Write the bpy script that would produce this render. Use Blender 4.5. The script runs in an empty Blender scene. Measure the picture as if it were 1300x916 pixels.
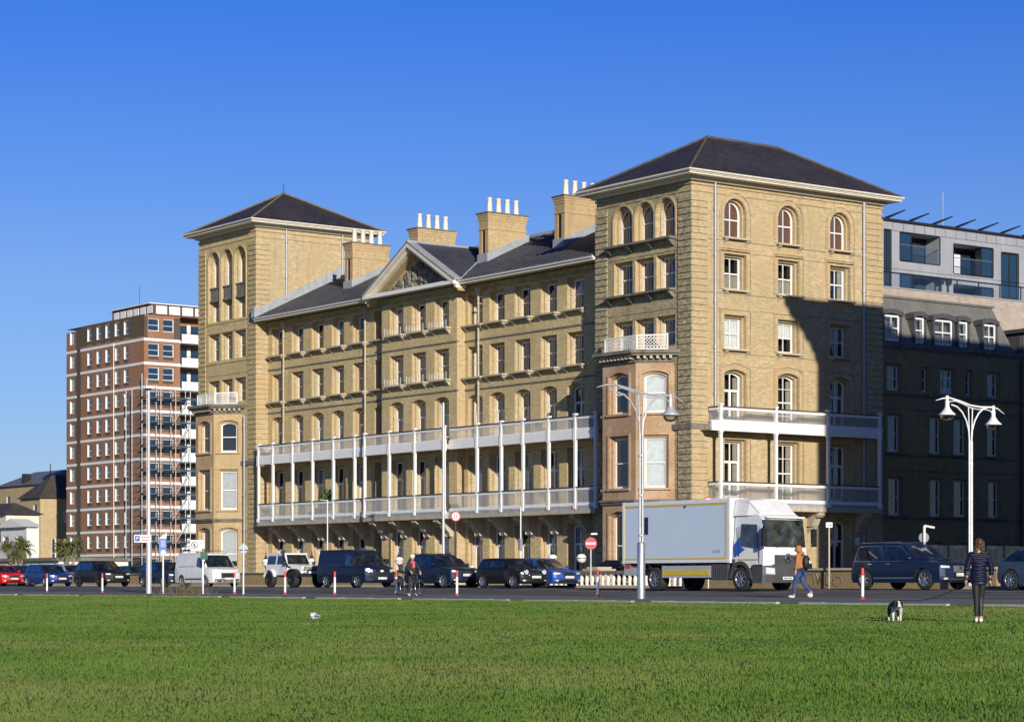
import bpy, bmesh, math, random
import numpy as np
from mathutils import Vector, Matrix
R = math.radians
rnd = random.Random(7)
SC = bpy.context.scene
COL = SC.collection

# ------------------------------------------------------------------ helpers
class MB:
    """collects faces for ONE mesh object"""
    def __init__(s):
        s.v = []; s.f = []; s.m = []; s.sm = []
    def add(s, vs, fs, m=0, smooth=False):
        o = len(s.v); s.v += [tuple(p) for p in vs]
        for f in fs:
            s.f.append([o + i for i in f]); s.m.append(m); s.sm.append(smooth)
    def box(s, x0, x1, y0, y1, z0, z1, m=0):
        v = [(x0,y0,z0),(x1,y0,z0),(x1,y1,z0),(x0,y1,z0),(x0,y0,z1),(x1,y0,z1),(x1,y1,z1),(x0,y1,z1)]
        s.add(v, [(0,3,2,1),(4,5,6,7),(0,1,5,4),(1,2,6,5),(2,3,7,6),(3,0,4,7)], m)
    def obox(s, c, ax, ay, az, m=0):
        """box with centre c and half-axis vectors"""
        c = Vector(c); ax = Vector(ax); ay = Vector(ay); az = Vector(az)
        v = [c+sx*ax+sy*ay+sz*az for sz in (-1,1) for sx,sy in ((-1,-1),(1,-1),(1,1),(-1,1))]
        s.add(v, [(0,3,2,1),(4,5,6,7),(0,1,5,4),(1,2,6,5),(2,3,7,6),(3,0,4,7)], m)
    def poly(s, pts, m=0): s.add(pts, [list(range(len(pts)))], m)
    def prism(s, pts, vec, m=0, smooth=False):
        n = len(pts); vec = Vector(vec)
        v = [Vector(p) for p in pts] + [Vector(p)+vec for p in pts]
        s.add(v, [list(range(n))[::-1], [n+i for i in range(n)]], m)
        s.add(v, [(i,(i+1)%n,n+(i+1)%n,n+i) for i in range(n)], m, smooth)
    def tube(s, pts, r, n=8, m=0, cap=True, smooth=True):
        pts = [Vector(p) for p in pts]
        rr = r if isinstance(r, (list, tuple)) else [r]*len(pts)
        rings = []
        for i, p in enumerate(pts):
            d = (pts[min(i+1,len(pts)-1)] - pts[max(i-1,0)])
            if d.length < 1e-9: d = Vector((0,0,1))
            d.normalize()
            a = d.cross(Vector((0,0,1)))
            if a.length < .05: a = d.cross(Vector((0,1,0)))
            a.normalize(); b = d.cross(a)
            rings.append([p + rr[i]*(math.cos(2*math.pi*k/n)*a + math.sin(2*math.pi*k/n)*b) for k in range(n)])
        v = [q for g in rings for q in g]
        f = [(i*n+k, i*n+(k+1)%n, (i+1)*n+(k+1)%n, (i+1)*n+k) for i in range(len(pts)-1) for k in range(n)]
        s.add(v, f, m, smooth)
        if cap: s.add(v, [list(range(n))[::-1], [len(v)-n+k for k in range(n)]], m)
    def lathe(s, prof, c=(0,0,0), n=16, m=0, axis='z', smooth=True):
        v = []
        for r, h in prof:
            for k in range(n):
                a = 2*math.pi*k/n; p, q = r*math.cos(a), r*math.sin(a)
                w = (p,q,h) if axis == 'z' else ((p,h,q) if axis == 'y' else (h,p,q))
                v.append((c[0]+w[0], c[1]+w[1], c[2]+w[2]))
        f = [(i*n+k, i*n+(k+1)%n, (i+1)*n+(k+1)%n, (i+1)*n+k) for i in range(len(prof)-1) for k in range(n)]
        s.add(v, f, m, smooth)
    def sphere(s, c, r, m=0, n=14, sc=(1,1,1)):
        prof = [(max(1e-4, math.sin(math.pi*i/n)), -math.cos(math.pi*i/n)) for i in range(n+1)]
        o = len(s.v); s.lathe(prof, n=n+2, m=m)
        for i in range(o, len(s.v)):
            p = s.v[i]; s.v[i] = (c[0]+p[0]*r*sc[0], c[1]+p[1]*r*sc[1], c[2]+p[2]*r*sc[2])
    def mesh(s, name, mats):
        me = bpy.data.meshes.new(name)
        me.from_pydata(s.v, [], s.f)
        for m in (mats if isinstance(mats, (list, tuple)) else [mats]): me.materials.append(m)
        me.polygons.foreach_set('material_index', s.m)
        me.polygons.foreach_set('use_smooth', s.sm)
        me.update()
        return me
    def build(s, name, mats, parent=None, world=True, loc=None):
        return put(s.mesh(name, mats), name, parent, loc, world)

def put(me, name, parent=None, loc=None, world=True, rz=0):
    o = bpy.data.objects.new(name, me); COL.objects.link(o)
    if parent is not None:
        o.parent = parent
        if world and loc is None: o.location = -root_loc(parent)
    if loc is not None: o.location = loc
    if rz: o.rotation_euler[2] = rz
    return o
def root_loc(o):
    """summed location of a chain of unrotated parents"""
    l = Vector(o.location)
    while o.parent: o = o.parent; l += Vector(o.location)
    return l
def tag(o, label=None, cat=None, group=None, kind=None):
    if label: o['label'] = label
    if cat: o['category'] = cat
    if group: o['group'] = group
    if kind: o['kind'] = kind
    return o
def thing(name, label, cat, loc=(0,0,0), rz=0, group=None):
    o = bpy.data.objects.new(name, None); COL.objects.link(o)
    o.location = loc; o.rotation_euler[2] = rz; o.empty_display_size = .3
    return tag(o, label, cat, group)
def kids(o): return [c for c in bpy.data.objects if c.parent == o]
def copy_tree(o, parent=None):
    c = o.copy(); COL.objects.link(c)
    if parent is not None: c.parent = parent
    for ch in kids(o): copy_tree(ch, c)
    return c

# ------------------------------------------------------------------ materials
class NT:
    def __init__(s, name):
        s.mat = bpy.data.materials.new(name); s.mat.use_nodes = True
        s.t = s.mat.node_tree; s.t.nodes.clear()
        s.out = s.n('ShaderNodeOutputMaterial')
    def n(s, t, **k):
        nd = s.t.nodes.new(t)
        for a, b in k.items():
            if a.startswith('i_'): nd.inputs[a[2:].replace('_', ' ')].default_value = b
            else: setattr(nd, a, b)
        return nd
    def l(s, a, b): s.t.links.new(a, b)
    def coord(s, scale=(1,1,1)):
        tc = s.n('ShaderNodeTexCoord'); mp = s.n('ShaderNodeMapping'); mp.inputs['Scale'].default_value = scale
        s.l(tc.outputs['Object'], mp.inputs['Vector']); return mp.outputs['Vector']
    def noise(s, vec, scale, detail=4, rough=.55):
        nd = s.n('ShaderNodeTexNoise'); nd.inputs['Scale'].default_value = scale
        nd.inputs['Detail'].default_value = detail; nd.inputs['Roughness'].default_value = rough
        s.l(vec, nd.inputs['Vector']); return nd.outputs['Fac']
    def ramp(s, fac, stops):
        r = s.n('ShaderNodeValToRGB'); e = r.color_ramp.elements
        while len(e) > 1: e.remove(e[-1])
        e[0].position = stops[0][0]; e[0].color = (*stops[0][1], 1)
        for p, c in stops[1:]:
            q = e.new(p); q.color = (*c, 1)
        s.l(fac, r.inputs['Fac']); return r.outputs['Color']
    def mix(s, fac, a, b, mode='MIX'):
        m = s.n('ShaderNodeMix', data_type='RGBA', blend_type=mode)
        for sock, val in ((m.inputs[0], fac), (m.inputs[6], a), (m.inputs[7], b)):
            if isinstance(val, (int, float)): sock.default_value = val
            elif isinstance(val, tuple): sock.default_value = (*val, 1)
            else: s.l(val, sock)
        return m.outputs[2]
    def bump(s, h, strength=.3, dist=.02):
        b = s.n('ShaderNodeBump'); b.inputs['Strength'].default_value = strength; b.inputs['Distance'].default_value = dist
        s.l(h, b.inputs['Height']); return b.outputs['Normal']
    def pbr(s, col, rough=.7, metal=0, normal=None, **k):
        p = s.n('ShaderNodeBsdfPrincipled')
        if isinstance(col, tuple): p.inputs['Base Color'].default_value = (*col, 1)
        else: s.l(col, p.inputs['Base Color'])
        if isinstance(rough, (int, float)): p.inputs['Roughness'].default_value = rough
        else: s.l(rough, p.inputs['Roughness'])
        p.inputs['Metallic'].default_value = metal
        if normal is not None: s.l(normal, p.inputs['Normal'])
        for a, b in k.items(): p.inputs[a.replace('_', ' ')].default_value = b
        s.l(p.outputs[0], s.out.inputs['Surface']); return s.mat

def mottled(name, c1, c2, scale=3, rough=.75, bump=.15, metal=0, streak=0, **k):
    t = NT(name); v = t.coord()
    a = t.noise(v, scale, 6)
    col = t.ramp(a, [(.3, c1), (.7, c2)])
    if streak:
        b = t.noise(t.coord((3, 3, .25)), 2.2, 5)
        col = t.mix(t.ramp(b, [(.45, (0,0,0)), (.75, (streak,)*3)]), col, tuple(x*.45 for x in c1))
    return t.pbr(col, rough, metal, t.bump(t.noise(v, scale*9, 3), bump) if bump else None, **k)
def plain(name, c, rough=.6, metal=0, **k):
    """slightly uneven paint / plastic / cloth"""
    t = NT(name); v = t.coord()
    col = t.ramp(t.noise(v, 5, 4), [(.3, tuple(x*.88 for x in c)), (.7, tuple(min(1, x*1.08) for x in c))])
    return t.pbr(col, rough, metal, **k)
def brick(name, c1, c2, mortar, stain, stain_amt=.6, w=.225, h=.075, patch=None, scl=.22):
    t = NT(name)
    tc = t.n('ShaderNodeTexCoord'); sp = t.n('ShaderNodeSeparateXYZ'); t.l(tc.outputs['Object'], sp.inputs[0])
    ad = t.n('ShaderNodeMath', operation='ADD'); t.l(sp.outputs[0], ad.inputs[0]); t.l(sp.outputs[1], ad.inputs[1])
    cb = t.n('ShaderNodeCombineXYZ'); t.l(ad.outputs[0], cb.inputs[0]); t.l(sp.outputs[2], cb.inputs[1])
    br = t.n('ShaderNodeTexBrick'); t.l(cb.outputs[0], br.inputs['Vector'])
    br.inputs['Scale'].default_value = 1; br.inputs['Brick Width'].default_value = w; br.inputs['Row Height'].default_value = h
    br.inputs['Mortar Size'].default_value = .006; br.inputs['Mortar Smooth'].default_value = .3; br.inputs['Bias'].default_value = 0
    br.inputs['Color1'].default_value = (*c1, 1); br.inputs['Color2'].default_value = (*c2, 1); br.inputs['Mortar'].default_value = (*mortar, 1)
    o = tc.outputs['Object']
    col = br.outputs['Color']
    fine = t.noise(o, 1.9, 6, .7)
    col = t.mix(t.ramp(fine, [(.35, (0,0,0)), (.72, (.55,)*3)]), col, tuple(x*.62 for x in c1))
    if patch:
        pn = t.noise(o, .55, 5, .6)
        col = t.mix(t.ramp(pn, [(.5, (0,0,0)), (.6, (.75,)*3)]), col, patch)
    big = t.noise(o, scl, 5, .6)
    col = t.mix(t.ramp(big, [(.42, (0,0,0)), (.68, (stain_amt,)*3)]), col, stain)
    st = t.noise(t.coord((2.2, 2.2, .16)), 1.5, 5, .6)
    col = t.mix(t.ramp(st, [(.55, (0,0,0)), (.78, (.5,)*3)]), col, tuple(x*.5 for x in stain))
    return t.pbr(col, .88, 0, t.bump(br.outputs['Fac'], .35, .008))
def glass(name, tint=(.90,.93,.93), ior=2.1):
    t = NT(name)
    fr = t.n('ShaderNodeFresnel'); fr.inputs['IOR'].default_value = ior
    tr = t.n('ShaderNodeBsdfTransparent'); tr.inputs['Color'].default_value = (*tint, 1)
    gl = t.n('ShaderNodeBsdfGlossy'); gl.inputs['Roughness'].default_value = .015
    v = t.coord(); bp = t.bump(t.noise(v, 1.1, 2), .09, .05); t.l(bp, gl.inputs['Normal'])
    mx = t.n('ShaderNodeMixShader'); t.l(fr.outputs[0], mx.inputs[0]); t.l(tr.outputs[0], mx.inputs[1]); t.l(gl.outputs[0], mx.inputs[2])
    t.l(mx.outputs[0], t.out.inputs['Surface']); return t.mat
def paint(name, c, rough=.3, metal=0):
    t = NT(name); v = t.coord()
    col = t.ramp(t.noise(v, 2.5, 5), [(.25, tuple(x*.9 for x in c)), (.75, tuple(min(1, x*1.06) for x in c))])
    d = t.n('ShaderNodeMath', operation='MULTIPLY_ADD'); t.l(t.noise(v, 4, 6), d.inputs[0]); d.inputs[1].default_value = .16; d.inputs[2].default_value = rough+.1
    return t.pbr(col, d.outputs[0], metal, Coat_Weight=.32, Coat_Roughness=.04, Specular_IOR_Level=.2)

M = {}
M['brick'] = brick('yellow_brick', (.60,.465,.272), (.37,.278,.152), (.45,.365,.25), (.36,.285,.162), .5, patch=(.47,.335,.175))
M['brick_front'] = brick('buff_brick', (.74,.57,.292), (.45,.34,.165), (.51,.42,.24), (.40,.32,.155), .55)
M['brick_dirty'] = brick('weathered_brick', (.60,.50,.29), (.25,.205,.115), (.38,.32,.19), (.25,.21,.11), .7)
def quoin_mat(name, c1, c2):
    t = NT(name); v = t.coord()
    n1 = t.noise(t.coord((1, 1, 2.2)), 3.2, 6, .8); col = t.ramp(n1, [(.36, c2), (.52, tuple((a+b)/2 for a, b in zip(c1, c2))), (.66, c1)])
    return t.pbr(col, .9, 0, t.bump(n1, .8, .05))
M['quoin_dark'] = quoin_mat('rock_faced_quoin', (.60,.51,.32), (.15,.125,.075))
M['quoin'] = quoin_mat('buff_quoin', (.62,.49,.26), (.30,.235,.115))
M['brick_warm'] = brick('warm_brick', (.56,.415,.22), (.39,.275,.14), (.50,.40,.26), (.40,.285,.145), .6, patch=(.51,.35,.19))
M['brick_orange'] = brick('orange_brick', (.50,.32,.18), (.33,.19,.105), (.48,.39,.29), (.31,.205,.12), .55, patch=(.52,.385,.26), scl=.5)
M['brick_dark'] = brick('brown_brick', (.40,.29,.135), (.27,.19,.09), (.30,.235,.135), (.23,.17,.08), .6)
M['brick_red'] = brick('red_brick', (.42,.185,.095), (.25,.11,.06), (.34,.24,.17), (.21,.115,.07), .45)
M['brick_umber'] = brick('umber_brick', (.125,.083,.055), (.09,.06,.042), (.14,.11,.085), (.07,.05,.038), .4)
M['stone'] = mottled('stone', (.42,.36,.26), (.52,.45,.34), 2.5, .8, .2, streak=.5)
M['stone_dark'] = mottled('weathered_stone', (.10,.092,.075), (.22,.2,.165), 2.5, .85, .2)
M['reveal'] = mottled('rendered_reveal', (.60,.45,.26), (.66,.51,.31), 1.5, .85, .1)
M['white'] = mottled('white_paint', (.76,.76,.74), (.82,.82,.80), 2, .5, .05, streak=.12)
M['ironwork'] = plain('white_ironwork', (.52,.53,.54), .5)
M['cream'] = mottled('cream_paint', (.68,.62,.50), (.76,.71,.60), 2, .5, .05, streak=.25)
M['lead'] = mottled('lead_flashing', (.26,.28,.30), (.36,.38,.41), 2.5, .55, .1)
M['slate'] = mottled('slate', (.034,.03,.036), (.075,.068,.072), 2.2, .62, .25)
M['dark'] = plain('dark_interior', (.018,.017,.016), .9)
M['black'] = plain('black_metal', (.018,.018,.02), .4)
M['rubber'] = plain('rubber', (.022,.022,.023), .8)
M['steel'] = plain('galvanised_steel', (.52,.54,.56), .38, .75)
M['silver'] = plain('silver_alloy', (.55,.56,.58), .3, .9)
M['chrome'] = plain('chrome', (.75,.76,.78), .12, 1)
M['greyplastic'] = plain('grey_plastic', (.06,.062,.066), .55)
M['glass'] = glass('window_glass')
M['carglass'] = glass('car_glass', (.22,.26,.27), 1.7)
M['curtain'] = mottled('curtain', (.30,.27,.23), (.42,.38,.33), 6, .9, .1)
M['blind'] = plain('white_blind', (.72,.73,.74), .8)
M['board'] = mottled('brown_board', (.16,.065,.03), (.22,.095,.045), 4, .6, .1)
M['lamp'] = plain('headlamp_lens', (.75,.77,.8), .12, .3, Coat_Weight=1)
M['red'] = plain('red_plastic', (.62,.05,.035), .5)
M['plate'] = plain('number_plate', (.80,.80,.78), .4)
M['yellow'] = plain('yellow_tape', (.62,.44,.03), .45)
M['blue'] = plain('blue_sign_face', (.02,.10,.46), .45)
M['green'] = plain('green_sign_face', (.012,.10,.06), .45)
M['signred'] = plain('red_sign_face', (.66,.03,.035), .45)
M['signback'] = plain('grey_sign_back', (.36,.38,.41), .5, .4)
M['skin'] = plain('skin', (.50,.29,.20), .6)
# ------------------------------------------------------------------ world, sun, camera
SUN_AZ, SUN_EL = R(-21.5), R(16)
sd = Vector((math.cos(SUN_EL)*math.cos(SUN_AZ), math.cos(SUN_EL)*math.sin(SUN_AZ), math.sin(SUN_EL)))
w = bpy.data.worlds.new('World'); SC.world = w; w.use_nodes = True
nt = w.node_tree; sky = nt.nodes.new('ShaderNodeTexSky'); sky.sky_type = 'NISHITA'; sky.sun_disc = False
sky.sun_elevation = SUN_EL; sky.sun_rotation = math.pi/2 - SUN_AZ
sky.altitude = 0; sky.air_density = 1.0; sky.dust_density = .15; sky.ozone_density = 4.5
bg = nt.nodes['Background']; bg.inputs['Strength'].default_value = .078
tint = nt.nodes.new('ShaderNodeMix'); tint.data_type = 'RGBA'; tint.blend_type = 'MULTIPLY'; tint.inputs[0].default_value = 1
# crisp winter blue, deepening with height
tcw = nt.nodes.new('ShaderNodeTexCoord'); spw = nt.nodes.new('ShaderNodeSeparateXYZ'); nt.links.new(tcw.outputs['Generated'], spw.inputs[0])
mrw = nt.nodes.new('ShaderNodeMapRange'); mrw.inputs[1].default_value = .13; mrw.inputs[2].default_value = .27; nt.links.new(spw.outputs[2], mrw.inputs[0])
hue = nt.nodes.new('ShaderNodeMix'); hue.data_type = 'RGBA'; hue.inputs[6].default_value = (.84,.90,1.30,1); hue.inputs[7].default_value = (.24,.66,1.50,1)
nt.links.new(mrw.outputs[0], hue.inputs[0])
mr2 = nt.nodes.new('ShaderNodeMapRange'); mr2.inputs[1].default_value = .27; mr2.inputs[2].default_value = .55; nt.links.new(spw.outputs[2], mr2.inputs[0])
hu2 = nt.nodes.new('ShaderNodeMix'); hu2.data_type = 'RGBA'; hu2.inputs[7].default_value = (.16,.34,.72,1)
nt.links.new(mr2.outputs[0], hu2.inputs[0]); nt.links.new(hue.outputs[2], hu2.inputs[6]); nt.links.new(hu2.outputs[2], tint.inputs[7])
nt.links.new(sky.outputs[0], tint.inputs[6]); nt.links.new(tint.outputs[2], bg.inputs['Color'])
sl = bpy.data.lights.new('sun', 'SUN'); sl.energy = 5.0; sl.angle = R(.53); sl.color = (1, .93, .80)
so = bpy.data.objects.new('sun', sl); COL.objects.link(so)
so.rotation_euler = sd.to_track_quat('Z', 'Y').to_euler(); so.location = sd*200
cam = bpy.data.cameras.new('camera'); co = bpy.data.objects.new('camera', cam); COL.objects.link(co)
co.location = (89.6, -77.3, .30)
FW = Vector((-.806, .592, 0)).normalized(); RT = Vector((.592, .806, 0)).normalized()
co.rotation_euler = (-FW).to_track_quat('Z', 'Y').to_euler()
cam.sensor_width = 36; cam.lens = 36*2900/1300; cam.shift_y = 280/1300; cam.clip_end = 4000; cam.clip_start = .5
SC.camera = co
vs = SC.view_settings; vs.view_transform = 'Standard'; vs.look = 'None'; vs.exposure = .12; vs.gamma = 1

# ------------------------------------------------------------------ ground
GP = [(-900,-1.6),(-150,-1.2),(-77.3,-.8),(-57.3,-.65),(-42.3,-.53),(-29.3,-.37),(-24.3,-.27),(-13.3,0),(1500,0)]
def gz(y):
    for (a,b),(c,d) in zip(GP, GP[1:]):
        if a <= y <= c: return b+(d-b)*(y-a)/(c-a)
    return 0
def strip(name, x0, x1, y0, y1, dz, mat, label=None):
    ys = sorted({y0, y1} | {y for y,_ in GP if y0 < y < y1})
    b = MB()
    for a, c in zip(ys, ys[1:]):
        b.poly([(x0,a,gz(a)+dz),(x1,a,gz(a)+dz),(x1,c,gz(c)+dz),(x0,c,gz(c)+dz)])
    return tag(b.build(name, mat), label, kind='structure')
def grass_mat(name, dark, mid, lite):
    t = NT(name); tc = t.n('ShaderNodeNewGeometry'); v = tc.outputs['Position']
    col = t.ramp(t.noise(v, .35, 5, .6), [(.3, dark), (.5, mid), (.72, lite)])
    worn = t.noise(v, .11, 6, .65)
    col = t.mix(t.ramp(worn, [(.5, (0,0,0)), (.68, (.75,)*3)]), col, (lite[0]*1.15, lite[1]*.98, lite[2]*1.25))
    f = t.noise(v, 7, 4, .7)
    col = t.mix(t.ramp(f, [(.4, (0,0,0)), (.78, (.4,)*3)]), col, tuple(x*.55 for x in dark))
    p = t.n('ShaderNodeBsdfPrincipled'); t.l(col, p.inputs['Base Color']); p.inputs['Roughness'].default_value = .75
    p.inputs['Specular IOR Level'].default_value = .2
    tl = t.n('ShaderNodeBsdfTranslucent'); t.l(col, tl.inputs['Color'])
    mx = t.n('ShaderNodeMixShader'); mx.inputs[0].default_value = .3
    t.l(p.outputs[0], mx.inputs[1]); t.l(tl.outputs[0], mx.inputs[2]); t.l(mx.outputs[0], t.out.inputs['Surface'])
    return t.mat
M['soil'] = grass_mat('turf', (.08,.15,.022), (.115,.19,.03), (.16,.21,.05))
M['blade'] = grass_mat('grass_blade', (.085,.165,.024), (.125,.215,.034), (.19,.25,.06))
M['asphalt'] = mottled('asphalt', (.055,.056,.062), (.085,.086,.093), 1.2, .8, .3)
M['path'] = mottled('path_asphalt', (.10,.10,.104), (.145,.144,.146), 1.4, .85, .3)
M['concrete'] = mottled('concrete', (.34,.33,.31), (.45,.44,.41), 2, .85, .2)
M['roadpaint'] = mottled('road_paint', (.50,.50,.49), (.68,.68,.66), 5, .7, .1)
strip('ground', -1400, 900, -900, 1500, -.01, M['soil'])
strip('seafront_road', -900, 500, -24.4, -9.4, .008, M['asphalt'])
strip('cycle_path', -900, 500, -29.2, -24.4, .010, M['path'])
strip('pavement', -900, 8, -9.25, -7.2, .13, M['concrete'])
strip('pavement', 27, 500, -9.25, -5, .13, M['concrete'])
strip('forecourt', -53, 5, -6.8, 14, .05, M['path'])
strip('side_road', 9, 26, -9.4, 300, .006, M['asphalt'])
b = MB(); b.box(-900,8,-9.4,-9.25,-.05,.135); b.box(27,500,-9.4,-9.25,-.05,.135)
tag(b.build('kerb', M['stone']), kind='structure')
b = MB()
for a in range(-400, 200, 1):
    x0 = a*1.0; z = gz(-29.28)
    if a % 7 == 3: continue
    b.box(x0, x0+.985, -29.36, -29.2, z-.1, z+.045+.012*((a*37)%5)/5)
tag(b.build('path_edging', M['concrete']), kind='structure')
strip('cycle_lane_line', -400, 300, -24.52, -24.36, .018, M['roadpaint'])
b = MB()
for k in range(-60, 40):
    x0 = k*6.0; b.poly([(x0,-17.75,gz(-17.75)+.016),(x0+4,-17.75,gz(-17.75)+.016),(x0+4,-17.6,gz(-17.6)+.016),(x0,-17.6,gz(-17.6)+.016)])
tag(b.build('lane_line', M['roadpaint']), kind='structure')
b = MB(); b.poly([(-400,-15.45,gz(-15.45)+.016),(300,-15.45,gz(-15.45)+.016),(300,-15.3,gz(-15.3)+.016),(-400,-15.3,gz(-15.3)+.016)])
tag(b.build('bus_lane_line', M['roadpaint']), kind='structure')

# mended tarmac, gullies and a manhole on the carriageway
rp = random.Random(21); M['patch'] = mottled('tarmac_patch', (.030,.031,.035), (.045,.046,.05), 1.5, .85, .3); M['patch_pale'] = mottled('worn_tarmac', (.11,.11,.112), (.15,.148,.146), 1.5, .85, .3)
b = MB(); c_ = MB()
for k in range(46):
    x = rp.uniform(-60, 60); y = rp.uniform(-24, -12); L_, W_2 = rp.uniform(1.5, 9), rp.uniform(.25, 1.1)
    q = (b if k % 2 else c_); z = lambda yy: gz(yy)+.0125+.0002*k/10
    q.poly([(x,y,z(y)),(x+L_,y+rp.uniform(-.06,.06),z(y)),(x+L_,y+W_2,z(y+W_2)),(x,y+W_2,z(y+W_2))])
tag(b.build('road_patches', M['patch']), kind='structure'); tag(c_.build('road_worn_patches', M['patch_pale']), kind='structure')
# grass blades over the part of the lawn the photograph shows
def grass():
    rs = np.random.RandomState(3)
    N = 760000
    d = 15 + (122-15)*rs.rand(N)**1.55
    lat = (rs.rand(N)*2-1)*(.27*d+1.5)
    px = 89.6 + FW.x*d + RT.x*lat; py = -77.3 + FW.y*d + RT.y*lat
    # clumps
    k = (np.sin(px*3.1+np.sin(py*2.3)*2)+np.sin(py*3.7+np.sin(px*1.9)*2))*.25+.5
    keep = (py < -29.4) & (rs.rand(N) < .45+.6*k)
    edge = (py >= -29.7) & (py < -29.25) & (rs.rand(N) < .5); keep |= edge
    px, py, d = px[keep], py[keep], d[keep]; n = len(px)
    gy = np.interp(py, [a for a,_ in GP], [c for _,c in GP])
    big = np.sin(px*.55+1)*np.sin(py*.43)+np.sin(px*.21-py*.3)
    h = (.011+.020*rs.rand(n))*(1+.22*big)
    # taller tuft at the foot of the signposts
    tall = np.exp(-(((px+4.5)/5.0)**2+((py+29.6)/1.2)**2)); h = h*(1+2.2*tall)
    tl = rs.rand(n) < .01; h[tl] *= 2.0
    a = rs.rand(n)*6.2832; wd = (.004+.00020*d)*(1+.5*rs.rand(n))
    lean = h*.7*rs.randn(n)*.6; la = rs.rand(n)*6.2832
    V = np.empty((n,3,3), np.float32)
    V[:,0,0] = px-np.cos(a)*wd; V[:,0,1] = py-np.sin(a)*wd; V[:,0,2] = gy-.012
    V[:,1,0] = px+np.cos(a)*wd; V[:,1,1] = py+np.sin(a)*wd; V[:,1,2] = gy-.012
    V[:,2,0] = px+np.cos(la)*lean; V[:,2,1] = py+np.sin(la)*lean; V[:,2,2] = gy+h
    me = bpy.data.meshes.new('grass')
    me.vertices.add(n*3); me.vertices.foreach_set('co', V.reshape(-1))
    me.loops.add(n*3); me.loops.foreach_set('vertex_index', np.arange(n*3, dtype=np.int32))
    me.polygons.add(n); me.polygons.foreach_set('loop_start', np.arange(0, n*3, 3, dtype=np.int32))
    me.update(calc_edges=True); me.materials.append(M['blade'])
    o = put(me, 'grass'); tag(o, 'short green mown grass of the seafront lawn', 'grass', kind='stuff')
grass()
# ------------------------------------------------------------------ facades and windows
class Face:
    """a wall plane: u along it, z up, d into the building"""
    def __init__(s, ox, oy, deg=0):
        a = R(deg); s.o = (ox, oy); s.r = a; s.c, s.s = math.cos(a), math.sin(a)
    def P(s, u, z, d=0): return (s.o[0]+u*s.c-d*s.s, s.o[1]+u*s.s+d*s.c, z)
def outline(u0, u1, z0, z1, kind, ins=0, n=10):
    a, b = u0+ins, u1-ins
    if kind == 'rect': return [(a,z0),(b,z0),(b,z1-ins),(a,z1-ins)]
    c, h = (a+b)/2, (b-a)/2
    if kind == 'round':
        sp = z1-(u1-u0)/2
        arc = [(c+h*math.cos(math.pi*i/n), sp+h*math.sin(math.pi*i/n)) for i in range(n+1)]
    else:
        rise = .13*(u1-u0); sp = z1-rise-ins
        arc = [(c+h*(1-2*i/n), sp+rise*(1-(1-2*i/n)**2)) for i in range(n+1)]
    return [(a,z0),(b,z0)] + arc
def facade(b, F, u0, u1, z0, z1, ops, steps=((0,.22),(.1,.5)), mi=(0,1,2), tunnel=.7):
    us = sorted({u0, u1} | {x for o in ops for x in o[:2]}); zs = sorted({z0, z1} | {x for o in ops for x in o[2:4]})
    for a, c in zip(us, us[1:]):
        col = [o for o in ops if o[0] <= (a+c)/2 <= o[1]]
        run = None
        for e, g in zip(zs, zs[1:]):
            if any(o[2] <= (e+g)/2 <= o[3] for o in col):
                if run: b.poly([F.P(a,run[0]),F.P(c,run[0]),F.P(c,run[1]),F.P(a,run[1])], mi[0]); run = None
            else: run = (run[0], g) if run else (e, g)
        if run: b.poly([F.P(a,run[0]),F.P(c,run[0]),F.P(c,run[1]),F.P(a,run[1])], mi[0])
    for (a, c, e, g, kind) in ops:
        o0 = outline(a, c, e, g, kind)
        if kind != 'rect':
            arc = o0[2:]
            for p, q in zip(arc, arc[1:]):
                b.poly([F.P(*p), F.P(p[0],g), F.P(q[0],g), F.P(*q)][::-1], mi[0])
            # jamb slivers between the arch spring and the box top are covered by the fan above
        pd, pi = 0, 0; prev = o0
        for ins, dep in steps:
            cur = outline(a, c, e, g, kind, ins)
            if ins != pi:
                n = len(cur)
                for i in range(n):
                    j = (i+1) % n
                    b.poly([F.P(*prev[i],pd),F.P(*prev[j],pd),F.P(*cur[j],pd),F.P(*cur[i],pd)], mi[1])
            n = len(cur)
            for i in range(n):
                j = (i+1) % n
                b.poly([F.P(*cur[i],pd),F.P(*cur[j],pd),F.P(*cur[j],dep),F.P(*cur[i],dep)], mi[1])
            prev, pd, pi = cur, dep, ins
        n = len(prev)
        for i in range(n):
            j = (i+1) % n
            b.poly([F.P(*prev[i],pd),F.P(*prev[j],pd),F.P(*prev[j],pd+tunnel),F.P(*prev[i],pd+tunnel)], mi[2])
        b.poly([F.P(*p,pd+tunnel) for p in prev], mi[2])
_wc = {}
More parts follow.
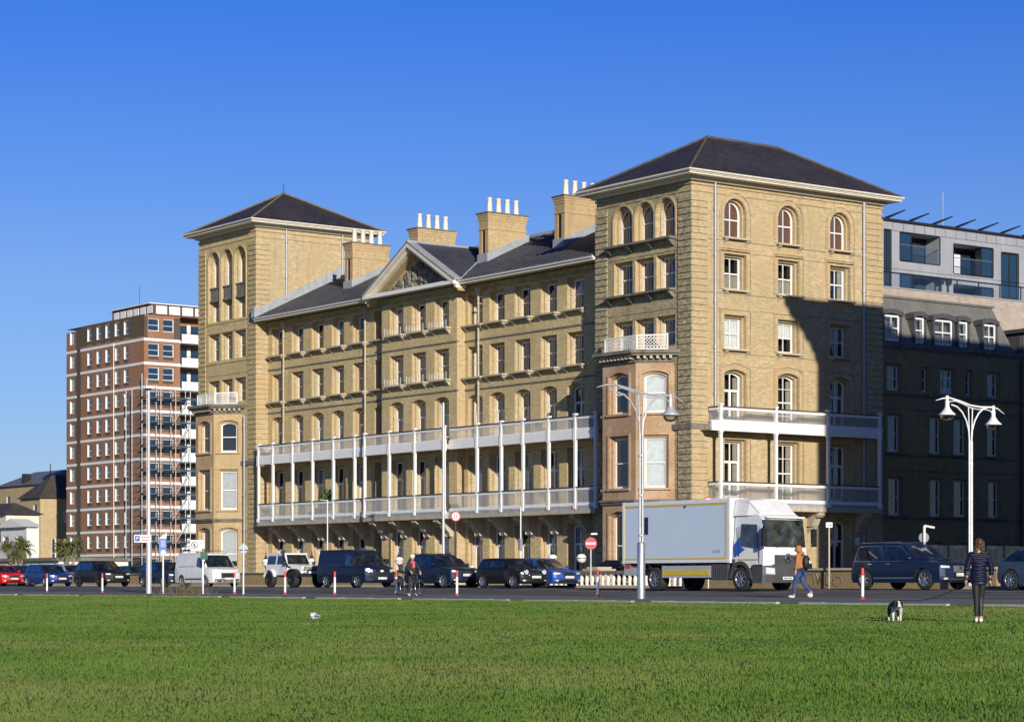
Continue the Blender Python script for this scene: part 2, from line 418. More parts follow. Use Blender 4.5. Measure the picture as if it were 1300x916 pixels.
def win_mesh(w, h, kind, style):
    key = (round(w,2), round(h,2), kind, style)
    if key in _wc: return _wc[key]
    ol = lambda ins: outline(-w/2, w/2, 0, h, kind, ins)
    fr = MB(); fw = .10
    o0, o1 = ol(0), ol(fw)
    o1 = [(x, max(z, fw*1.2)) for x, z in o1]
    n = len(o0)
    for i in range(n):
        j = (i+1) % n
        fr.poly([(o0[i][0],0,o0[i][1]),(o0[j][0],0,o0[j][1]),(o1[j][0],0,o1[j][1]),(o1[i][0],0,o1[i][1])])
        fr.poly([(o1[i][0],0,o1[i][1]),(o1[j][0],0,o1[j][1]),(o1[j][0],.06,o1[j][1]),(o1[i][0],.06,o1[i][1])])
    x1 = w/2-fw
    if style == 'french':
        t = h*.66
        fr.box(-x1, x1, -.004, .05, t-.06, t+.06); fr.box(-.075, .075, -.006, .05, fw, t-.06)
        fr.box(-x1, x1, -.005, .05, fw, .32); fr.box(-.025, .025, -.003, .05, t+.06, h-fw)
        for s in (-1, 1): fr.box(s*x1-(.05 if s > 0 else 0), s*x1+(.05 if s < 0 else 0), -.003, .05, .32, t-.06)
    elif style == 'plain':
        fr.box(-x1, x1, -.006, .05, h*.5-.03, h*.5+.03)
    else:
        fr.box(-x1, x1, -.006, .05, h*.5-.035, h*.5+.035)
        fr.box(-.018, .018, -.004, .045, fw, h-(fw if kind == 'rect' else .12))
        if style == 'multi':
            for z in (.25, .75): fr.box(-x1, x1, -.003, .045, h*z-.016, h*z+.016)
    gl = MB(); g = ol(.05); gl.poly([(x, .042, z) for x, z in g])
    _wc[key] = (fr.mesh('window', M['white']), gl.mesh('glass', M['glass']))
    return _wc[key]
_bc = {}
def blind_mesh(w, h, kind, bl):
    key = (round(w,2), round(h,2), kind, bl)
    if key in _bc: return _bc[key]
    b = MB(); o = outline(-w/2, w/2, 0, h, kind, .06)
    y = .10
    if bl == 'full': b.poly([(x,y,z) for x,z in o]); m = M['blind']
    elif bl == 'half':
        b.box(-w/2+.06, w/2-.06, y, y+.01, h*.48, h-.1 if kind == 'rect' else h-.3); m = M['blind']
    elif bl == 'low':
        b.box(-w/2+.06, w/2-.06, y, y+.01, .05, h*.5); m = M['curtain']
    elif bl == 'board': b.poly([(x,y,z) for x,z in o]); m = M['board']
    else:
        for s in (-1, 1):
            xs = np.linspace(s*(w/2-.05), s*w*.2, 9)
            v = [(x, y+.02*(i%2), zz) for i, x in enumerate(xs) for zz in (.05, h-(.08 if kind == 'rect' else .28))]
            b.add(v, [(2*i,2*i+2,2*i+3,2*i+1) for i in range(8)])
        m = M['curtain']
    _bc[key] = b.mesh('blind', m); return _bc[key]
def window(F, op, parent, name, style='sash', bl=None, ins=.1, dep=.43, sill=None, label=None):
    a, c, e, g, kind = op
    w, h = c-a-2*ins, g-e-ins
    fm, gm = win_mesh(w, h, kind, style)
    base = root_loc(parent)
    o = put(fm, name, parent, Vector(F.P((a+c)/2, e+.01, dep))-base, rz=F.r)
    put(gm, 'glass', o, (0,0,0))
    if bl: put(blind_mesh(w, h, kind, bl), 'blind', o, (0,0,0))
    if sill:
        sw, sp = sill; k = ('s', round(sw,2), sp)
        if k not in _bc:
            b = MB(); y1, y0 = -dep+.06, -dep-sp
            b.box(-sw/2, sw/2, y0, y1, -.115, -.02)
            for s in (-1, 1):
                x = s*(sw/2-.2)
                b.prism([(x-.09, y1, -.115), (x-.09, y0+.05, -.115), (x-.09, y0+.09, -.2), (x-.09, y0+.2, -.27), (x-.09, y1-.08, -.42), (x-.09, y1, -.42)], (.18,0,0))
            _bc[k] = b.mesh('sill', M['stone'])
        put(_bc[k], 'sill', o, (0,0,0))
    if label: o['label'] = label
    return o
def pick(*c): return c[rnd.randrange(len(c))]
def hip(b, x0, x1, y0, y1, z, pts, m=0):
    """hipped roof on an eaves rectangle; pts = ridge end points (front, back)"""
    (fx,fy,fz), (bx,by,bz) = pts
    A,B_,C_,D = (x0,y0,z),(x1,y0,z),(x1,y1,z),(x0,y1,z); F_, K = (fx,fy,fz), (bx,by,bz)
    def grid(p, q, r, s, nu=1):
        b.poly([p,q,r,s], m)
    if (F_ == K):
        for e in ((A,B_,F_),(B_,C_,F_),(C_,D,F_),(D,A,F_)): b.poly(e, m)
    else:
        b.poly([A,B_,F_], m); b.poly([B_,C_,K,F_], m); b.poly([C_,D,K], m); b.poly([D,A,F_,K], m)
    b.poly([A,D,C_,B_], m)
def slate_mat(name, c1, c2, moss):
    t = NT(name)
    tc = t.n('ShaderNodeTexCoord'); sp = t.n('ShaderNodeSeparateXYZ'); t.l(tc.outputs['Object'], sp.inputs[0])
    ad = t.n('ShaderNodeMath', operation='ADD'); t.l(sp.outputs[0], ad.inputs[0]); t.l(sp.outputs[1], ad.inputs[1])
    cb = t.n('ShaderNodeCombineXYZ'); t.l(ad.outputs[0], cb.inputs[0]); t.l(sp.outputs[2], cb.inputs[1])
    br = t.n('ShaderNodeTexBrick'); t.l(cb.outputs[0], br.inputs['Vector']); br.inputs['Scale'].default_value = 1
    br.inputs['Brick Width'].default_value = .3; br.inputs['Row Height'].default_value = .13; br.inputs['Mortar Size'].default_value = .006
    br.inputs['Color1'].default_value = (*c1,1); br.inputs['Color2'].default_value = (*c2,1); br.inputs['Mortar'].default_value = (*[x*.5 for x in c1],1)
    o = tc.outputs['Object']
    col = t.mix(t.ramp(t.noise(o, .5, 6, .7), [(.42,(0,0,0)),(.7,(.6,)*3)]), br.outputs['Color'], tuple(x*1.5 for x in c2))
    col = t.mix(t.ramp(t.noise(o, 4.2, 5, .8), [(.60,(0,0,0)),(.70,(.75,)*3)]), col, moss)
    return t.pbr(col, .6, 0, t.bump(br.outputs['Fac'], .4, .01))
M['slate'] = slate_mat('slate', (.022,.019,.025), (.036,.031,.038), (.13,.11,.085))
M['slate_blue'] = slate_mat('blue_slate', (.034,.035,.046), (.052,.054,.068), (.10,.10,.105))
# ------------------------------------------------------------------ the long yellow brick block
HB = thing('apartment_building', 'long yellow brick Victorian block with two hipped towers, white balconies and a pediment', 'building')
BR = [M['brick'], M['brick'], M['dark']]; BD = [M['brick_dirty'], M['brick'], M['dark']]; BF = [M['brick_front'], M['brick'], M['dark']]
BW = [M['brick_warm'], M['brick_warm'], M['dark']]; BO = [M['brick_orange'], M['brick_orange'], M['dark']]
LX = [-44.2,-41.65,-39.1,-36.6,-34.05,-31.5]; PX = [-28.85,-26.4,-23.95]; RX = [-21.3,-19.1,-16.6,-14.1,-11.65]
ROWS = [(15.48,17.3,'rect'),(12.38,14.22,'rect'),(8.42,11.36,'seg'),(4.5,7.8,'rect'),(.35,3.55,'rect')]
SILLROW = (0, 1)
def front_part(u0, u1, y, xs, wd, name):
    F = Face(0, y); b = MB()
    ops = [(x, x+wd, e, g, k) for x in xs for e, g, k in ROWS]
    facade(b, F, u0, u1, 0, 17.9, ops, mi=(0,1,2))
    b.build('wall', BF, HB)
    for x in xs:
        for r, (e, g, k) in enumerate(ROWS):
            nm = ('sash_window','sash_window','arched_window','french_window','ground_floor_window')[r]
            st = ('sash','sash','french','french','french')[r]
            bl = pick(None, 'half', 'side', 'low', 'side') if r < 2 else pick(None, 'side', None, 'half')
            wn = window(F, (x, x+wd, e, g, k), HB, nm, st, bl, sill=(1.95,.36) if r in SILLROW else None)
            if name == 'guarded' and r in SILLROW:
                q = MB(); yy = -.43-.3
                for zz in (.06,.2,.34): q.tube([(-.9,yy,zz),(.9,yy,zz)], .012, 4)
                for i in range(7): q.tube([(-.9+.3*i,yy,-.02),(-.9+.3*i,yy,.42 if i in (0,6) else .34)], .014, 4)
                q.build('window_guard', M['white'], wn, loc=(0,0,0))
    return F
front_part(-44.8, -29.75, .9, LX, 1.5, 'wall')
front_part(-29.75, -21.6, .32, PX, 1.5, 'guarded')
front_part(-21.6, -7.86, .9, RX, 1.5, 'wall')
b = MB()
b.box(-29.75,-29.45,.325,.9,0,17.9); b.box(-21.9,-21.598,.325,.9,0,17.9)
b.build('wall', M['brick'], HB); b = MB(); b.box(-44.8,-7.86,13.5,13.8,0,17.9); b.build('wall', M['brick'], HB)
# string courses between the rows, the thin ones coloured dark for their shadow line
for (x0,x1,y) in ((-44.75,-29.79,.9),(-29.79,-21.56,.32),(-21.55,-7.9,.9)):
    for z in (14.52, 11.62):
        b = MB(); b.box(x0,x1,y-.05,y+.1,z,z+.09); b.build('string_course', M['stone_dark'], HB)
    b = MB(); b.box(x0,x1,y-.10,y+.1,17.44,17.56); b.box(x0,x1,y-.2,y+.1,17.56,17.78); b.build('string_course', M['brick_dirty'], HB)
# eaves, gutter and lead/slate roof of the central range
b = MB()
for (x0,x1,y) in ((-44.78,-30.3,-.2),(-20.9,-7.9,-.2)):
    b.box(x0,x1,y+.1,.95,17.88,17.94,1); b.box(x0,x1,y,y+.1,17.80,17.98,1); b.box(x0,x1,y-.1,y,17.94,18.04)
b.box(-30.45,-20.75,-.45,.9,17.88,17.94,1); b.box(-30.6,-20.6,-.6,-.45,17.84,18.02)
b.build('gutter', [M['white'], M['cream']], HB)
RZ = lambda y: 18.03+.475*(y+.3)
b = MB()
yr = 7.1
for x0, x1 in ((-44.8,-7.9),):
    b.poly([(x0,-.33,RZ(-.33)),(x1,-.33,RZ(-.33)),(x1,yr,RZ(yr)),(x0,yr,RZ(yr))])
    b.poly([(x0,yr,RZ(yr)),(x1,yr,RZ(yr)),(x1,14.2,RZ(0)),(x0,14.2,RZ(0))])
x = -44.3
while x < -8:      # standing rolls down the slope
    b.tube([(x,-.3,RZ(-.3)+.02),(x,yr,RZ(yr)+.02)], .03, 5); x += .78
b.build('roof', M['slate_blue'], HB)
b = MB()
b.box(-44.8,-7.9,yr-.16,yr+.16,RZ(yr)-.06,RZ(yr)+.12)
v = [(-44.79,-.3,RZ(-.3)),(-44.79,10.2,RZ(yr)),(-44.79,10.2,RZ(yr)+.75),(-44.79,7.2,RZ(yr)+.75),(-44.79,-.3,RZ(-.3)+.5)]
b.prism(v, (.06,0,0)); b.box(-44.78,-44.35,-.4,.2,18.05,18.75)
b.build('flashing', M['lead'], HB)
# pediment: tympanum, raking cornices, relief, roof behind
pc = -25.6; pa = 20.75; hw = 4.95
b = MB()
b.poly([(pc-hw+.3,.28,18.0),(pc+hw-.3,.28,18.0),(pc,.28,pa-.25)], 0)
for s in (-1, 1):
    e, t = Vector((pc+s*hw,-.6,18.0)), Vector((pc,-.6,pa))
    for (dz, y0, y1, th, m) in ((0,-.62,.3,.22,1), (-.24,-.42,.3,.18,1), (-.44,-.25,.3,.14,0)):
        b.prism([e+Vector((0,y0+.6,dz+.02)), t+Vector((0,y0+.6,dz+.02)), t+Vector((0,y0+.6,dz+.02-th)), e+Vector((0,y0+.6,dz+.02-th))], (0,y1-y0,0), m)
b.box(pc-hw,pc+hw,-.45,.3,17.98,18.1,1)
ped = b.build('pediment', [M['brick'], M['cream']], HB)
b = MB(); rs = random.Random(5)
for i in range(150):
    t = rs.uniform(-1, 1); hgt = (1-abs(t))*1.45; zz = rs.random()**.8*hgt
    r = rs.uniform(.07,.2)
    b.sphere((pc+t*2.9, .2, 18.2+zz), r, 0, 6, (rs.uniform(.6,1.6), .9, rs.uniform(.6,1.7)))
b.build('carved_relief', M['stone_dark'], ped)
b = MB()
yb = (pa+.06-18.03)/.475-.3
for s in (-1, 1):
    b.poly([(pc,-.62,pa+.06),(pc+s*(hw+.1),-.62,18.03),(pc+s*(hw+.1),.0,18.10),(pc,yb,pa+.06)], 0)
    p0, p1 = Vector((pc,-.62,pa+.08)), Vector((pc+s*(hw+.1),-.62,18.05))
    b.prism([p0,p1,p1+Vector((0,0,.07)),p0+Vector((0,0,.07))], (0,.62,0), 1)
    b.tube([(pc+s*(hw+.05),-.1,18.14),(pc,yb,pa+.1)], .06, 6, 1)
b.tube([(pc,-.62,pa+.14),(pc,yb,pa+.14)], .09, 6, 1)
b.build('pediment_roof', [M['slate_blue'], M['lead']], HB)
# chimneys
for cx in (-37.95,-30.27,-22.7,-15.15):
    b = MB(); x0, x1, y0, y1 = cx-.48, cx+.48, 3.05, 5.9
    b.box(x0,x1,y0+.06,y1,18.6,22.2)
    for p, z0, z1 in ((.0,18.6,22.2),):      # front face with an arched slot
        F = Face(0, y0); facade(b, F, x0, x1, 19.0, 22.2, [(cx-.16,cx+.16,19.9,21.55,'round')], steps=((0,.055),), mi=(0,0,1), tunnel=.004)
        b.poly([(x0,y0,19),(x0,y0+.06,19),(x0,y0+.06,22.2),(x0,y0,22.2)]); b.poly([(x1,y0,19),(x1,y0+.06,19),(x1,y0+.06,22.2),(x1,y0,22.2)])
    for (p, z0, z1) in ((.04,21.55,21.64),(.03,22.1,22.25),(.06,22.25,22.4),(.10,22.4,22.52)): b.box(x0-p,x1+p,y0-p,y1+p,z0,z1,0)
    y = y0+.22
    while y < y1-.1:                         # sunk roundels under the cap
        b.lathe([(.10,.0),(.10,.03),(.055,.03),(.05,-.0)], (x1,y,21.9), 10, 0, 'x'); y += .5
    b.box(x0-.15,x1+.15,y0-.15,y1+.15,22.52,22.6,2)
    ch = b.build('chimney', [M['brick_warm'], M['dark'], M['stone_dark']], HB)
    for k in range(4):
        p = MB(); p.lathe([(.01,0),(.20,0),(.205,.12),(.165,.16),(.14,.85),(.165,.88),(.165,.95),(.12,.95),(.11,.6),(.01,.6)], (cx, 3.5+.66*k, 22.58), 14)
        p.build('chimney_pot', M['cream'], ch)
    b = MB()
    b.prism([(x0-.05,2.95,RZ(2.95)-.1),(x0-.05,2.95,RZ(2.95)+.5),(x0-.05,6.1,RZ(6.1)+.42),(x0-.05,6.1,RZ(6.1)-.1)], (1.06,0,0))
    b.build('flashing', M['lead'], ch)
b = MB(); b.box(-25.5,-18.6,9.4,9.6,20.3,21.72)
x = -25.5
while x < -18.7: b.box(x,x+.06,9.32,9.4,20.3,21.75); x += .33
b.box(-16.3,-15.9,8.5,8.9,20.6,23.4)
b.build('plant_screen', M['signback'], HB)
# downpipes
def pipe(x, y, z0, z1, hopper=True, mat='stone'):
    p = MB(); p.tube([(x,y,z0),(x,y,z1)], .065, 8)
    z = z0+1.2
    while z < z1: p.tube([(x,y,z-.06),(x,y,z+.06)], .09, 8); p.box(x-.14,x+.14,y,y+.16,z-.02,z+.02); z += 2.35
    if hopper: p.prism([(x-.2,y-.12,z1+.3),(x+.2,y-.12,z1+.3),(x+.09,y-.12,z1-.1),(x-.09,y-.12,z1-.1)], (0,.24,0))
    return p.build('downpipe', M[mat], HB)
for x in (-42.45, -32.35, -20.0): pipe(x, .74, 8.4, 17.3)
pipe(-8.6, .74, 8.4, 17.2, mat='brick_dark')
# ---- towers
def quoins(name, x0, x1, dep, z0, z1, wl=1.0, left_side=False, mat=None, pitch=.336, side=True):
    p = .06
    for k in range(3 if side else 2):
        b = MB(); z = z0
        while z+pitch*.5 < z1:
            t = min(z+pitch-.062, z1)
            if k == 0:
                b.box(x1-wl,x1+p,-p,.03,z,t)
                if side: b.box(x1-.03,x1+p,.03,1.08,z,t,1)
            elif k == 1: b.box(x0-p,x0+wl*.95,-p,.03,z,t)
            else: b.box(x1-.03,x1+p,dep-1.2,dep+p,z,t,1)
            z += pitch
        b.build(name, [mat or M['brick_dirty'], M['brick']], HB)
def band(b, x0, x1, dep, z, h, p, m=0, side=True):
    b.box(x0-p,x1+p,-p,.04,z,z+h,m)
    if side: b.box(x1-.04,x1+p,.04,dep+p,z,z+h,m if m else 2)
def tower(x0, x1, dep, ztop, front_ops, side_ops, fmat, smat):
    F = Face(0, 0); b = MB()
    facade(b, F, x0, x1, 0, ztop, front_ops)
    b.build('tower_wall', fmat, HB)
    b = MB(); S = Face(x1, 0, 90)
    facade(b, S, 0, dep, 0, ztop, side_ops)
    b.poly([(x0,0,0),(x0,dep,0),(x0,dep,ztop),(x0,0,ztop)]); b.poly([(x0,dep,0),(x1,dep,0),(x1,dep,ztop),(x0,dep,ztop)])
    b.build('tower_wall', smat, HB)
    return F, S
# right tower
TX0, TX1, TD, TZ = -7.86, 0, 13.83, 21.3
fo = []
for (a, c) in ((-6.35,-4.78),(-4.55,-3.02),(-2.8,-1.28)):
    fo += [(a,c,18.32,20.38,'round'),(a,c,15.62,17.42,'rect'),(a,c,12.6,14.22,'rect')]
SU = ((2.26,3.8),(6.07,7.6),(9.9,11.42))
so_ = []
for k, (a, c) in enumerate(SU):
    so_ += [(a,c,18.3,20.36,'round'),(a,c,15.58,17.43,'rect'),(a,c,12.48,14.25,'rect'),(a,c,8.42,11.4,'seg'),(a,c,4.5,7.75,'rect'),(a,c,.3,3.72,'seg')]
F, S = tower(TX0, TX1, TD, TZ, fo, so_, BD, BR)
for o in fo:
    window(F, o, HB, 'arched_window' if o[4] == 'round' else 'sash_window', 'sash', 'board' if o[2] > 18 else pick(None,'side','low'))
for k, o in enumerate(so_):
    r = k % 6
    window(S, o, HB, ('arched_window','sash_window','sash_window','arched_window','french_window','ground_floor_window')[r],
           ('sash','sash','sash','french','french','french')[r] if k not in (9,10) else 'multi', ('board',('low','low','side')[k//6],('full','half','half')[k//6],'side','side',None)[r], sill=(1.9,.3) if r < 3 else None)
quoins('quoin', TX0, TX1, TD, .2, 20.3, mat=M['quoin_dark'])
def bands(x0, x1, dep, zs, fm):
    for z, h, p, m in zs:
        b = MB(); band(b, x0, x1, dep, z, h, p, m); b.build('string_course', [fm, M['stone_dark'], M['brick']], HB)
bands(TX0, TX1, TD, [(z,.075,.05,0) for z in (18.12,15.36,12.25)]+[(z,.06,.035,0) for z in (17.55,14.55,11.62)]+[(8.2,.3,.12,1),(20.5,.08,.05,0),(20.85,.1,.07,0)], M['brick_dirty'])
def arch_trim(b, F, o, wd=.16, pr=.05, n=14):
    """raised hood round a window head"""
    a, c, e, g, k = o
    i0 = outline(a, c, e, g, k, -.02, n); i1 = outline(a, c, e, g, k, -.02-wd, n)
    if k == 'rect': seq = [1, 2, 3, 0]; lo = e
    else: seq = list(range(1, len(i0))) + [0]
    for p, q in zip(seq, seq[1:]):
        A, B_, C_, D = i0[p], i0[q], i1[q], i1[p]
        b.poly([F.P(*A,-pr),F.P(*B_,-pr),F.P(*C_,-pr),F.P(*D,-pr)])
        b.poly([F.P(*C_,-pr),F.P(*D,-pr),F.P(*D,0),F.P(*C_,0)]); b.poly([F.P(*A,-pr),F.P(*B_,-pr),F.P(*B_,0),F.P(*A,0)])
b = MB()
for o in so_:
    arch_trim(b, S, (o[0]-.0,o[1],o[2],o[3],o[4]), .2 if o[4] != 'rect' else .22, .035)
    arch_trim(b, S, (o[0]-.26,o[1]+.26,o[2],o[3]+.26,o[4]) if o[4] != 'seg' else (o[0]-.24,o[1]+.24,o[2],o[3]+.3,o[4]), .06, .06)
for o in fo:
    if o[4] == 'round': arch_trim(b, F, o, .10, .05)
b.build('window_moulding', M['brick'], HB)
def long_sill(b, x0, x1, z, pr=.5):
    b.box(x0,x1,-pr,.02,z-.11,z)
    n = 4
    for i in range(n):
        x = x0+.25+(x1-x0-.5)*i/(n-1)
        b.prism([(x-.12,0,z-.11),(x-.12,-pr+.08,z-.11),(x-.12,-pr+.12,z-.22),(x-.12,-.15,z-.42),(x-.12,0,z-.5)], (.24,0,0))
b = MB(); long_sill(b, -6.8, -1.2, 18.28); long_sill(b, -6.8, -1.2, 15.58); b.build('sill', M['stone_dark'], HB)
def tower_roof(x0, x1, y0, y1, z, pts, tile, ov=.8):
    b = MB(); hip(b, x0-ov-.02, x1+ov+.02, y0-ov-.02, y1+ov+.02, z+.19, pts)
    b.build('tower_roof', M['slate'], HB)
    b = MB()
    X0, X1, Y0, Y1 = x0-ov-.02, x1+ov+.02, y0-ov-.02, y1+ov+.02
    for k, (p, h0, h1) in enumerate(((0,.05,.12),(.07,.12,.21))):
        b.box(X0-p,X1+p,Y0-p,Y0+.06-p,z+h0,z+h1,0); b.box(X0-p,X1+p,Y1-.06+p,Y1+p,z+h0,z+h1,0)
        b.box(X0-p,X0+.06-p,Y0+.06-p,Y1-.06+p,z+h0,z+h1,0); b.box(X1-.06+p,X1+p,Y0+.06-p,Y1-.06+p,z+h0,z+h1,0)
        if k: 
            b.box(X0-p,X1+p,Y0-p,Y0,z+h0-.012,z+h0+.02,0); b.box(X1,X1+p,Y0,Y1,z+h0-.012,z+h0+.02,0)
    b.box(X0+.04,X1-.04,Y0+.04,Y1-.04,z-.03,z+.03,1)
    b.box(x0-.22,x1+.22,y0-.22,y1+.22,z-.22,z-.03,1)
    b.build('eaves', [M['cream'], M['cream']], HB)
    b = MB(); (f, k) = pts
    for c in ((x0-ov,y0-ov),(x1+ov,y0-ov)): b.tube([(c[0],c[1],z+.22),(f[0],f[1],f[2]+.03)], .07, 6)
    for c in ((x0-ov,y1+ov),(x1+ov,y1+ov)): b.tube([(c[0],c[1],z+.22),(k[0],k[1],k[2]+.03)], .07, 6)
    if f != k: b.tube([(f[0],f[1],f[2]+.03),(k[0],k[1],k[2]+.03)], .09, 6)
    b.build('ridge_tiles', M[tile], HB)
M['slate_tile'] = mottled('ridge_tile', (.05,.045,.048), (.11,.09,.075), 4, .85, .2)
M['hip_tile'] = mottled('lichened_ridge_tile', (.10,.085,.06), (.22,.17,.08), 4, .85, .2)
tower_roof(TX0, TX1, 0, TD, TZ-.04, ((-3.93,4.5,24.35),(-3.93,9.7,24.35)), 'slate_tile')
def side_pipe(x, y, z0, z1):
    p = MB(); p.tube([(x,y,z0),(x,y,z1)], .07, 8)
    z = z0+1.5
    while z < z1: p.tube([(x,y,z-.07),(x,y,z+.07)], .10, 8); z += 2.4
    p.build('downpipe', M['signback'], HB)
side_pipe(.12, 1.55, 8.6, 21.2); side_pipe(.12, 12.35, .3, 21.2)
# left tower
UX0, UX1, UD, UZ = -52.75, -44.8, 9.0, 24.5
fo2 = []
for (a, c) in ((-51.4,-49.85),(-49.57,-48.02),(-47.75,-46.2)):
    fo2 += [(a,c,18.3,23.15,'round'),(a,c,15.58,17.45,'rect'),(a,c,12.6,14.22,'rect')]
F2, S2 = tower(UX0, UX1, UD, UZ, fo2, [], BF, BR)
for o in fo2:
    w_ = window(F2, o, HB, 'arched_window' if o[4] == 'round' else 'sash_window', 'plain' if o[4] == 'round' else 'sash', pick('side','low','side'))
    if o[4] == 'round':
        pb = MB(); c = (o[0]+o[1])/2; pb.box(c-.62,c+.62,.1,.46,19.75,20.7); pb.box(c-.7,c+.7,.04,.4,20.62,20.72); pb.box(c-.7,c+.7,.04,.4,19.72,19.82)
        pb.prism([(c-.6,.1,19.72),(c-.6,.4,19.72),(c-.6,.4,19.42)], (1.2,0,0))
        pb.build('spandrel_panel', M['stone_dark'], w_, loc=-Vector(w_.location))
quoins('quoin', UX0, UX1, UD, .2, 23.4, mat=M['quoin'], side=True)
bands(UX0, UX1, 1.1, [(z,.075,.05,0) for z in (18.12,15.36,12.25)]+[(z,.06,.035,0) for z in (17.5,14.55,11.62)]+[(8.2,.3,.12,1)], M['brick_front'])
bands(UX0, UX1, UD, [(23.55,.08,.05,0),(23.95,.1,.07,0)], M['brick_front'])
b = MB()
for o in fo2:
    if o[4] == 'round': arch_trim(b, F2, o, .10, .05)
b.build('window_moulding', M['brick'], HB)
tower_roof(UX0, UX1, 0, UD, UZ-.04, ((-48.78,4.5,27.45),(-48.78,4.5,27.45)), 'hip_tile')
b = MB(); b.tube([(-48.78,4.5,27.4),(-48.78,4.5,28.1)], .03, 6); b.build('lightning_rod', M['black'], HB)
side_pipe(UX1+.12, 2.3, 19.5, 24.2); side_pipe(UX1+.12, 6.8, 21.2, 24.2); pipe(UX1-1.35, -.16, .3, 11.6, False, 'signback')
# bays with cornice, balcony rail and canted sides
def lattice(b, P, u0, u1, z0, z1, pitch=.15, r=.008, m=0):
    """fretwork panel of crossing bars and rings; P(u,z) -> point"""
    w, h = u1-u0, z1-z0
    n = max(2, round(w/pitch)); 
    def bar(p, q):
        A, B_ = Vector(P(*p)), Vector(P(*q)); d = (B_-A)
        if d.length < .02: return
        d.normalize(); nrm = (Vector(P(u1,z0))-Vector(P(u0,z0))).cross(Vector((0,0,1))).normalized()
        s = d.cross(nrm)*r; t = nrm*r
        b.add([A-s-t,A+s-t,A+s+t,A-s+t,B_-s-t,B_+s-t,B_+s+t,B_-s+t], [(0,1,5,4),(1,2,6,5),(2,3,7,6),(3,0,4,7)], m)
    x = u0-h
    while x < u1:
        p0, p1 = (x, z0), (x+h, z1)
        if p0[0] < u0: p0 = (u0, z0+(u0-x))
        if p1[0] > u1: p1 = (u1, z1-(x+h-u1))
        bar(p0, p1)
        q0, q1 = (x, z1), (x+h, z0)
        if q0[0] < u0: q0 = (u0, z1-(u0-x))
        if q1[0] > u1: q1 = (u1, z0+(x+h-u1))
        bar(q0, q1)
        x += pitch*1.15
    bar((u0, z0+h*.2), (u1, z0+h*.2)); bar((u0, z1-h*.2), (u1, z1-h*.2))
def panel_frame(b, P, u0, u1, z0, z1, t=.05):
    for (a, c, e, g) in ((u0,u1,z0,z0+t),(u0,u1,z1-t,z1),(u0,u0+t,z0+t,z1-t),(u1-t,u1,z0+t,z1-t)):
        pts = [P(a,e),P(c,e),P(c,g),P(a,g)]
        nrm = (Vector(P(u1,z0))-Vector(P(u0,z0))).cross(Vector((0,0,1))).normalized()*.03
        b.prism([Vector(p)-nrm for p in pts], nrm*2)
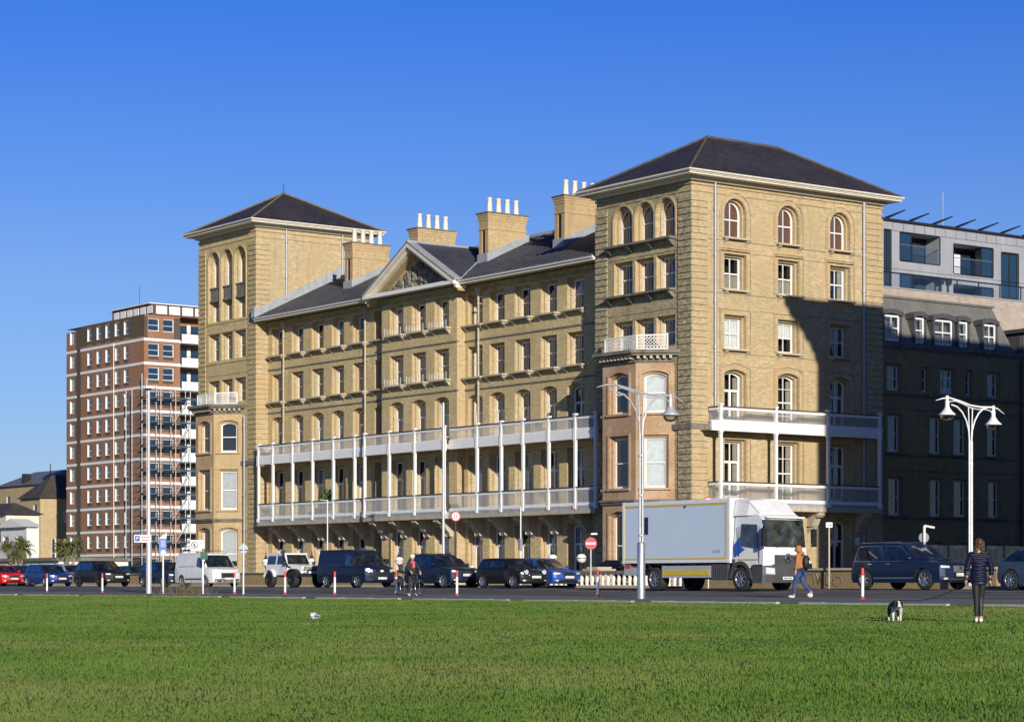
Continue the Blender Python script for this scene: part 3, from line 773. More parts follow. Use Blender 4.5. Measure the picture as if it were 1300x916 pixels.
def bay(x0, x1, yf, ex0, ex1, mats, bl):
    L = math.hypot(ex1-x1, yf)
    ang = math.degrees(math.atan2(-yf, ex1-x1))
    fc, fr, fl = Face(0, yf), Face(x1, yf, ang), Face(ex0, 0, -math.degrees(math.atan2(-yf, x0-ex0)))
    Ll = math.hypot(x0-ex0, yf)
    b = MB(); c = (x0+x1)/2
    rows = [(9.12,11.28,'seg'),(5.2,7.95,'rect'),(.5,3.98,'seg')]
    oc = [(c-.8,c+.8,*r) for r in rows]; orr = [(L/2-.68,L/2+.68,*r) for r in rows]; ol_ = [(Ll/2-.68,Ll/2+.68,*r) for r in rows]
    for f, a, e, ops in ((fc,x0,x1,oc),(fr,0,L,orr),(fl,0,Ll,ol_)):
        facade(b, f, a, e, 0, 11.75, ops, steps=((0,.14),(.1,.36)), tunnel=.25)
    b.build('bay_wall', mats, HB)
    for f, ops in ((fc,oc),(fr,orr),(fl,ol_)):
        for k, o in enumerate(ops):
            window(f, o, HB, 'bay_window', 'plain', bl[k] if f is fr else pick(None,'side',None), dep=.30)
    def ring(p, z0, z1, b, m=0):
        o = [(ex0-p*.4,0.0),(x0-p*.42,yf-p),(x1+p*.42,yf-p),(ex1+p*.4+p*.6,0.0)]
        b.prism([(x,y,z0) for x,y in o], (0,0,z1-z0), m)
    b = MB()
    for p, z0, z1 in ((.1,11.75,11.88),(.42,12.08,12.2),(.55,12.2,12.38)): ring(p, z0, z1, b)
    ring(.04,11.88,12.08,b)
    b2 = MB(); ring(.12, 4.38, 4.5, b2); ring(.2, 4.5, 4.6, b2); b2.build('string_course', M['stone_dark'], HB)
    def dents(p, q):
        p, q = Vector(p), Vector(q); n = max(2, int((q-p).length/.3)); d = (q-p)/n
        for i in range(n):
            a = p+d*(i+.25); t = d.normalized(); nn = t.cross(Vector((0,0,1)))
            b.obox(a+t*.07+nn*.16+Vector((0,0,12.0)), t*.07, nn*.17, Vector((0,0,.08)), 1)
    dents((x0,yf,0),(x1,yf,0)); dents((x1,yf,0),(ex1,0,0)); dents((ex0,0,0),(x0,yf,0))
    b.build('cornice', [M['stone_dark'], M['stone']], HB)
    # sills and hood moulds
    b = MB()
    for f, ops in ((fc,oc),(fr,orr),(fl,ol_)):
        for o in ops:
            arch_trim(b, f, o, .13, .05)
            P = f.P; b.prism([P(o[0]-.16,o[2],-.12),P(o[1]+.16,o[2],-.12),P(o[1]+.16,o[2],.1),P(o[0]-.16,o[2],.1)], (0,0,-.11))
    b.build('window_moulding', mats[0], HB)
    b = MB(); q = .34
    pts = [(ex0+.25,-.35),(x0+.05,yf+q*.3),(x1-.05,yf+q*.3),(ex1-.1,-.35)]
    for i in range(3):
        p, r = Vector((*pts[i],0)), Vector((*pts[i+1],0)); ln = (r-p).length; d = (r-p)/ln
        n = 2 if i == 1 else 1
        for k in range(n):
            PP = lambda u, z, p=p, d=d: (p.x+d.x*u, p.y+d.y*u, z)
            panel_frame(b, PP, ln*k/n, ln*(k+1)/n, 12.4, 13.2, .07); lattice(b, PP, ln*k/n+.07, ln*(k+1)/n-.07, 12.47, 13.13, .16, .012)
    b.build('bay_railing', M['white'], HB)
bay(-5.52, -2.75, -1.45, -6.95, -1.33, [M['brick_orange'],M['brick_orange'],M['dark']], ('full','full','half'))
bay(-50.6, -48.05, -1.45, -52.05, -46.6, BW, (None,'full','full'))
# ------------------------------------------------------------------ verandas (white ironwork on stone corbels)
def scroll(b, P, wd=.46):
    """stone scroll bracket; P(u, out, z)"""
    prof = [(0,4.06),(1.28,4.06),(1.3,3.86),(1.12,3.74),(.95,3.78),(.8,3.62),(.62,3.36),(.42,3.2),(.3,3.02),(.12,2.98),(0,2.78)]
    a = [P(-wd/2, o, z) for o, z in prof]; c = [P(wd/2, o, z) for o, z in prof]
    n = len(a); b.add(a+c, [list(range(n)), [n+i for i in range(n)][::-1]]); b.add(a+c, [(i,(i+1)%n,n+(i+1)%n,n+i) for i in range(n)], 0)
    for s in (-1, 1):
        for o, z, r in ((1.08,3.9,.13),(.28,3.12,.15)):
            q = [P(s*wd/2+s*.02, o+r*math.cos(t*.7854), z+r*math.sin(t*.7854)) for t in range(8)]
            b.add(q, [list(range(8))])
def veranda(runs, posts, name, wall):
    """runs: list of (P, u0, u1, returns) straight fronts; P(u,out,z) with out = distance in front of the rail line"""
    v = MB(); V = put(MB_slabs(runs, wall), name, HB)
    for P, us in posts:
        for u in us:
            b = MB()
            for (h, z0, z1) in ((.075,4.30,9.42),(.115,9.42,9.5),(.11,4.28,4.5),(.105,8.0,8.7)):
                a = [P(u-h,-h,z0),P(u+h,-h,z0),P(u+h,h,z0),P(u-h,h,z0)]; b.prism(a, (0,0,z1-z0))
            put(b.mesh('post', M['white']), 'post', V)
    return V
def MB_slabs(runs, wall):
    b = MB()
    for P, u0, u1, dep in runs:
        def bar(o0, o1, z0, z1, m): b.prism([P(u0,o0,z0),P(u1,o0,z0),P(u1,o1,z0),P(u0,o1,z0)], (0,0,z1-z0), m)
        bar(-dep,.03,4.24,4.42,1); bar(-dep,.10,4.02,4.24,2); bar(-.05,.05,4.44,4.56,0)
        bar(-dep,-.03,8.14,8.24,2); bar(-.07,.06,8.1,8.62,0); bar(-dep,-.07,8.24,8.4,2)
    return b.mesh('veranda_floor', [M['white'], M['lead'], M['stone']])
def rails(V, P, us):
    for u0, u1 in zip(us, us[1:]):
        for zf, zt in ((4.56,5.5),(8.62,9.38)):
            b = MB(); PP = lambda u, z: P(u, 0, z)
            a, c = u0+.09, u1-.09
            if c-a < .25: continue
            def bar(z0, z1, h, m): b.prism([P(a,-h,z0),P(c,-h,z0),P(c,h,z0),P(a,h,z0)], (0,0,z1-z0), m)
            bar(zt-.06, zt, .075, 1); bar(zt-.2, zt-.06, .04, 0); bar(zf+.0, zf+.06, .035, 0)
            lattice(b, PP, a, c, zf+.06, zt-.2, m=2)
            put(b.mesh('railing_panel', [M['white'], M['handrail'], M['ironwork']]), 'railing_panel', V)
M['handrail'] = plain('handrail', (.05,.035,.035), .5)
PF = lambda y: (lambda u, o, z: (u, y-o, z))
p1, p2, p3 = [-43.6,-41.7,-39.17,-36.66,-34.13,-31.6,-29.95], [-29.9,-27.12,-24.33,-21.25], [-21.2,-18.37,-16.59+.6,-13.9,-11.5,-9.1,-7.3]
b = MB()
V = veranda([(PF(-.5),-43.65,-29.98,1.38),(PF(-.85),-29.97,-21.2,1.14),(PF(-.5),-21.19,-7.25,1.38)],
            [(PF(-.5),p1[:-1]),(PF(-.85),p2),(PF(-.5),p3[1:])], 'veranda', None)
rails(V, PF(-.5), p1); rails(V, PF(-.85), p2); rails(V, PF(-.5), p3)
PL = lambda u, o, z: (-43.62-o, .85-u, z)
rails(V, PL, [0,1.35])
for x in (-42.4,-39.9,-37.4,-34.85,-32.4): 
    b = MB(); scroll(b, lambda u, o, z, x=x: (x+u, .9-o, z)); put(b.mesh('corbel', M['stone']), 'corbel', V)
for x in (-29.2,-27.0,-24.5,-22.2):
    b = MB(); scroll(b, lambda u, o, z, x=x: (x+u, .45-o, z)); put(b.mesh('corbel', M['stone']), 'corbel', V)
for x in (-19.8,-17.3,-14.8,-12.4,-9.6):
    b = MB(); scroll(b, lambda u, o, z, x=x: (x+u, .9-o, z)); put(b.mesh('corbel', M['stone']), 'corbel', V)
PS = lambda u, o, z: (.92+o, u, z)
ps = [1.2,5.06,8.87,12.75]
V2 = veranda([(PS,.55,12.9,.9)], [(PS,ps)], 'veranda', None)
rails(V2, PS, ps)
PR = lambda u, o, z: (.1+u, .5-o, z)
rails(V2, lambda u, o, z: (u, 1.15-o, z), [0,.92]); rails(V2, lambda u, o, z: (u, 12.8-o, z), [0,.92])
for y in (4.6,8.4,12.0):
    b = MB(); scroll(b, lambda u, o, z, y=y: (.0+o*.72, y+u, z)); put(b.mesh('corbel', M['stone']), 'corbel', V2)
# shrub and chairs kept on the verandas
def bush(name, label, cat, c, r, n, mat, group=None, sq=1.0):
    b = MB(); rs = random.Random(int(c[0]*10)+n)
    for i in range(n):
        d = Vector((rs.gauss(0,1), rs.gauss(0,1), rs.gauss(0,1)*sq)).normalized()*r*rs.random()**.4
        p = Vector(c)+d; a = Vector((rs.gauss(0,1),rs.gauss(0,1),rs.gauss(0,1))).normalized()*r*.28; q = a.cross(Vector((rs.gauss(0,1),rs.gauss(0,1),1))).normalized()*r*.1
        b.poly([p-a,p+q,p+a,p-q])
    o = b.build(name, mat); return tag(o, label, cat, group)
M['leaf'] = mottled('leaf', (.05,.095,.018), (.10,.15,.035), 3, .6, 0)
bush('potted_shrub', 'leafy green shrub standing behind the lower white balcony railing', 'plant', (-35.6,-.1,5.7), .55, 240, M['leaf'])
def chair(x, y, z, lab, rz=0):
    b = MB(); t = thing('patio_chair', lab, 'chair', (x,y,z), rz)
    for sx in (-.24,.24):
        for sy in (-.22,.22): b.tube([(sx,sy,0),(sx,sy,.44 if sy < 0 else .95)], .018, 6)
    b.build('chair_frame', M['white'], t, world=False)
    b = MB(); b.box(-.27,.27,-.26,.26,.42,.46); b.build('seat', M['white'], t, world=False)
    b = MB()
    for k in range(6): b.box(-.25+.09*k,-.2+.09*k,.2,.23,.5,.95)
    b.box(-.27,.27,.195,.235,.92,.98); b.build('backrest', M['white'], t, world=False)
chair(-12.9, 0, 8.42, 'white slatted patio chair on the upper balcony left of the tower shadow', R(200))
chair(-12.6, 0, 4.45, 'white slatted patio chair on the lower balcony, nearest the orange brick bay', R(200))
chair(-21.9, -.1, 8.42, 'white slatted patio chair on the upper balcony just right of the tall thin lamp post', R(160))
chair(-38.2, .1, 8.42, 'white slatted patio chair on the upper balcony at its far left end', R(170))
# ------------------------------------------------------------------ brown brick neighbour with mansard roof (right)
NB = thing('mansard_building', 'dark brown brick building with white sash windows under a grey seamed mansard roof', 'building', (-.6,14,0))
NX = -.6
Nf = Face(NX, 0, 90); b = MB()
rows = [(10.98,12.45,'rect',((15.45,1.15),(17.97,.62),(19.75,1.25),(21.57,.62),(23.6,1.1),(27.2,1.1),(29.5,1.1))),
        (7.55,9.68,'rect',((15.5,1.15),(18.83,1.1),(20.83,1.2),(23.6,1.1),(27.2,1.1),(29.6,1.1))),
        (4.0,6.18,'rect',((15.55,1.15),(18.85,1.1),(20.85,1.2),(23.7,1.1),(27.2,1.1),(29.6,1.1))),
        (.5,2.55,'seg',((15.7,1.4),(18.95,1.4),(20.95,1.4),(23.8,1.4),(27.2,1.4)))]
ops = []
for e, g, k, l in rows: ops += [(c-w_/2, c+w_/2, e, g, k) for c, w_ in l]
facade(b, Nf, 13.86, 40, 0, 13.5, ops, steps=((0,.12),(.08,.34)), tunnel=.5)
b.box(NX-12,NX-.35,13.9,40,13.3,13.5)
b.poly([(NX-12,40,0),(NX,40,0),(NX,40,13.5),(NX-12,40,13.5)])
b.build('wall', [M['brick_dark'],M['brick_dark'],M['dark']], NB)
for i, o in enumerate(ops):
    window(Nf, o, NB, 'sash_window' if o[4] == 'rect' else 'arched_window', 'french' if (o[2] > 10 and 19 < o[0] < 20) else ('plain' if o[4] == 'rect' else 'sash'), pick('half','side',None,'half'), ins=.07, dep=.26)
b = MB()
for z, h, p in ((10.72,.14,.12),(7.36,.09,.07),(3.82,.09,.07),(6.5,.07,.03),(9.95,.07,.03)): b = MB(); b.box(NX-.05,NX+p,13.9,40.05,z,z+h); b.build('string_course', M['stone_dark'], NB)
b = MB()
for z, h, p in ((13.42,.22,.16),(13.3,.12,.08)): b.box(NX-.05,NX+p,13.9,40.05,z,z+h)
b.build('cornice', M['stone_dark'], NB)
for o in ops:
    if o[4] == 'rect' and o[2] < 10.5: b = MB(); b.box(NX-.05,NX+.22,o[0]-.22,o[1]+.22,o[2]-.12,o[2]-.02); b.build('sill', M['stone_dark'], NB)
for y in (14.15, 25.9):
    p = MB(); p.tube([(NX+.1,y,.2),(NX+.1,y,13.2)], .07, 8); p.build('downpipe', M['black'], NB)
b = MB(); zb, zt, y1b, y1t, sl_ = 13.64, 16.3, 25.4, 24.45, .95
b.poly([(NX+.02,13.9,zb),(NX+.02,y1b,zb),(NX-sl_,y1t,zt),(NX-sl_,13.9,zt)]); b.poly([(NX+.02,y1b,zb),(NX-11,y1b,zb),(NX-11,y1t,zt),(NX-sl_,y1t,zt)])
b.poly([(NX-sl_,13.9,zt),(NX-sl_,y1t,zt),(NX-11,y1t,zt),(NX-11,13.9,zt)])
y = 14.3
while y < 24.4: b.tube([(NX+.04,y,zb),(NX-sl_+.02,y,zt)], .028, 5); y += .52
b.box(NX-sl_-.2,NX-sl_+.12,13.9,y1t+.12,zt-.02,zt+.1)
M['zinc'] = mottled('zinc_cladding', (.15,.145,.14), (.20,.195,.185), 1.2, .5, .05, .2)
b.build('mansard_roof', M['zinc'], NB)
M['zinc_dark'] = plain('dark_zinc', (.085,.085,.095), .5, .2)
for yc, wd in ((15.2,1.25),(17.42,.75),(19.35,1.5),(20.98,.75),(23.2,1.05)):
    D = MB(); z0, z1 = 13.72, 15.1
    D.box(NX-1.0,NX+.10,yc-wd/2-.12,yc-wd/2,z0,z1); D.box(NX-1.0,NX+.10,yc+wd/2,yc+wd/2+.12,z0,z1)
    n = 8; arc = [(yc-wd/2-.2+(wd+.4)*i/n, z1+.16*math.sin(math.pi*i/n)) for i in range(n+1)]
    D.prism([(NX+.16,y_,z_+.26) for y_, z_ in arc][::-1]+[(NX+.16,y_,z_-.02*0) for y_, z_ in arc], (-1.3,0,0))
    d_ = D.build('dormer', M['zinc_dark'], NB)
    window(Nf, (yc-wd/2,yc+wd/2,z0,z1+.05,'rect'), d_, 'sash_window', 'sash' if wd > 1 else 'plain', pick('half',None,'side'), ins=0, dep=0)
# lower roof range at the far right end
b = MB(); b.box(NX-9,NX-.3,26.2,40,13.5,14.9); b.box(NX-9,NX+.25,26.0,40.1,14.9,15.12)
b.box(NX-.3,NX-.2,26.3,26.5,13.6,14.9)
b.build('roof_storey', M['zinc_dark'], NB)
for yc in (27.5, 30.2):
    window(Face(NX-.3,0,90), (yc-.55,yc+.55,13.6,14.8,'rect'), NB, 'sash_window', 'plain', 'side', ins=0, dep=-.06)

# ------------------------------------------------------------------ modern grey block behind
MO = thing('modern_block', 'modern grey clad block with recessed glazed balconies rising behind the mansard roof', 'building', (-8,20,0))
M['panel'] = mottled('fibre_cement_panel', (.27,.28,.31), (.35,.36,.40), .6, .6, .03, streak=.25)
M['blueglass'] = plain('dark_blue_glazing', (.012,.035,.065), .06, Coat_Weight=1)
X = -8; Mf = Face(X, 0, 90)
ho = [(22.2,22.75,15,21.5),(23.55,27.0,19.75,21.45),(23.55,27.0,16.6,18.95),(28.25,31.8,19.35,21.15),(28.25,31.8,16.6,18.65),(32.6,34.15,15.2,21.0),(36.5,40,19.3,21.1),(36.5,40,16.6,18.6)]
b = MB(); facade(b, Mf, 14, 48, 0, 22.05, [(*o,'rect') for o in ho], steps=((0,1.6),), tunnel=.05)
b.box(X-14,X-.02,14,48,21.8,22.0); b.poly([(X,48,0),(X-14,48,0),(X-14,48,22),(X,48,22)]); b.poly([(X,14,0),(X-14,14,0),(X-14,14,22),(X,14,22)])
b.build('wall', [M['panel'],M['panel'],M['dark']], MO)
b = MB()
for y in [22.0+.92*i for i in range(28)]: b.box(X,X+.006,y-.012,y+.012,21.5,22.05); 
for z in (21.5,19.2,18.98,16.5): b.box(X,X+.007,14,48,z-.012,z+.012)
b.build('panel_joint', M['black'], MO)
b = MB(); b.box(X-.3,X+.18,14,48.1,22.05,22.17); b.build('parapet_cap', M['black'], MO)
for k, (a, c, e, g) in enumerate(ho):
    w_ = MB(); wide = c-a > 2
    d = 1.2 if wide else .08
    w_.box(X-d-.05,X-d,a+.02,c-.02,e+.02,g-.02,1)
    for y in np.linspace(a+.04, c-.04, 4 if wide else 3): w_.box(X-d-.04,X-d+.04,y-.035,y+.035,e,g,0)
    w_.box(X-d-.03,X-d+.035,a,c,e,e+.08,0); w_.box(X-d-.03,X-d+.035,a,c,g-.08,g,0)
    if not wide: w_.box(X-d-.03,X-d+.03,a,c,(e+g)/2-.15,(e+g)/2+.15,0)
    if wide:
        s = a if k in (1,2) else c-1.0
        w_.box(X-.5,X-.06,s,s+1.0,e+.05,g-.04,1); w_.box(X-.52,X-.03,s-.03,s+.03,e,g,0); w_.box(X-.52,X-.03,s+.97,s+1.03,e,g,0)
    w_.box(X-.02,X+.03,a-.05,a,e,g,0); w_.box(X-.02,X+.03,c,c+.05,e,g,0); w_.box(X-.02,X+.03,a,c,g,g+.05,0); w_.box(X-.02,X+.03,a,c,e-.05,e,0)
    if wide: 
        for s in (a+.15,): w_.box(X-1.15,X-1.12,a+1.25,a+1.8,e+.1,g-.4,2)
    wo = w_.build('balcony_window', [M['black'],M['blueglass'],M['blind']], MO)
    if wide:
        q = MB(); ya, yc_ = a+(1.05 if k in (1,2) else .05), c-(.05 if k in (1,2) else 1.05); q.poly([(X-.05,ya,e+.05),(X-.05,yc_,e+.05),(X-.05,yc_,e+.95),(X-.05,ya,e+.95)])
        q.tube([(X-.05,a,e+.98),(X-.05,c,e+.98)], .025, 6, 1); q.build('glass_balustrade', [M['glass'],M['steel']], wo)
for i in range(9):
    y = 20.6+i*2.05; b = MB(); b.prism([(X-.4,y,22.2),(X+1.25,y,22.52),(X+1.25,y,22.57),(X-.4,y,22.34)], (0,.09,0)); b.build('roof_fin', M['black'], MO)
for y in (28.0-.35, 28.0-1.0):
    b = MB(); b.tube([(X+.1,y,16.4),(X+.1,y,18.6)], .07, 8); b.prism([(X,y-.22,18.95),(X,y+.22,18.95),(X,y+.12,18.55),(X,y-.12,18.55)], (.26,0,0)); b.build('rainwater_hopper', M['black'], MO)
b = MB(); b.tube([(X-1.5,28.9,22),(X-1.5,28.9,24.6)], .025, 6); b.build('aerial', M['signback'], MO)
# terrace wall with glass rail and planting
M['rubble'] = brick('pale_stone_cladding', (.48,.40,.34), (.36,.30,.26), (.24,.2,.17), (.3,.25,.2), .3, .42, .14)
TW = thing('terrace_wall', 'pale stone clad terrace parapet with a glass rail in front of the grey block', 'wall', (-5.4,16,0))
b = MB(); b.box(-5.7,-5.4,13.9,40,13,17.55); b.box(-5.75,-5.35,13.85,40.1,17.55,17.62,1); b.build('parapet', [M['rubble'],M['panel']], TW)
b = MB(); b.poly([(-5.55,13.9,17.63),(-5.55,40,17.63),(-5.55,40,18.45),(-5.55,13.9,18.45)]); b.build('glass_rail', M['glass'], TW)
b = MB(); b.tube([(-5.55,13.9,18.47),(-5.55,40,18.47)], .035, 6)
y = 14.5
while y < 40: b.box(-5.58,-5.53,y-.03,y+.03,17.6,18.45); y += 1.9
b.build('handrail', M['black'], TW)
M['drygrass'] = mottled('dry_grass', (.20,.19,.06), (.36,.33,.14), 3, .8, 0)
for i, (y, m, lab) in enumerate(((19.2,'leaf','dark green low shrub planted on the roof terrace above the mansard'),(21.0,'drygrass','straw coloured ornamental grass planted on the roof terrace'),(22.6,'drygrass','second clump of yellowish ornamental grass further right on the roof terrace'))):
    b = MB(); rs = random.Random(i+40)
    for k in range(420):
        x, yy = -4.6+rs.uniform(-.4,.4), y+rs.gauss(0,.6); h = rs.uniform(.35,1.0); dx, dy = rs.gauss(0,.2), rs.gauss(0,.25)
        b.poly([(x,yy-.015,16.2),(x,yy+.015,16.2),(x+dx,yy+dy,16.2+h)])
    o = b.build('terrace_plant', M[m]); tag(o, lab, 'plant')
# glass screen at the foot of the neighbour
GS = thing('glass_screen', 'low teal glass windbreak in front of the dark brown building, behind the blue estate car', 'fence', (3,13,0))
b = MB(); b.poly([(3,12.95,.9),(3,40,.9),(3,40,2.3),(3,12.95,2.3)]); b.build('glass_panel', M['glass'], GS)
b = MB(); y = 12.95
while y < 40: b.box(2.95,3.05,y-.04,y+.04,0,2.32); y += 1.5
b.box(2.8,3.2,12.9,40,0,.88); b.build('frame', M['signback'], GS)
# block over the side street (throws the shadow on the side wall)
OB = thing('corner_block', 'tall flat roofed block across the side street, its cornice shading the yellow side wall', 'building', (34,-4.6,0))
CX, CY, CZ = 34.0, -4.45, 25.45
b = MB(); ops = [(CY+2.0+k*4, CY+3.4+k*4, 1.2+3.3*j, 3.0+3.3*j, 'rect') for k in range(9) for j in range(7)]
fo_ = [(1.5+k*4, 2.9+k*4, 1.2+3.3*j, 3.0+3.3*j, 'rect') for k in range(4) for j in range(7)]
facade(b, Face(CX+18, 0, 90), CY, 1.2, 0, CZ-.5, []); b.box(CX+.01,CX+17.9,1.2,44,0,CZ-.6); facade(b, Face(CX, CY, 0), 0, 18, 0, CZ-.5, fo_, steps=((0,.2),), tunnel=.02)
b.poly([(CX,CY,0),(CX,1.2,0),(CX,1.2,CZ-.5),(CX,CY,CZ-.5)]); b.poly([(CX,1.2,0),(CX+18,1.2,0),(CX+18,1.2,CZ-.5),(CX,1.2,CZ-.5)])
b.build('wall', [M['brick_dark'],M['stone'],M['dark']], OB)
b = MB()
for k, (p, z0, z1) in enumerate(((1.75,CZ-.45,CZ),(1.5,CZ-.9,CZ-.45),(1.05,CZ-1.35,CZ-.9),(.7,CZ-1.8,CZ-1.35),(.35,CZ-2.3,CZ-1.8),(.15,CZ-2.8,CZ-2.3))): b.box(CX-p,CX+18+p,CY-p,1.2+p*.1,z0,z1)
b.build('cornice', M['stone'], OB)

# ------------------------------------------------------------------ red brick flats on the left
FB = thing('flats_tower', 'tall red brick block of flats with white floor bands, many windows and white balconies', 'building', (-147.45,44.3,0))
fx, fy, fz, st = -147.45, 44.26, 31.1, 2.752
Ff = Face(0, fy); b = MB(); wx = [-161.6,-159.1,-156.75,-154.3,-151.95]; ops = []
for j in range(11):
    t = fz-.28-st*j+(.12 if j == 0 else 0)
    ops += [(x-.6, x+.6, t-1.78, t-.28, 'rect') for x in wx]
facade(b, Ff, -164.0, fx, 0, fz, ops, steps=((0,.2),), mi=(0,1,2), tunnel=.35)
o6 = [(-166.6,-165.4,o[2],o[3],'rect') for o in ops[::5]]
facade(b, Face(0, fy-.0), -168.0, -165.2+.9, 0, fz-.6, [(-167.0,-165.75,o[2],o[3],'rect') for o in ops[::5]], steps=((0,.3),), mi=(0,1,2), tunnel=.35)
Fs = Face(fx, 0, 90); sops = []
for j in range(11):
    t = fz-.28-st*j+(.12 if j == 0 else 0)
    sops += [(y-.68, y+.68, t-1.72, t-.28, 'rect') for y in (45.45,47.35)]
facade(b, Fs, fy, 48.9, 0, fz, sops, steps=((0,.12),), mi=(0,1,2), tunnel=.35)
b.box(-168,fx,fy+.02,fy+14,fz-.03,fz); b.poly([(-168,fy,0),(-168,fy+14,0),(-168,fy+14,fz-.6),(-168,fy,fz-.6)])
b.box(fx-1.9,fx-1.7,48.9,58,0,fz)
b.box(-165.35,-164.0,fy-.012,fy+1,0,fz-.2,3)
_box = b.box; b.box = lambda *a: _box(*a[:6], 3)
for o in ops: b.box(o[0],o[1],fy-.012,fy-.001,o[2]-.42,o[2]-.03)
for o in sops[2:]: b.box(fx+.001,fx+.012,o[0],o[1],o[2]-.42,o[2]-.03)
for k in range(5): b.box(wx[k]-.62,wx[k]+.62,fy-.013,fy,0,.4)
b.box(-164,-147.46,fy-.011,fy,fz-st+.1,fz-.1) if 0 else None
b.box(-164,fx+.012,fy-.014,fy-.002,fz-.25,fz); b.box(fx,fx+.012,fy,44.7,fz-st+.05,fz-.2); b.box(fx,fx+.012,48.1,48.9,fz-st+.05,fz-.2)
for a, c in zip([-164]+[x+.62 for x in wx], [x-.62 for x in wx]+[fx+.012]): b.box(a,c,fy-.015,fy-.003,fz-st+.25,fz-.2); b.box(a,c,fy-.015,fy-.003,.0,3.1)
b.build('wall', [M['brick_red'],M['white'],M['dark'],M['brick_umber']], FB)
b = MB()
for j in range(1, 11):
    z = fz-.28-st*j; b.box(-164.05,fx+.06,fy-.06,fy+.05,z,z+.3); b.box(fx-.02,fx+.06,fy+.05,48.95,z,z+.3); b.box(-168,-165.2,fy-.05,fy+.05,z,z+.3)
b.build('floor_band', M['white'], FB)
wc = 0
for F_, oo in ((Ff, ops), (Fs, sops)):
    me = MB(); 
    for o in oo[:1]:
        w_, h_ = o[1]-o[0], o[3]-o[2]
        me.box(-w_/2,w_/2,.0,.04,0,h_,1)
        for s in (-1, 1): me.box(s*w_/2-(.05 if s > 0 else 0),s*w_/2+(.05 if s < 0 else 0),-.02,.03,0,h_,0)
        me.box(-w_/2,w_/2,-.02,.03,0,.07,0); me.box(-w_/2,w_/2,-.02,.03,h_-.07,h_,0); me.box(-w_/2,w_/2,-.015,.03,h_*.45,h_*.45+.05,0)
    mm = me.mesh('flat_window', [M['white'],M['blueglass']]); 
    for k, o in enumerate(oo):
        put(mm, 'window', FB, Vector(F_.P((o[0]+o[1])/2, o[2], .16 if F_ is Ff else .1))-root_loc(FB), rz=F_.r); wc += 1
for o in ops[::5]:
    put(mm, 'window', FB, Vector((-166.37,fy+.26,o[2]))-root_loc(FB))
for j in range(11):
    z = fz-.3-st*(j+1); b = MB()
    b.box(fx-1.7,fx+.5,48.9,56,z-.05,z+.15,0); b.box(fx+.42,fx+.5,48.9,56,z+.15,z+1.0,0 if j%3 else 0)
    b.box(fx-1.69,fx-1.6,49.2,50.6,z+.2,z+2.2,1); b.box(fx-1.69,fx-1.58,51.2,52.6,z+.15,z+2.2,1); b.box(fx-1.68,fx-1.55,50.65,51.1,z+.15,z+2.3,0)
    b.tube([(fx+.46,48.9,z+1.15),(fx+.46,56,z+1.15)], .03, 5, 2)
    b.build('balcony', [M['white'],M['blueglass'],M['black']], FB)
b = MB(); b.box(-158,fx-.8,fy+1.2,fy+12,fz,fz+1.35,0)
for x in np.arange(-157.5,-148.6,1.7): b.box(x,x+1.3,fy+1.15,fy+1.2,fz+.25,fz+1.1,1)
for y in np.arange(46.2,55,1.7): b.box(fx-.8,fx-.75,y,y+1.4,fz+.25,fz+1.2,1)
b.box(-158.3,fx-.5,fy+.9,fy+12.2,fz+1.35,fz+1.45,1)
b.build('penthouse', [M['brick_umber'],M['white']], FB)
b = MB(); b.tube([(-155.0,fy+.3,0),(-155.0,fy-.12,0.2),(-155.0,fy-.12,fz-st)], .06, 6); b.build('downpipe', M['cream'], FB)
b = MB(); b.tube([(-152.5,fy+2,fz),(-152.5,fy+2,fz+4)], .03, 5); b.build('aerial', M['black'], FB)
# scaffold on the balcony side of the flats
SF = thing('scaffold', 'steel tube scaffold with boarded lifts against the balcony side of the red brick flats', 'scaffold', (fx+1.2,45,0))
lifts = [2.1+2.752*k for k in range(8)]
for y in (43.6,45.4,47.3,49.2,51.0):
    for x in (fx+.75, fx+1.95):
        b = MB(); b.tube([(x,y,0),(x,y,22.6+rnd.uniform(-.4,1.6))], .05, 6); b.build('standard', M['steel'], SF)
for x in (-149.0,-150.5):
    b = MB(); b.tube([(x,43.5,0),(x,43.5,22.5)], .05, 6); b.build('standard', M['steel'], SF)
for z in lifts:
    for x in (fx+.75, fx+1.95):
        for dz in (0, 1.0):
            b = MB(); b.tube([(x,43.2,z+dz),(x,51.6,z+dz)], .04, 6); b.build('ledger', M['steel'], SF)
    b = MB(); b.box(fx+.7,fx+2.0,43.3,51.5,z+.04,z+.12); b.build('boards', M['board_wood'] if 'board_wood' in M else M['greyplastic'], SF)
for k, z in enumerate(lifts[:-1]):
    b = MB(); y0 = (47.3 if k % 2 else 47.0); b.tube([(fx+2.02,y0,z),(fx+2.02,y0+1.9,z+2.75)], .04, 6); b.build('brace', M['steel'], SF)
b = MB()   # ladder-like corner tower
z = .5
while z < 22: b.tube([(fx+.75,43.6,z),(fx+1.95,43.6,z)], .035, 5); b.tube([(-149,43.5,z+.2),(fx+.75,43.6,z+.2)], .035, 5); z += .7
b.build('ladder_rungs', M['steel'], SF)

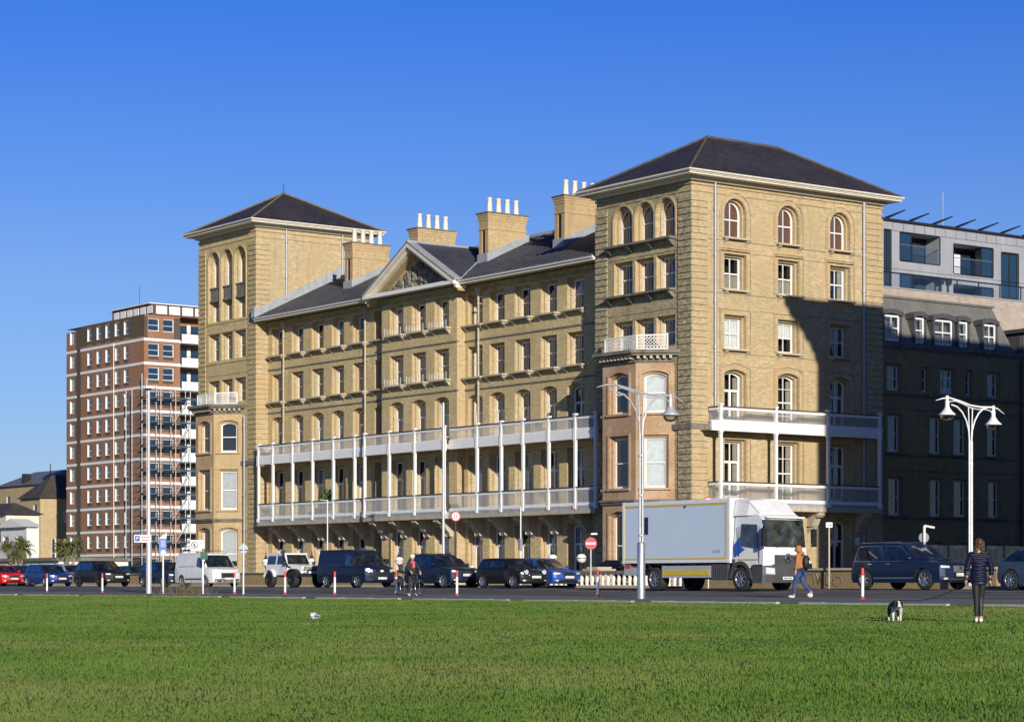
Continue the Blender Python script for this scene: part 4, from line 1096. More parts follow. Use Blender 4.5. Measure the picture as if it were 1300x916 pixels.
# ------------------------------------------------------------------ houses at the far left
def simple_house(name, label, x0, x1, y0, y1, z, roof_h, wall, roof, win, hipr=True, ov=.4, cat='house', gable=False):
    H = thing(name, label, cat, (x1,y0,0)); b = MB()
    fo = [o for o in win if o[0] == 'f']; sd_ = [o for o in win if o[0] == 's']
    facade(b, Face(0,y0), x0, x1, 0, z, [o[1:] for o in fo], steps=((0,.15),), mi=(0,0,1), tunnel=.3)
    facade(b, Face(x1,0,90), y0, y1, 0, z, [o[1:] for o in sd_], steps=((0,.15),), mi=(0,0,1), tunnel=.3)
    b.poly([(x0,y0,0),(x0,y1,0),(x0,y1,z),(x0,y0,z)]); b.poly([(x0,y1,0),(x1,y1,0),(x1,y1,z),(x0,y1,z)])
    b.build('wall', [wall, M['dark']], H)
    for o in fo: window(Face(0,y0), o[1:], H, 'window', 'plain', pick('half',None), ins=.0, dep=.1)
    for o in sd_: window(Face(x1,0,90), o[1:], H, 'window', 'plain', pick('half',None), ins=.0, dep=.1)
    b = MB()
    if gable:
        xm = (x0+x1)/2
        b.prism([(x0-ov,y0-ov,z),(x1+ov,y0-ov,z),(xm,y0-ov,z+roof_h)], (0,y1-y0+2*ov,0))
    else:
        w_ = min(x1-x0, y1-y0)/2
        if x1-x0 > y1-y0: pts = ((x0+w_,(y0+y1)/2,z+roof_h),(x1-w_,(y0+y1)/2,z+roof_h))
        else: pts = (((x0+x1)/2,y0+w_,z+roof_h),((x0+x1)/2,y1-w_,z+roof_h))
        A,B_,C_,D = (x0-ov,y0-ov,z),(x1+ov,y0-ov,z),(x1+ov,y1+ov,z),(x0-ov,y1+ov,z)
        if x1-x0 > y1-y0: b.poly([A,B_,pts[1],pts[0]]); b.poly([B_,C_,pts[1]]); b.poly([C_,D,pts[0],pts[1]]); b.poly([D,A,pts[0]])
        else: b.poly([A,B_,pts[0]]); b.poly([B_,C_,pts[1],pts[0]]); b.poly([C_,D,pts[1]]); b.poly([D,A,pts[0],pts[1]])
        b.poly([A,D,C_,B_])
    b.build('roof', roof, H); return H
M['slate_brown'] = slate_mat('brown_slate', (.045,.036,.03), (.07,.056,.046), (.14,.11,.07))
M['render_white'] = mottled('white_render', (.66,.65,.62), (.76,.75,.72), 1.5, .7, .05, streak=.25)
Pz = lambda px, py, d: Vector((89.6,-77.3,.3)) + d*(FW+RT*((px-650)/2900)) + Vector((0,0,d*(738-py)/2900))
HX, HY = -186.1, 49.1
H = simple_house('brick_house', 'tan brick house with a dark hipped roof and a shaded end wall beside the flats', HX-6.2, HX, HY, HY+11, 11.2, 3.2, M['brick'], M['slate_brown'],
    [('f',HX-4.6,HX-3.4,6.6,9.6,'rect'),('f',HX-2.2,HX-1.0,7.6,10.4,'rect'),('f',HX-2.2,HX-1.0,2.6,6.2,'rect'),('s',HY+3.2,HY+4.2,8,9.4,'rect'),('s',HY+1.6,HY+2.2,2,6,'rect')])
H = simple_house('white_house', 'small white rendered house with a pedimented gable behind a bushy palm', -96.2, -90.9, 4.2, 5.2, 4.95, .75, M['render_white'], M['render_white'],
    [('f',-92.9,-91.7,2.7,4.2,'rect'),('f',-95.8,-94.6,2.7,4.2,'rect')], gable=True, ov=.35)
H = simple_house('grey_roofed_house', 'tan house with a broad grey roof and a roof vent, furthest back of the houses', -229, -210.5, 62, 70, 14.3, 2.2, M['brick'], M['zinc'], [('f',-226,-224.6,10.4,12.9,'rect'),('f',-218,-216.6,10.4,12.9,'rect')])
b = MB(); b.tube([(-213,63,14),(-213,63,17.2)], .06, 5); b.build('aerial', M['black'], H); b = MB(); b.box(-221,-220,62.2,63.2,14.4,16.0); b.build('roof_vent', M['black'], H)
H = simple_house('cream_house', 'cream house with a dark slate roof behind the white pedimented house', -127, -119.6, 15, 18.5, 6.9, 1.2, M['cream'], M['slate_brown'], [('f',-124.6,-123.6,4,6,'rect'),('f',-121.8,-120.8,4,6,'rect')])
G = thing('garage_row', 'low white garage row with a flat roof behind the two palms', 'garage', (-80,0,0))
b = MB(); b.box(-92,-75.6,0,6,0,1.95); b.build('wall', M['render_white'], G)
b = MB(); b.box(-92.2,-75.4,-.3,6.2,1.95,2.2); b.build('roof', M['stone_dark'], G)
for x in (-90.5,-87.6,-84.7,-81.8,-78.9):
    b = MB(); b.box(x,x+2.3,-.04,.0,.1,1.8); b.build('garage_door', M['white'], G)
# cabbage palms
M['bark'] = mottled('bark', (.20,.15,.10), (.34,.27,.19), 3, .9, .5)
M['palmleaf'] = mottled('palm_leaf', (.075,.095,.025), (.16,.16,.06), 4, .6, 0)
def palm(label, x, y, base, heads, seed):
    rs = random.Random(seed); T = thing('palm_tree', label, 'palm tree', (x,y,base))
    b = MB(); fork = Vector((x,y,base+.9))
    b.tube([(x,y,base),(x+.03,y,base+.5),fork], [.22,.17,.15], 8)
    for hx, hy, hz, r in heads:
        e = Vector((x+hx,y+hy,base+hz)); m_ = fork.lerp(e,.5)+Vector((hx*.18,hy*.18,-.1)); b.tube([fork,m_,e], [.13,.1,.08], 8)
    b.build('trunk', M['bark'], T)
    c = MB()
    for hx, hy, hz, r in heads:
        e = Vector((x+hx,y+hy,base+hz))
        for k in range(150):
            d = Vector((rs.gauss(0,1),rs.gauss(0,1),rs.gauss(.25,.75))).normalized(); L = r*rs.uniform(.7,1.25)
            s = d.cross(Vector((rs.gauss(0,.3),rs.gauss(0,.3),1))).normalized()*.045
            p1, p2 = e+d*L*.55, e+d*L*.85-Vector((0,0,L*.12)); p3 = e+d*L-Vector((0,0,L*.38))
            c.poly([e-s*.6,p1-s,p1+s,e+s*.6]); c.poly([p1-s,p2-s*.7,p2+s*.7,p1+s]); c.poly([p2-s*.7,p3,p2+s*.7])
    c.build('crown', M['palmleaf'], T)
palm('cabbage palm with two pale leaning trunks in front of the shaded brick house', -67.4, -3, .0, [(-.5,-.3,2.9,.85),(.5,.3,3.0,.85),(.1,-.2,2.5,.7)], 3)
palm('bushier cabbage palm with branching trunk in front of the white gabled house', -76.9, -3, .0, [(-.7,-.4,3.0,.8),(.7,.4,2.9,.85),(0,0,2.3,.75),(.2,.3,3.3,.7)], 8)
# low walls, balustrade
LW = thing('boundary_wall', 'long low brown brick boundary wall with a dark coping behind the row of cars', 'wall', (-30,-7,0))
b = MB(); b.box(-120,-16.6,-7.12,-6.88,0,.78); b.build('wall', M['brick_dark'], LW)
b = MB(); b.box(-120,-16.5,-7.2,-6.8,.78,.86); b.build('coping', M['stone_dark'], LW)
RW = thing('boundary_wall', 'low brown brick wall with white scrawled graffiti between the lorry and the estate car', 'wall', (17,-7,0))
b = MB(); b.box(8.5,27,-7.12,-6.88,-.02,.8); b.build('wall', M['brick_dark'], RW)
b = MB(); b.box(8.4,27.1,-7.22,-6.78,.8,.9); b.build('coping', M['stone'], RW)
b = MB()
gx, gy = 16.2, -7.14
def stroke(pts): b.tube([(gx+p*.95, gy, .05+q*.62) for p, q in pts], .014, 5)
stroke([(0,.95),(.45,.95)]); stroke([(.3,.95),(.32,.2),(.12,.05),(-.02,.2)])                        # J
stroke([(.5,.95),(.62,.25),(.76,.8),(.9,.25),(1.02,.95)])                                              # W
stroke([(1.42,.85),(1.2,1.0),(1.1,.6),(1.15,.2),(1.4,.08),(1.55,.35),(1.38,.5)])                      # G / C
b.tube([(gx+1.75+.28*math.cos(t*.5), gy, .33+.2*math.sin(t*.5)) for t in range(13)], .013, 5)
b.build('graffiti', M['signback'], RW)
BAL = thing('stone_balustrade', 'cream stone balustrade of short turned columns in front of the orange brick bay', 'balustrade', (2,-7,0))
b = MB(); b.box(-4.2,8.4,-7.2,-6.8,.72,.84); b.box(-4.2,8.4,-7.18,-6.82,-.02,.1); b.build('rail', M['stone_dark'], BAL)
x = -4.0
while x < 8.3:
    b = MB(); b.lathe([(.13,.1),(.13,.15),(.08,.18),(.115,.32),(.12,.4),(.075,.58),(.075,.64),(.13,.67),(.13,.72)], (x,-7,0), 12); b.build('baluster', M['cream'], BAL); x += .42
for x, lab in ((8.45,'square cream gate pier beside the balustrade, behind the lorry'),):
    t = thing('gate_pier', lab, 'pier', (x,-7,0)); b = MB(); b.box(x-.25,x+.25,-7.25,-6.75,0,1.05); b.build('shaft', M['stone'], t)
    b = MB(); b.box(x-.33,x+.33,-7.33,-6.67,1.05,1.15); b.prism([(x-.33,-7.33,1.15),(x+.33,-7.33,1.15),(x,-7.33,1.35)], (0,.66,0)); b.build('cap', M['stone'], t)
# globe lanterns on short posts
M['opal'] = plain('opal_glass', (.78,.77,.72), .25)
def globe(x, label, z=1.5):
    t = thing('globe_lamp', label, 'lamp', (x,-6.5,0), group='globe lanterns along the forecourt')
    b = MB(); b.lathe([(.09,0),(.09,.1),(.045,.16),(.04,z-.4),(.07,z-.32),(.13,z-.24),(.12,z-.2)], (x,-6.5,.05), 12); b.build('post', M['black'], t)
    b = MB(); b.sphere((x,-6.5,z), .25); b.build('globe', M['opal'], t)
    b = MB(); b.lathe([(.255,z-.02),(.262,z),(.255,z+.02)], (x,-6.5,0), 16); b.lathe([(.14,z+.2),(.12,z+.28),(.06,z+.34),(.07,z+.4),(.025,z+.5),(.03,z+.56),(.004,z+.72)], (x,-6.5,0), 10); b.build('finial', M['black'], t)
for x, lab in ((-32.3,'white globe lamp just left of the white off-roader'),(-26.9,'white globe lamp with black finial between the off-roader and the dark van'),(-17.5,'white globe lamp with black finial behind the cyclist, left of the dark blue crossover'),
               (-12.6,'white globe lamp peeping over the roof of the dark blue crossover'),(-3.3,'white globe lamp left of the no entry sign, the further of the pair'),(-.9,'white globe lamp nearest the no entry sign')): globe(x, lab, 1.48)
t = thing('stone_pedestal', 'pale stone pedestal planter under the globe lamp by the no entry sign', 'pedestal', (-.6,-5.6,0))
b = MB(); b.box(-1.1,-.1,-6.1,-5.1,0,.75); b.box(-1.2,0,-6.2,-5.0,.75,.95); b.box(-1.05,-.15,-6.05,-5.15,.95,1.05); b.build('block', M['stone'], t)
# marker posts along the cycle lane
def bollard(px, y, label):
    t = thing('marker_post', label, 'bollard', (px,y,gz(y)+.01), group='red and white marker posts along the cycle lane')
    b = MB(); b.lathe([(.085,0),(.085,.02),(.065,.04),(.052,.06)], n=14, m=1); b.lathe([(.05,.03),(.05,.09)], n=12, m=1); b.lathe([(.05,.09),(.05,.76)], n=12, m=0); b.lathe([(.05,.76),(.05,.99),(.04,1.01),(.001,1.015)], n=12, m=1)
    me = b.mesh('post', [M['white'], M['red']]); put(me, 'post', t, (0,0,0))
    return t
BP = (-25.15,-18.44,-4.57,.07,4.32,9.21,13.67,22.85,36.64)
LB = ('before the blue hatchback, at the far end','in front of the parked black SUV','at the front corner of the white van','in front of the white off-roader','in front of the dark blue van','just left of the cyclist','in front of the dark blue crossover','below the no entry sign','beside the rear wheel of the blue estate')
proto = None
for x, l_ in zip(BP, LB):
    lab = 'red and white plastic marker post '+l_
    if proto is None: proto = bollard(x, -24.3, lab)
    else:
        c = copy_tree(proto); c.location = (x,-24.3,gz(-24.3)+.01); c['label'] = lab
# ------------------------------------------------------------------ lamp posts
M['lampgrey'] = plain('lamp_post_grey', (.50,.51,.53), .4, .3)
M['lampwhite'] = plain('lamp_post_white', (.72,.73,.74), .4)
M['diffuser'] = glass('clear_lamp_bowl', (.8,.82,.84), 1.5)
def slim_column(label, x, y, H, rb=.15, rt=.06, sleeve=1.9, m='lampgrey'):
    t = thing('lamp_post', label, 'lamp post', (x,y,gz(y))); b = MB()
    b.lathe([(rb*1.15,0),(rb*1.15,sleeve),(rb*.85,sleeve+.25),(rt*1.05,H*.6),(rt,H)], n=14); b.build('column', M[m], t, world=False, loc=(0,0,0))
    b = MB(); b.box(-.28,.12,-.08,.08,H-.02,H+.07); b.build('lantern', M['black'], t, loc=(0,0,0)); return t
slim_column('tall tapered grey lamp post carrying a parking sign, in front of the flats', -11.89, -25.0, 10.05, .125, .062, 2.4)
slim_column('tall thin grey lamp post rising in front of the long veranda below the pediment', -10.94, -8.0, 9.9, .095, .065, 1.6)
def ornate(label, x, y, H, lamps, mat, sleeve):
    t = thing('seafront_lamp_post', label, 'lamp post', (x,y,gz(y))); b = MB()
    dY = 1
    if sleeve: b.lathe([(.145,0),(.145,1.95),(.11,2.0)], n=16, m=1)
    for k in range(3):
        a = 2*math.pi*k/3+.5; ox, oy = .055*math.cos(a), .055*math.sin(a); b.tube([(ox,oy,0 if not sleeve else 1.9),(ox,oy,H-1.6)], .042, 8)
    for z in np.arange(2.2, H-1.6, 1.4): b.lathe([(.10,z),(.11,z+.03),(.10,z+.06)], n=12)
    b.build('column', [M[mat], M['steel']], t, loc=(0,0,0))
    b = MB()
    for s, e in ((-1,1.05),(1,1.05)):
        pts = [(0,s*.05,H-1.7)]+[(0, s*(.05+e*(1-math.cos(q*math.pi/2))), H-1.6+1.42*math.sin(q*math.pi/2)) for q in (.2,.4,.6,.8,1.0)]
        b.tube(pts, .035, 7)
        b.tube([(0,s*.05,H-1.7),(0,s*.12,H-.25)], .026, 6)
    bow = [(0,-2.0,H-.05),(0,-1.6,H+.05),(0,-1.2,H+.08),(0,-.6,H-.02),(0,0,H-.16),(0,.6,H-.2),(0,1.2,H-.18),(0,1.6,H-.22),(0,2.0,H-.42)]
    b.tube(bow, [.012,.03,.04,.042,.042,.042,.04,.03,.012], 8)
    b.tube([(p[0],p[1]*.72,p[2]-.10) for p in bow], .022, 6)
    b.build('arm', M[mat], t, loc=(0,0,0))
    for s in lamps:
        zt = H+.12 if s < 0 else H-.16
        b = MB(); b.lathe([(.001,zt+.06),(.07,zt+.04),(.07,zt-.06),(.05,zt-.1),(.085,zt-.16),(.085,zt-.38),(.12,zt-.46),(.21,zt-.58),(.34,zt-.70),(.34,zt-.73),(.18,zt-.68)], (0,s*1.35,0), 18); l_ = b.build('lantern', M[mat], t, loc=(0,0,0))
        b = MB(); b.lathe([(.27,zt-.72),(.25,zt-.84),(.16,zt-.93),(.001,zt-.96)], (0,s*1.35,0), 16); b.build('bowl', M['diffuser'], l_, loc=(0,0,0))
    return t
ornate('grey lamp post with a steel sleeve and one bell lantern, before the lorry', 27.44, -26.0, 7.4, (1,), 'lampgrey', True)
ornate('white seafront lamp post with two bell lanterns on a bowed arm', 26.42, -8.0, 7.55, (-1,1), 'lampwhite', False)
# ------------------------------------------------------------------ signs
def txt(body, size, mat, parent, loc, rz, name='lettering', ext=.004):
    cu = bpy.data.curves.new('txt', 'FONT'); cu.body = body; cu.size = size; cu.extrude = ext; cu.align_x = 'CENTER'; cu.align_y = 'CENTER'
    o = bpy.data.objects.new('txt', cu); COL.objects.link(o)
    me = bpy.data.meshes.new_from_object(o.evaluated_get(bpy.context.evaluated_depsgraph_get())); bpy.data.objects.remove(o)
    me.transform(Matrix.Rotation(R(90), 4, 'X')); me.materials.clear(); me.materials.append(mat)
    q = put(me, name, parent, loc, world=False, rz=rz); return q
TOCAM = math.atan2(.592, -.806)-math.pi/2     # rz that turns local -Y towards the camera
M['signback_dark'] = plain('blue_grey_sign_back', (.15,.17,.22), .5)
def post(label, x, y, H, mat='lampgrey', r=.035, cat='sign', rz=0, name='road_sign'):
    t = thing(name, label, cat, (x,y,gz(y)), rz); b = MB(); b.tube([(0,0,0),(0,0,H)], r, 8); b.build('post', M[mat], t, loc=(0,0,0)); return t
def disc(t, r, z, mat, name='sign_face', y=-.05, th=.02):
    b = MB(); b.lathe([(.001,y-th),(r,y-th),(r,y),(.001,y)], (0,0,z), 28, 0, 'y', False); return b.build(name, mat, t, loc=(0,0,0))
def plate(t, w_, h, z, mat, x=0, y=-.05, name='sign_face'):
    b = MB(); b.box(x-w_/2,x+w_/2,y-.02,y,z-h/2,z+h/2); return b.build(name, mat, t, loc=(0,0,0))
# no entry
t = post('red round no entry sign with white bar on a grey post before the balustrade', 2.4, -8.5, 2.45, 'lampgrey', .04, rz=TOCAM)
d_ = disc(t, .29, 2.16, M['signred']); b = MB(); b.box(-.22,.22,-.078,-.07,2.11,2.21); b.build('white_bar', M['white'], d_, loc=(0,0,0))
b = MB(); b.tube([(-.05,0,2.45),(-.05,-.1,2.62),(.2,-.3,2.62)], .025, 6); b.box(.0,.3,-.36,-.2,2.58,2.66); b.build('sign_light', M['lampgrey'], t, loc=(0,0,0))
# twenty
t = post('round red ringed speed limit sign reading 20 on a tall black post', -9.83, -8.0, 4.05, 'black', .05, rz=TOCAM+.35)
d_ = disc(t, .27, 3.77, M['signred']); dd = disc(d_, .21, 3.77, M['white'], 'white_disc', -.071, .008); txt('20', .30, M['black'], d_, (0,-.085,3.765), 0, ext=.008)
b = MB(); b.lathe([(.30,-.045),(.31,-.03),(.30,-.02)], (0,0,3.77), 24, 0, 'y'); b.build('rim', M['signback'], t, loc=(0,0,0))
# parking finger on the tall lamp post
t = thing('parking_sign', 'white finger sign with a blue parking symbol fixed to the tall tapered lamp post', 'sign', (-11.95,-25.3,0), TOCAM)
b = MB(); b.box(-.42,.42,-.03,.0,2.24,2.62); f_ = b.build('sign_face', M['white'], t, loc=(0,0,0)); b = MB(); b.box(-.38,-.14,-.036,-.028,2.29,2.57); b.build('blue_panel', M['blue'], f_, loc=(0,0,0)); txt('P', .22, M['white'], f_, (-.26,-.042,2.43), 0)
b = MB()
for z, x0, x1 in ((2.49,-.08,.34),(2.36,-.04,.30)):
    x = x0
    while x < x1: b.box(x,x+.045,-.034,-.028,z-.035,z+.035); x += .065
b.build('lettering', M['signred'], f_, loc=(0,0,0))
# blue panel
t = post('tall narrow blue information panel on a white post next to the tall lamp post', -10.77, -24.8, 2.9, 'lampwhite', .045, rz=TOCAM+.2)
p_ = plate(t, .36, .78, 2.32, M['blue'], -.02)
b = MB(); b.prism([(-.2,-.074,2.70),(.16,-.074,2.70),(.16,-.074,2.98)], (0,.02,0)); b.build('white_corner', M['white'], p_, loc=(0,0,0)); disc(p_, .12, 2.02, M['lampwhite'], 'white_symbol', -.071, .006)
b = MB(); 
for k in range(4): b.box(-.12,.1,-.078,-.07,2.3+.09*k,2.33+.09*k)
b.build('lettering', M['signback'], p_, loc=(0,0,0))
# white camera sign and green sign
t = post('white sign with a black circled symbol over a small green sign, one post', -6.72, -24.8, 2.15, 'white', .045, rz=TOCAM)
p_ = plate(t, .62, .52, 2.3, M['white'], -.27, -.06)
b = MB(); b.lathe([(.13,-.092),(.16,-.092),(.16,-.08),(.13,-.08)], (-.40,0,2.32), 24, 0, 'y'); b.tube([(-.49,-.088,2.41),(-.31,-.088,2.23)], .014, 5); b.prism([(-.45,-.09,2.25),(-.35,-.09,2.25),(-.37,-.09,2.36),(-.42,-.09,2.40)], (0,.008,0)); b.build('circled_symbol', M['black'], p_, loc=(0,0,0))
b = MB()
for k in range(3): b.box(-.19+.06*k,-.15+.06*k,-.088,-.08,2.36,2.46)
b.build('lettering', M['signback'], p_, loc=(0,0,0)); disc(p_, .06, 2.1, M['signred'], 'red_symbol', -.081, .006)
plate(t, .34, .36, 1.83, M['green'], .06, -.07); b = MB(); b.box(-.05,.16,-.096,-.09,1.84,1.9); b.box(-.02,.1,-.096,-.09,1.74,1.79); b.build('lettering', M['leaf'], t, loc=(0,0,0))
# back of a round sign
t = post('grey back of a round sign on a slim white post left of the off-roader', -2.85, -24.8, 2.35, 'lampwhite', .04, rz=TOCAM)
disc(t, .21, 2.1, M['signback'], y=.05); b = MB(); b.box(-.2,.2,-.0,.03,2.03,2.07); b.build('clamp', M['black'], t, loc=(0,0,0))
t = post('slim rust brown post with a small white bracketed plate near the shaded side door', 17.72, -7.4, 2.75, 'rustpost' if 'rustpost' in M else 'stone', .04, rz=TOCAM)
b = MB(); b.box(-.14,.14,-.05,-.03,2.66,2.88); b.build('sign_face', M['white'], t, loc=(0,0,0)); b = MB(); b.box(-.06,-.02,-.056,-.05,2.73,2.79); b.box(.03,.1,-.056,-.05,2.73,2.79); b.build('lettering', M['black'], t, loc=(0,0,0))
t = post('cream cranked post with the grey back of a round sign behind the blue estate car', 23.9, -8.0, 2.6, 'cream', .06, rz=TOCAM)
b = MB(); b.tube([(0,0,2.6),(.42,0,2.52)], .05, 8); b.build('arm', M['cream'], t, loc=(0,0,0)); disc(t, .21, 2.12, M['signback_dark'], y=.09)
t = post('red rimmed triangular road sign whose top shows over the lorry roof', 10.8, -8.3, 4.0, 'lampgrey', .045, rz=TOCAM)
b = MB(); b.lathe([(.26,-.05),(.32,-.05),(.32,-.03),(.26,-.03)], (0,0,3.86), 24, 0, 'y'); f_ = b.build('sign_face', M['signred'], t, loc=(0,0,0)); disc(f_, .26, 3.86, M['white'], 'white_disc', -.035, .01)
t['label'] = 'round red ringed sign whose top shows over the lorry cab'
b = MB(); b.box(.03,.05,10.98+.75,11.35+.75,2.3,2.72); q = b.build('door_notice', M['white'], HB)
slimp = post('very thin pale pole with a short arm standing behind the dark van', -22.7, -8.0, 5.0, 'lampwhite', .035, 'pole', name='pole'); b = MB(); b.tube([(0,0,4.98),(-.5,-.2,5.02)], .03, 6); b.build('arm', M['lampwhite'], slimp, loc=(0,0,0))
slimp = post('very thin pale pole carrying a small box behind the black hatchback', -4.0, -8.0, 4.1, 'lampwhite', .035, 'pole', name='pole'); b = MB(); b.box(-.08,.08,-.1,.05,1.9,2.5); b.build('box', M['signback'], slimp, loc=(0,0,0))
slimp = post('short dark pole topped by a small box, behind the dark blue van', -18.9, -6.2, 2.9, 'black', .05, 'pole', name='pole'); b = MB(); b.box(-.12,.12,-.1,.1,2.8,3.05); b.build('box', M['greyplastic'], slimp, loc=(0,0,0))
# ------------------------------------------------------------------ vehicles (local: x forward, y left, z up)
def lerp(a, b, t): return a+(b-a)*t
def prof_at(pl, z):
    """largest x of a front profile polyline at height z"""
    best = None
    for (x0,z0),(x1,z1) in zip(pl, pl[1:]):
        if min(z0,z1) <= z <= max(z0,z1) and z0 != z1:
            x = lerp(x0,x1,(z-z0)/(z1-z0)); best = x if best is None else max(best, x)
    return best if best is not None else max(p[0] for p in pl)
_wheelc = {}
def wheel_mesh(r, wd, dark=False, spokes=5):
    k = (round(r,3), wd, dark, spokes)
    if k in _wheelc: return _wheelc[k]
    t = MB(); rr = r*.66
    t.lathe([(rr,-wd/2+.02),(r*.93,-wd/2),(r,-wd/2+.03),(r,wd/2-.03),(r*.93,wd/2),(rr,wd/2-.02),(rr,-wd/2+.02)], n=28, axis='y')
    b = MB(); y = -wd/2+.01
    b.lathe([(rr,y),(rr*.93,y-.006),(rr*.88,y+.02),(rr*.86,y+.09)], n=28, axis='y')
    b.lathe([(rr*.86,y+.1),(.02,y+.1)], n=20, axis='y', m=1)
    for i in range(spokes):
        a = 2*math.pi*i/spokes+.3
        for da in ((-.13,.13) if spokes < 7 else (0,)):
            c, s_ = math.cos(a+da), math.sin(a+da); h = .022 if spokes < 7 else .026
            p = [(c*rr*q-s_*h*w_, y+yy, s_*rr*q+c*h*w_) for q, w_, yy in ((.12,1,.015),(.12,-1,.015),(.92,-1.0,.0),(.92,1.0,.0))]
            b.prism(p, (0,.03,0))
    b.lathe([(.001,y-.0),(rr*.2,y),(rr*.24,y+.04)], n=14, axis='y')
    _wheelc[k] = (t.mesh('tyre', M['rubber']), b.mesh('rim', [M['black'] if dark else M['silver'], M['black']])); return _wheelc[k]
def add_wheels(T, xs, yhalf, r, wd=.22, dark=False, spokes=5):
    tm, rm = wheel_mesh(r, wd, dark, spokes)
    for x in xs:
        for s in (-1, 1):
            o = put(tm, 'wheel', T, (x, s*(yhalf-wd/2), r)); o.rotation_euler[2] = 0 if s < 0 else math.pi
            put(rm, 'rim', o, (0,0,0))
class Body:
    """car body shell: lower hull + greenhouse, both rounded in plan"""
    def __init__(s, L, W, H, belt, top, front, rear, clear, wheels, r, tumble=.2, nose=.22, tail=.14):
        s.L, s.W, s.H, s.belt, s.tumble, s.nose, s.tail = L, W, H, belt, tumble, nose, tail
        s.front, s.rear, s.top, s.clear, s.wh, s.r = front, rear, top, clear, wheels, r
    def half(s, z):
        h = s.W/2
        if z > s.belt: return h*(1-.035-s.tumble*(z-s.belt)/(s.H-s.belt))
        return h*(1-.05*((z-s.belt*.62)/(s.belt*.62))**2)
    def warp(s, x, yn, z):
        f = x/(s.L/2); y = yn*s.half(z)
        if f > 0: x -= s.nose*abs(yn)**3*max(0,f-.35)/.65; y *= 1-.10*max(0,(f-.6)/.4)**2
        else: x += s.tail*abs(yn)**3*max(0,-f-.4)/.6; y *= 1-.07*max(0,(-f-.65)/.35)**2
        return (x, y, z - .03*abs(yn)**3*(1 if z > s.belt-.05 else .3))
    def hull(s):
        b = MB(); ra = s.r*1.14
        low = [(s.L/2-.12, s.clear)]
        for xw in sorted(s.wh, reverse=True):
            n = 10; a0 = math.asin(max(-1,min(1,(s.clear-s.r)/ra)))
            for i in range(n+1):
                a = a0+(math.pi-2*a0)*i/n; low.append((xw+ra*math.cos(a), s.r+ra*math.sin(a)))
        low.append((-s.L/2+.12, s.clear))
        up = s.rear+s.top+s.front[::-1]        # rear bottom->top, over the deck, front top->bottom
        pl = up+low
        cx, cz = 0, s.belt*.6
        ys = [-1,-.955,-.8,-.4,0,.4,.8,.955,1]; rows = []
        for yn in ys:
            rows.append([s.warp(x, yn, z) for x, z in pl])
        n = len(pl); V = [p for r_ in rows for p in r_]
        nu = len(up)
        for k in range(len(ys)-1):
            for i in range(n):
                j = (i+1) % n; dark = i >= nu-1
                b.add([V[k*n+i],V[k*n+j],V[(k+1)*n+j],V[(k+1)*n+i]], [(0,3,2,1)], 1 if dark else 0, i < nu-1)
        # flanks as a grid between the sill / arch line and the shoulder
        lo_x, hi_x = min(p[0] for p in pl), max(p[0] for p in pl)
        xs = sorted({round(x,4) for x, z in pl} | {lerp(lo_x, hi_x, i/30) for i in range(31)})
        def span(x):
            x = min(max(x, lo_x+1e-4), hi_x-1e-4); zz = []
            for (xa_,za),(xb,zb_) in zip(pl, pl[1:]+pl[:1]):
                if xa_ != xb and min(xa_,xb) <= x <= max(xa_,xb): zz.append(lerp(za,zb_,(x-xa_)/(xb-xa_)))
            return min(zz), max(zz)
        fr_ = (0,.2,.45,.7,.9,1)
        for sg in (-1, 1):
            g = []
            for x in xs:
                z0, z1 = span(x); g.append([s.warp(x, sg, lerp(z0,z1,t)) for t in fr_])
            o = [p for c_ in g for p in c_]; m_ = len(fr_)
            b.add(o, [((i*m_+k, i*m_+k+1, (i+1)*m_+k+1, (i+1)*m_+k) if sg > 0 else (i*m_+k, (i+1)*m_+k, (i+1)*m_+k+1, i*m_+k+1)) for i in range(len(xs)-1) for k in range(m_-1)], 0, True)
        return b
    def cabin(s, pl):
        """pl: closed outline (rear base, roof..., front base)"""
        b = MB(); ys = [-1,-.96,-.75,0,.75,.96,1]; n = len(pl); rows = []
        for yn in ys:
            e = .035 if abs(yn) == 1 else 0
            rows.append([s.warp(x-(e*.6 if x > 0 else -e*.6), yn, z-(e if z > s.belt+.1 else 0)) for x, z in pl])
        for k in range(len(ys)-1):
            for i in range(n-1): b.add([rows[k][i],rows[k][i+1],rows[k+1][i+1],rows[k+1][i]], [(0,3,2,1)], 0, True)
        b.add(rows[0], [list(range(n))[::-1]], 0); b.add(rows[-1], [list(range(n))], 0)
        return b
    def side(s, pts, off=.012, sgs=(-1,1), m=0):
        b = MB()
        for sg in sgs:
            q = []
            for x, z in pts:
                p = s.warp(x, sg*.985, z); q.append((p[0], p[1]+sg*off, p[2]))
            b.poly(q if sg < 0 else q[::-1], m)
        return b
    def sides(s, T, name, mat, pts, off=.012):
        for sg in (-1, 1): s.side(pts, off, (sg,)).build(name, mat, T, loc=(0,0,0))
    def across(s, p0, p1, y0=-.86, y1=.86, off=.014, n=8, b=None, m=0):
        """patch between two profile points, lying on the warped skin (windscreen, grille)"""
        b = b or MB(); d = Vector((p1[0]-p0[0],0,p1[1]-p0[1])); nr = Vector((d.z,0,-d.x)).normalized()*off
        rows = []
        for (x, z) in (p0, ((p0[0]+p1[0])/2,(p0[1]+p1[1])/2), p1):
            rows.append([Vector(s.warp(x, lerp(y0,y1,i/n), z))+nr for i in range(n+1)])
        for r0, r1 in zip(rows, rows[1:]):
            for i in range(n): b.add([r0[i],r0[i+1],r1[i+1],r1[i]], [(0,1,2,3)], m, True)
        return b
    def fx(s, z): return prof_at(s.front, z)
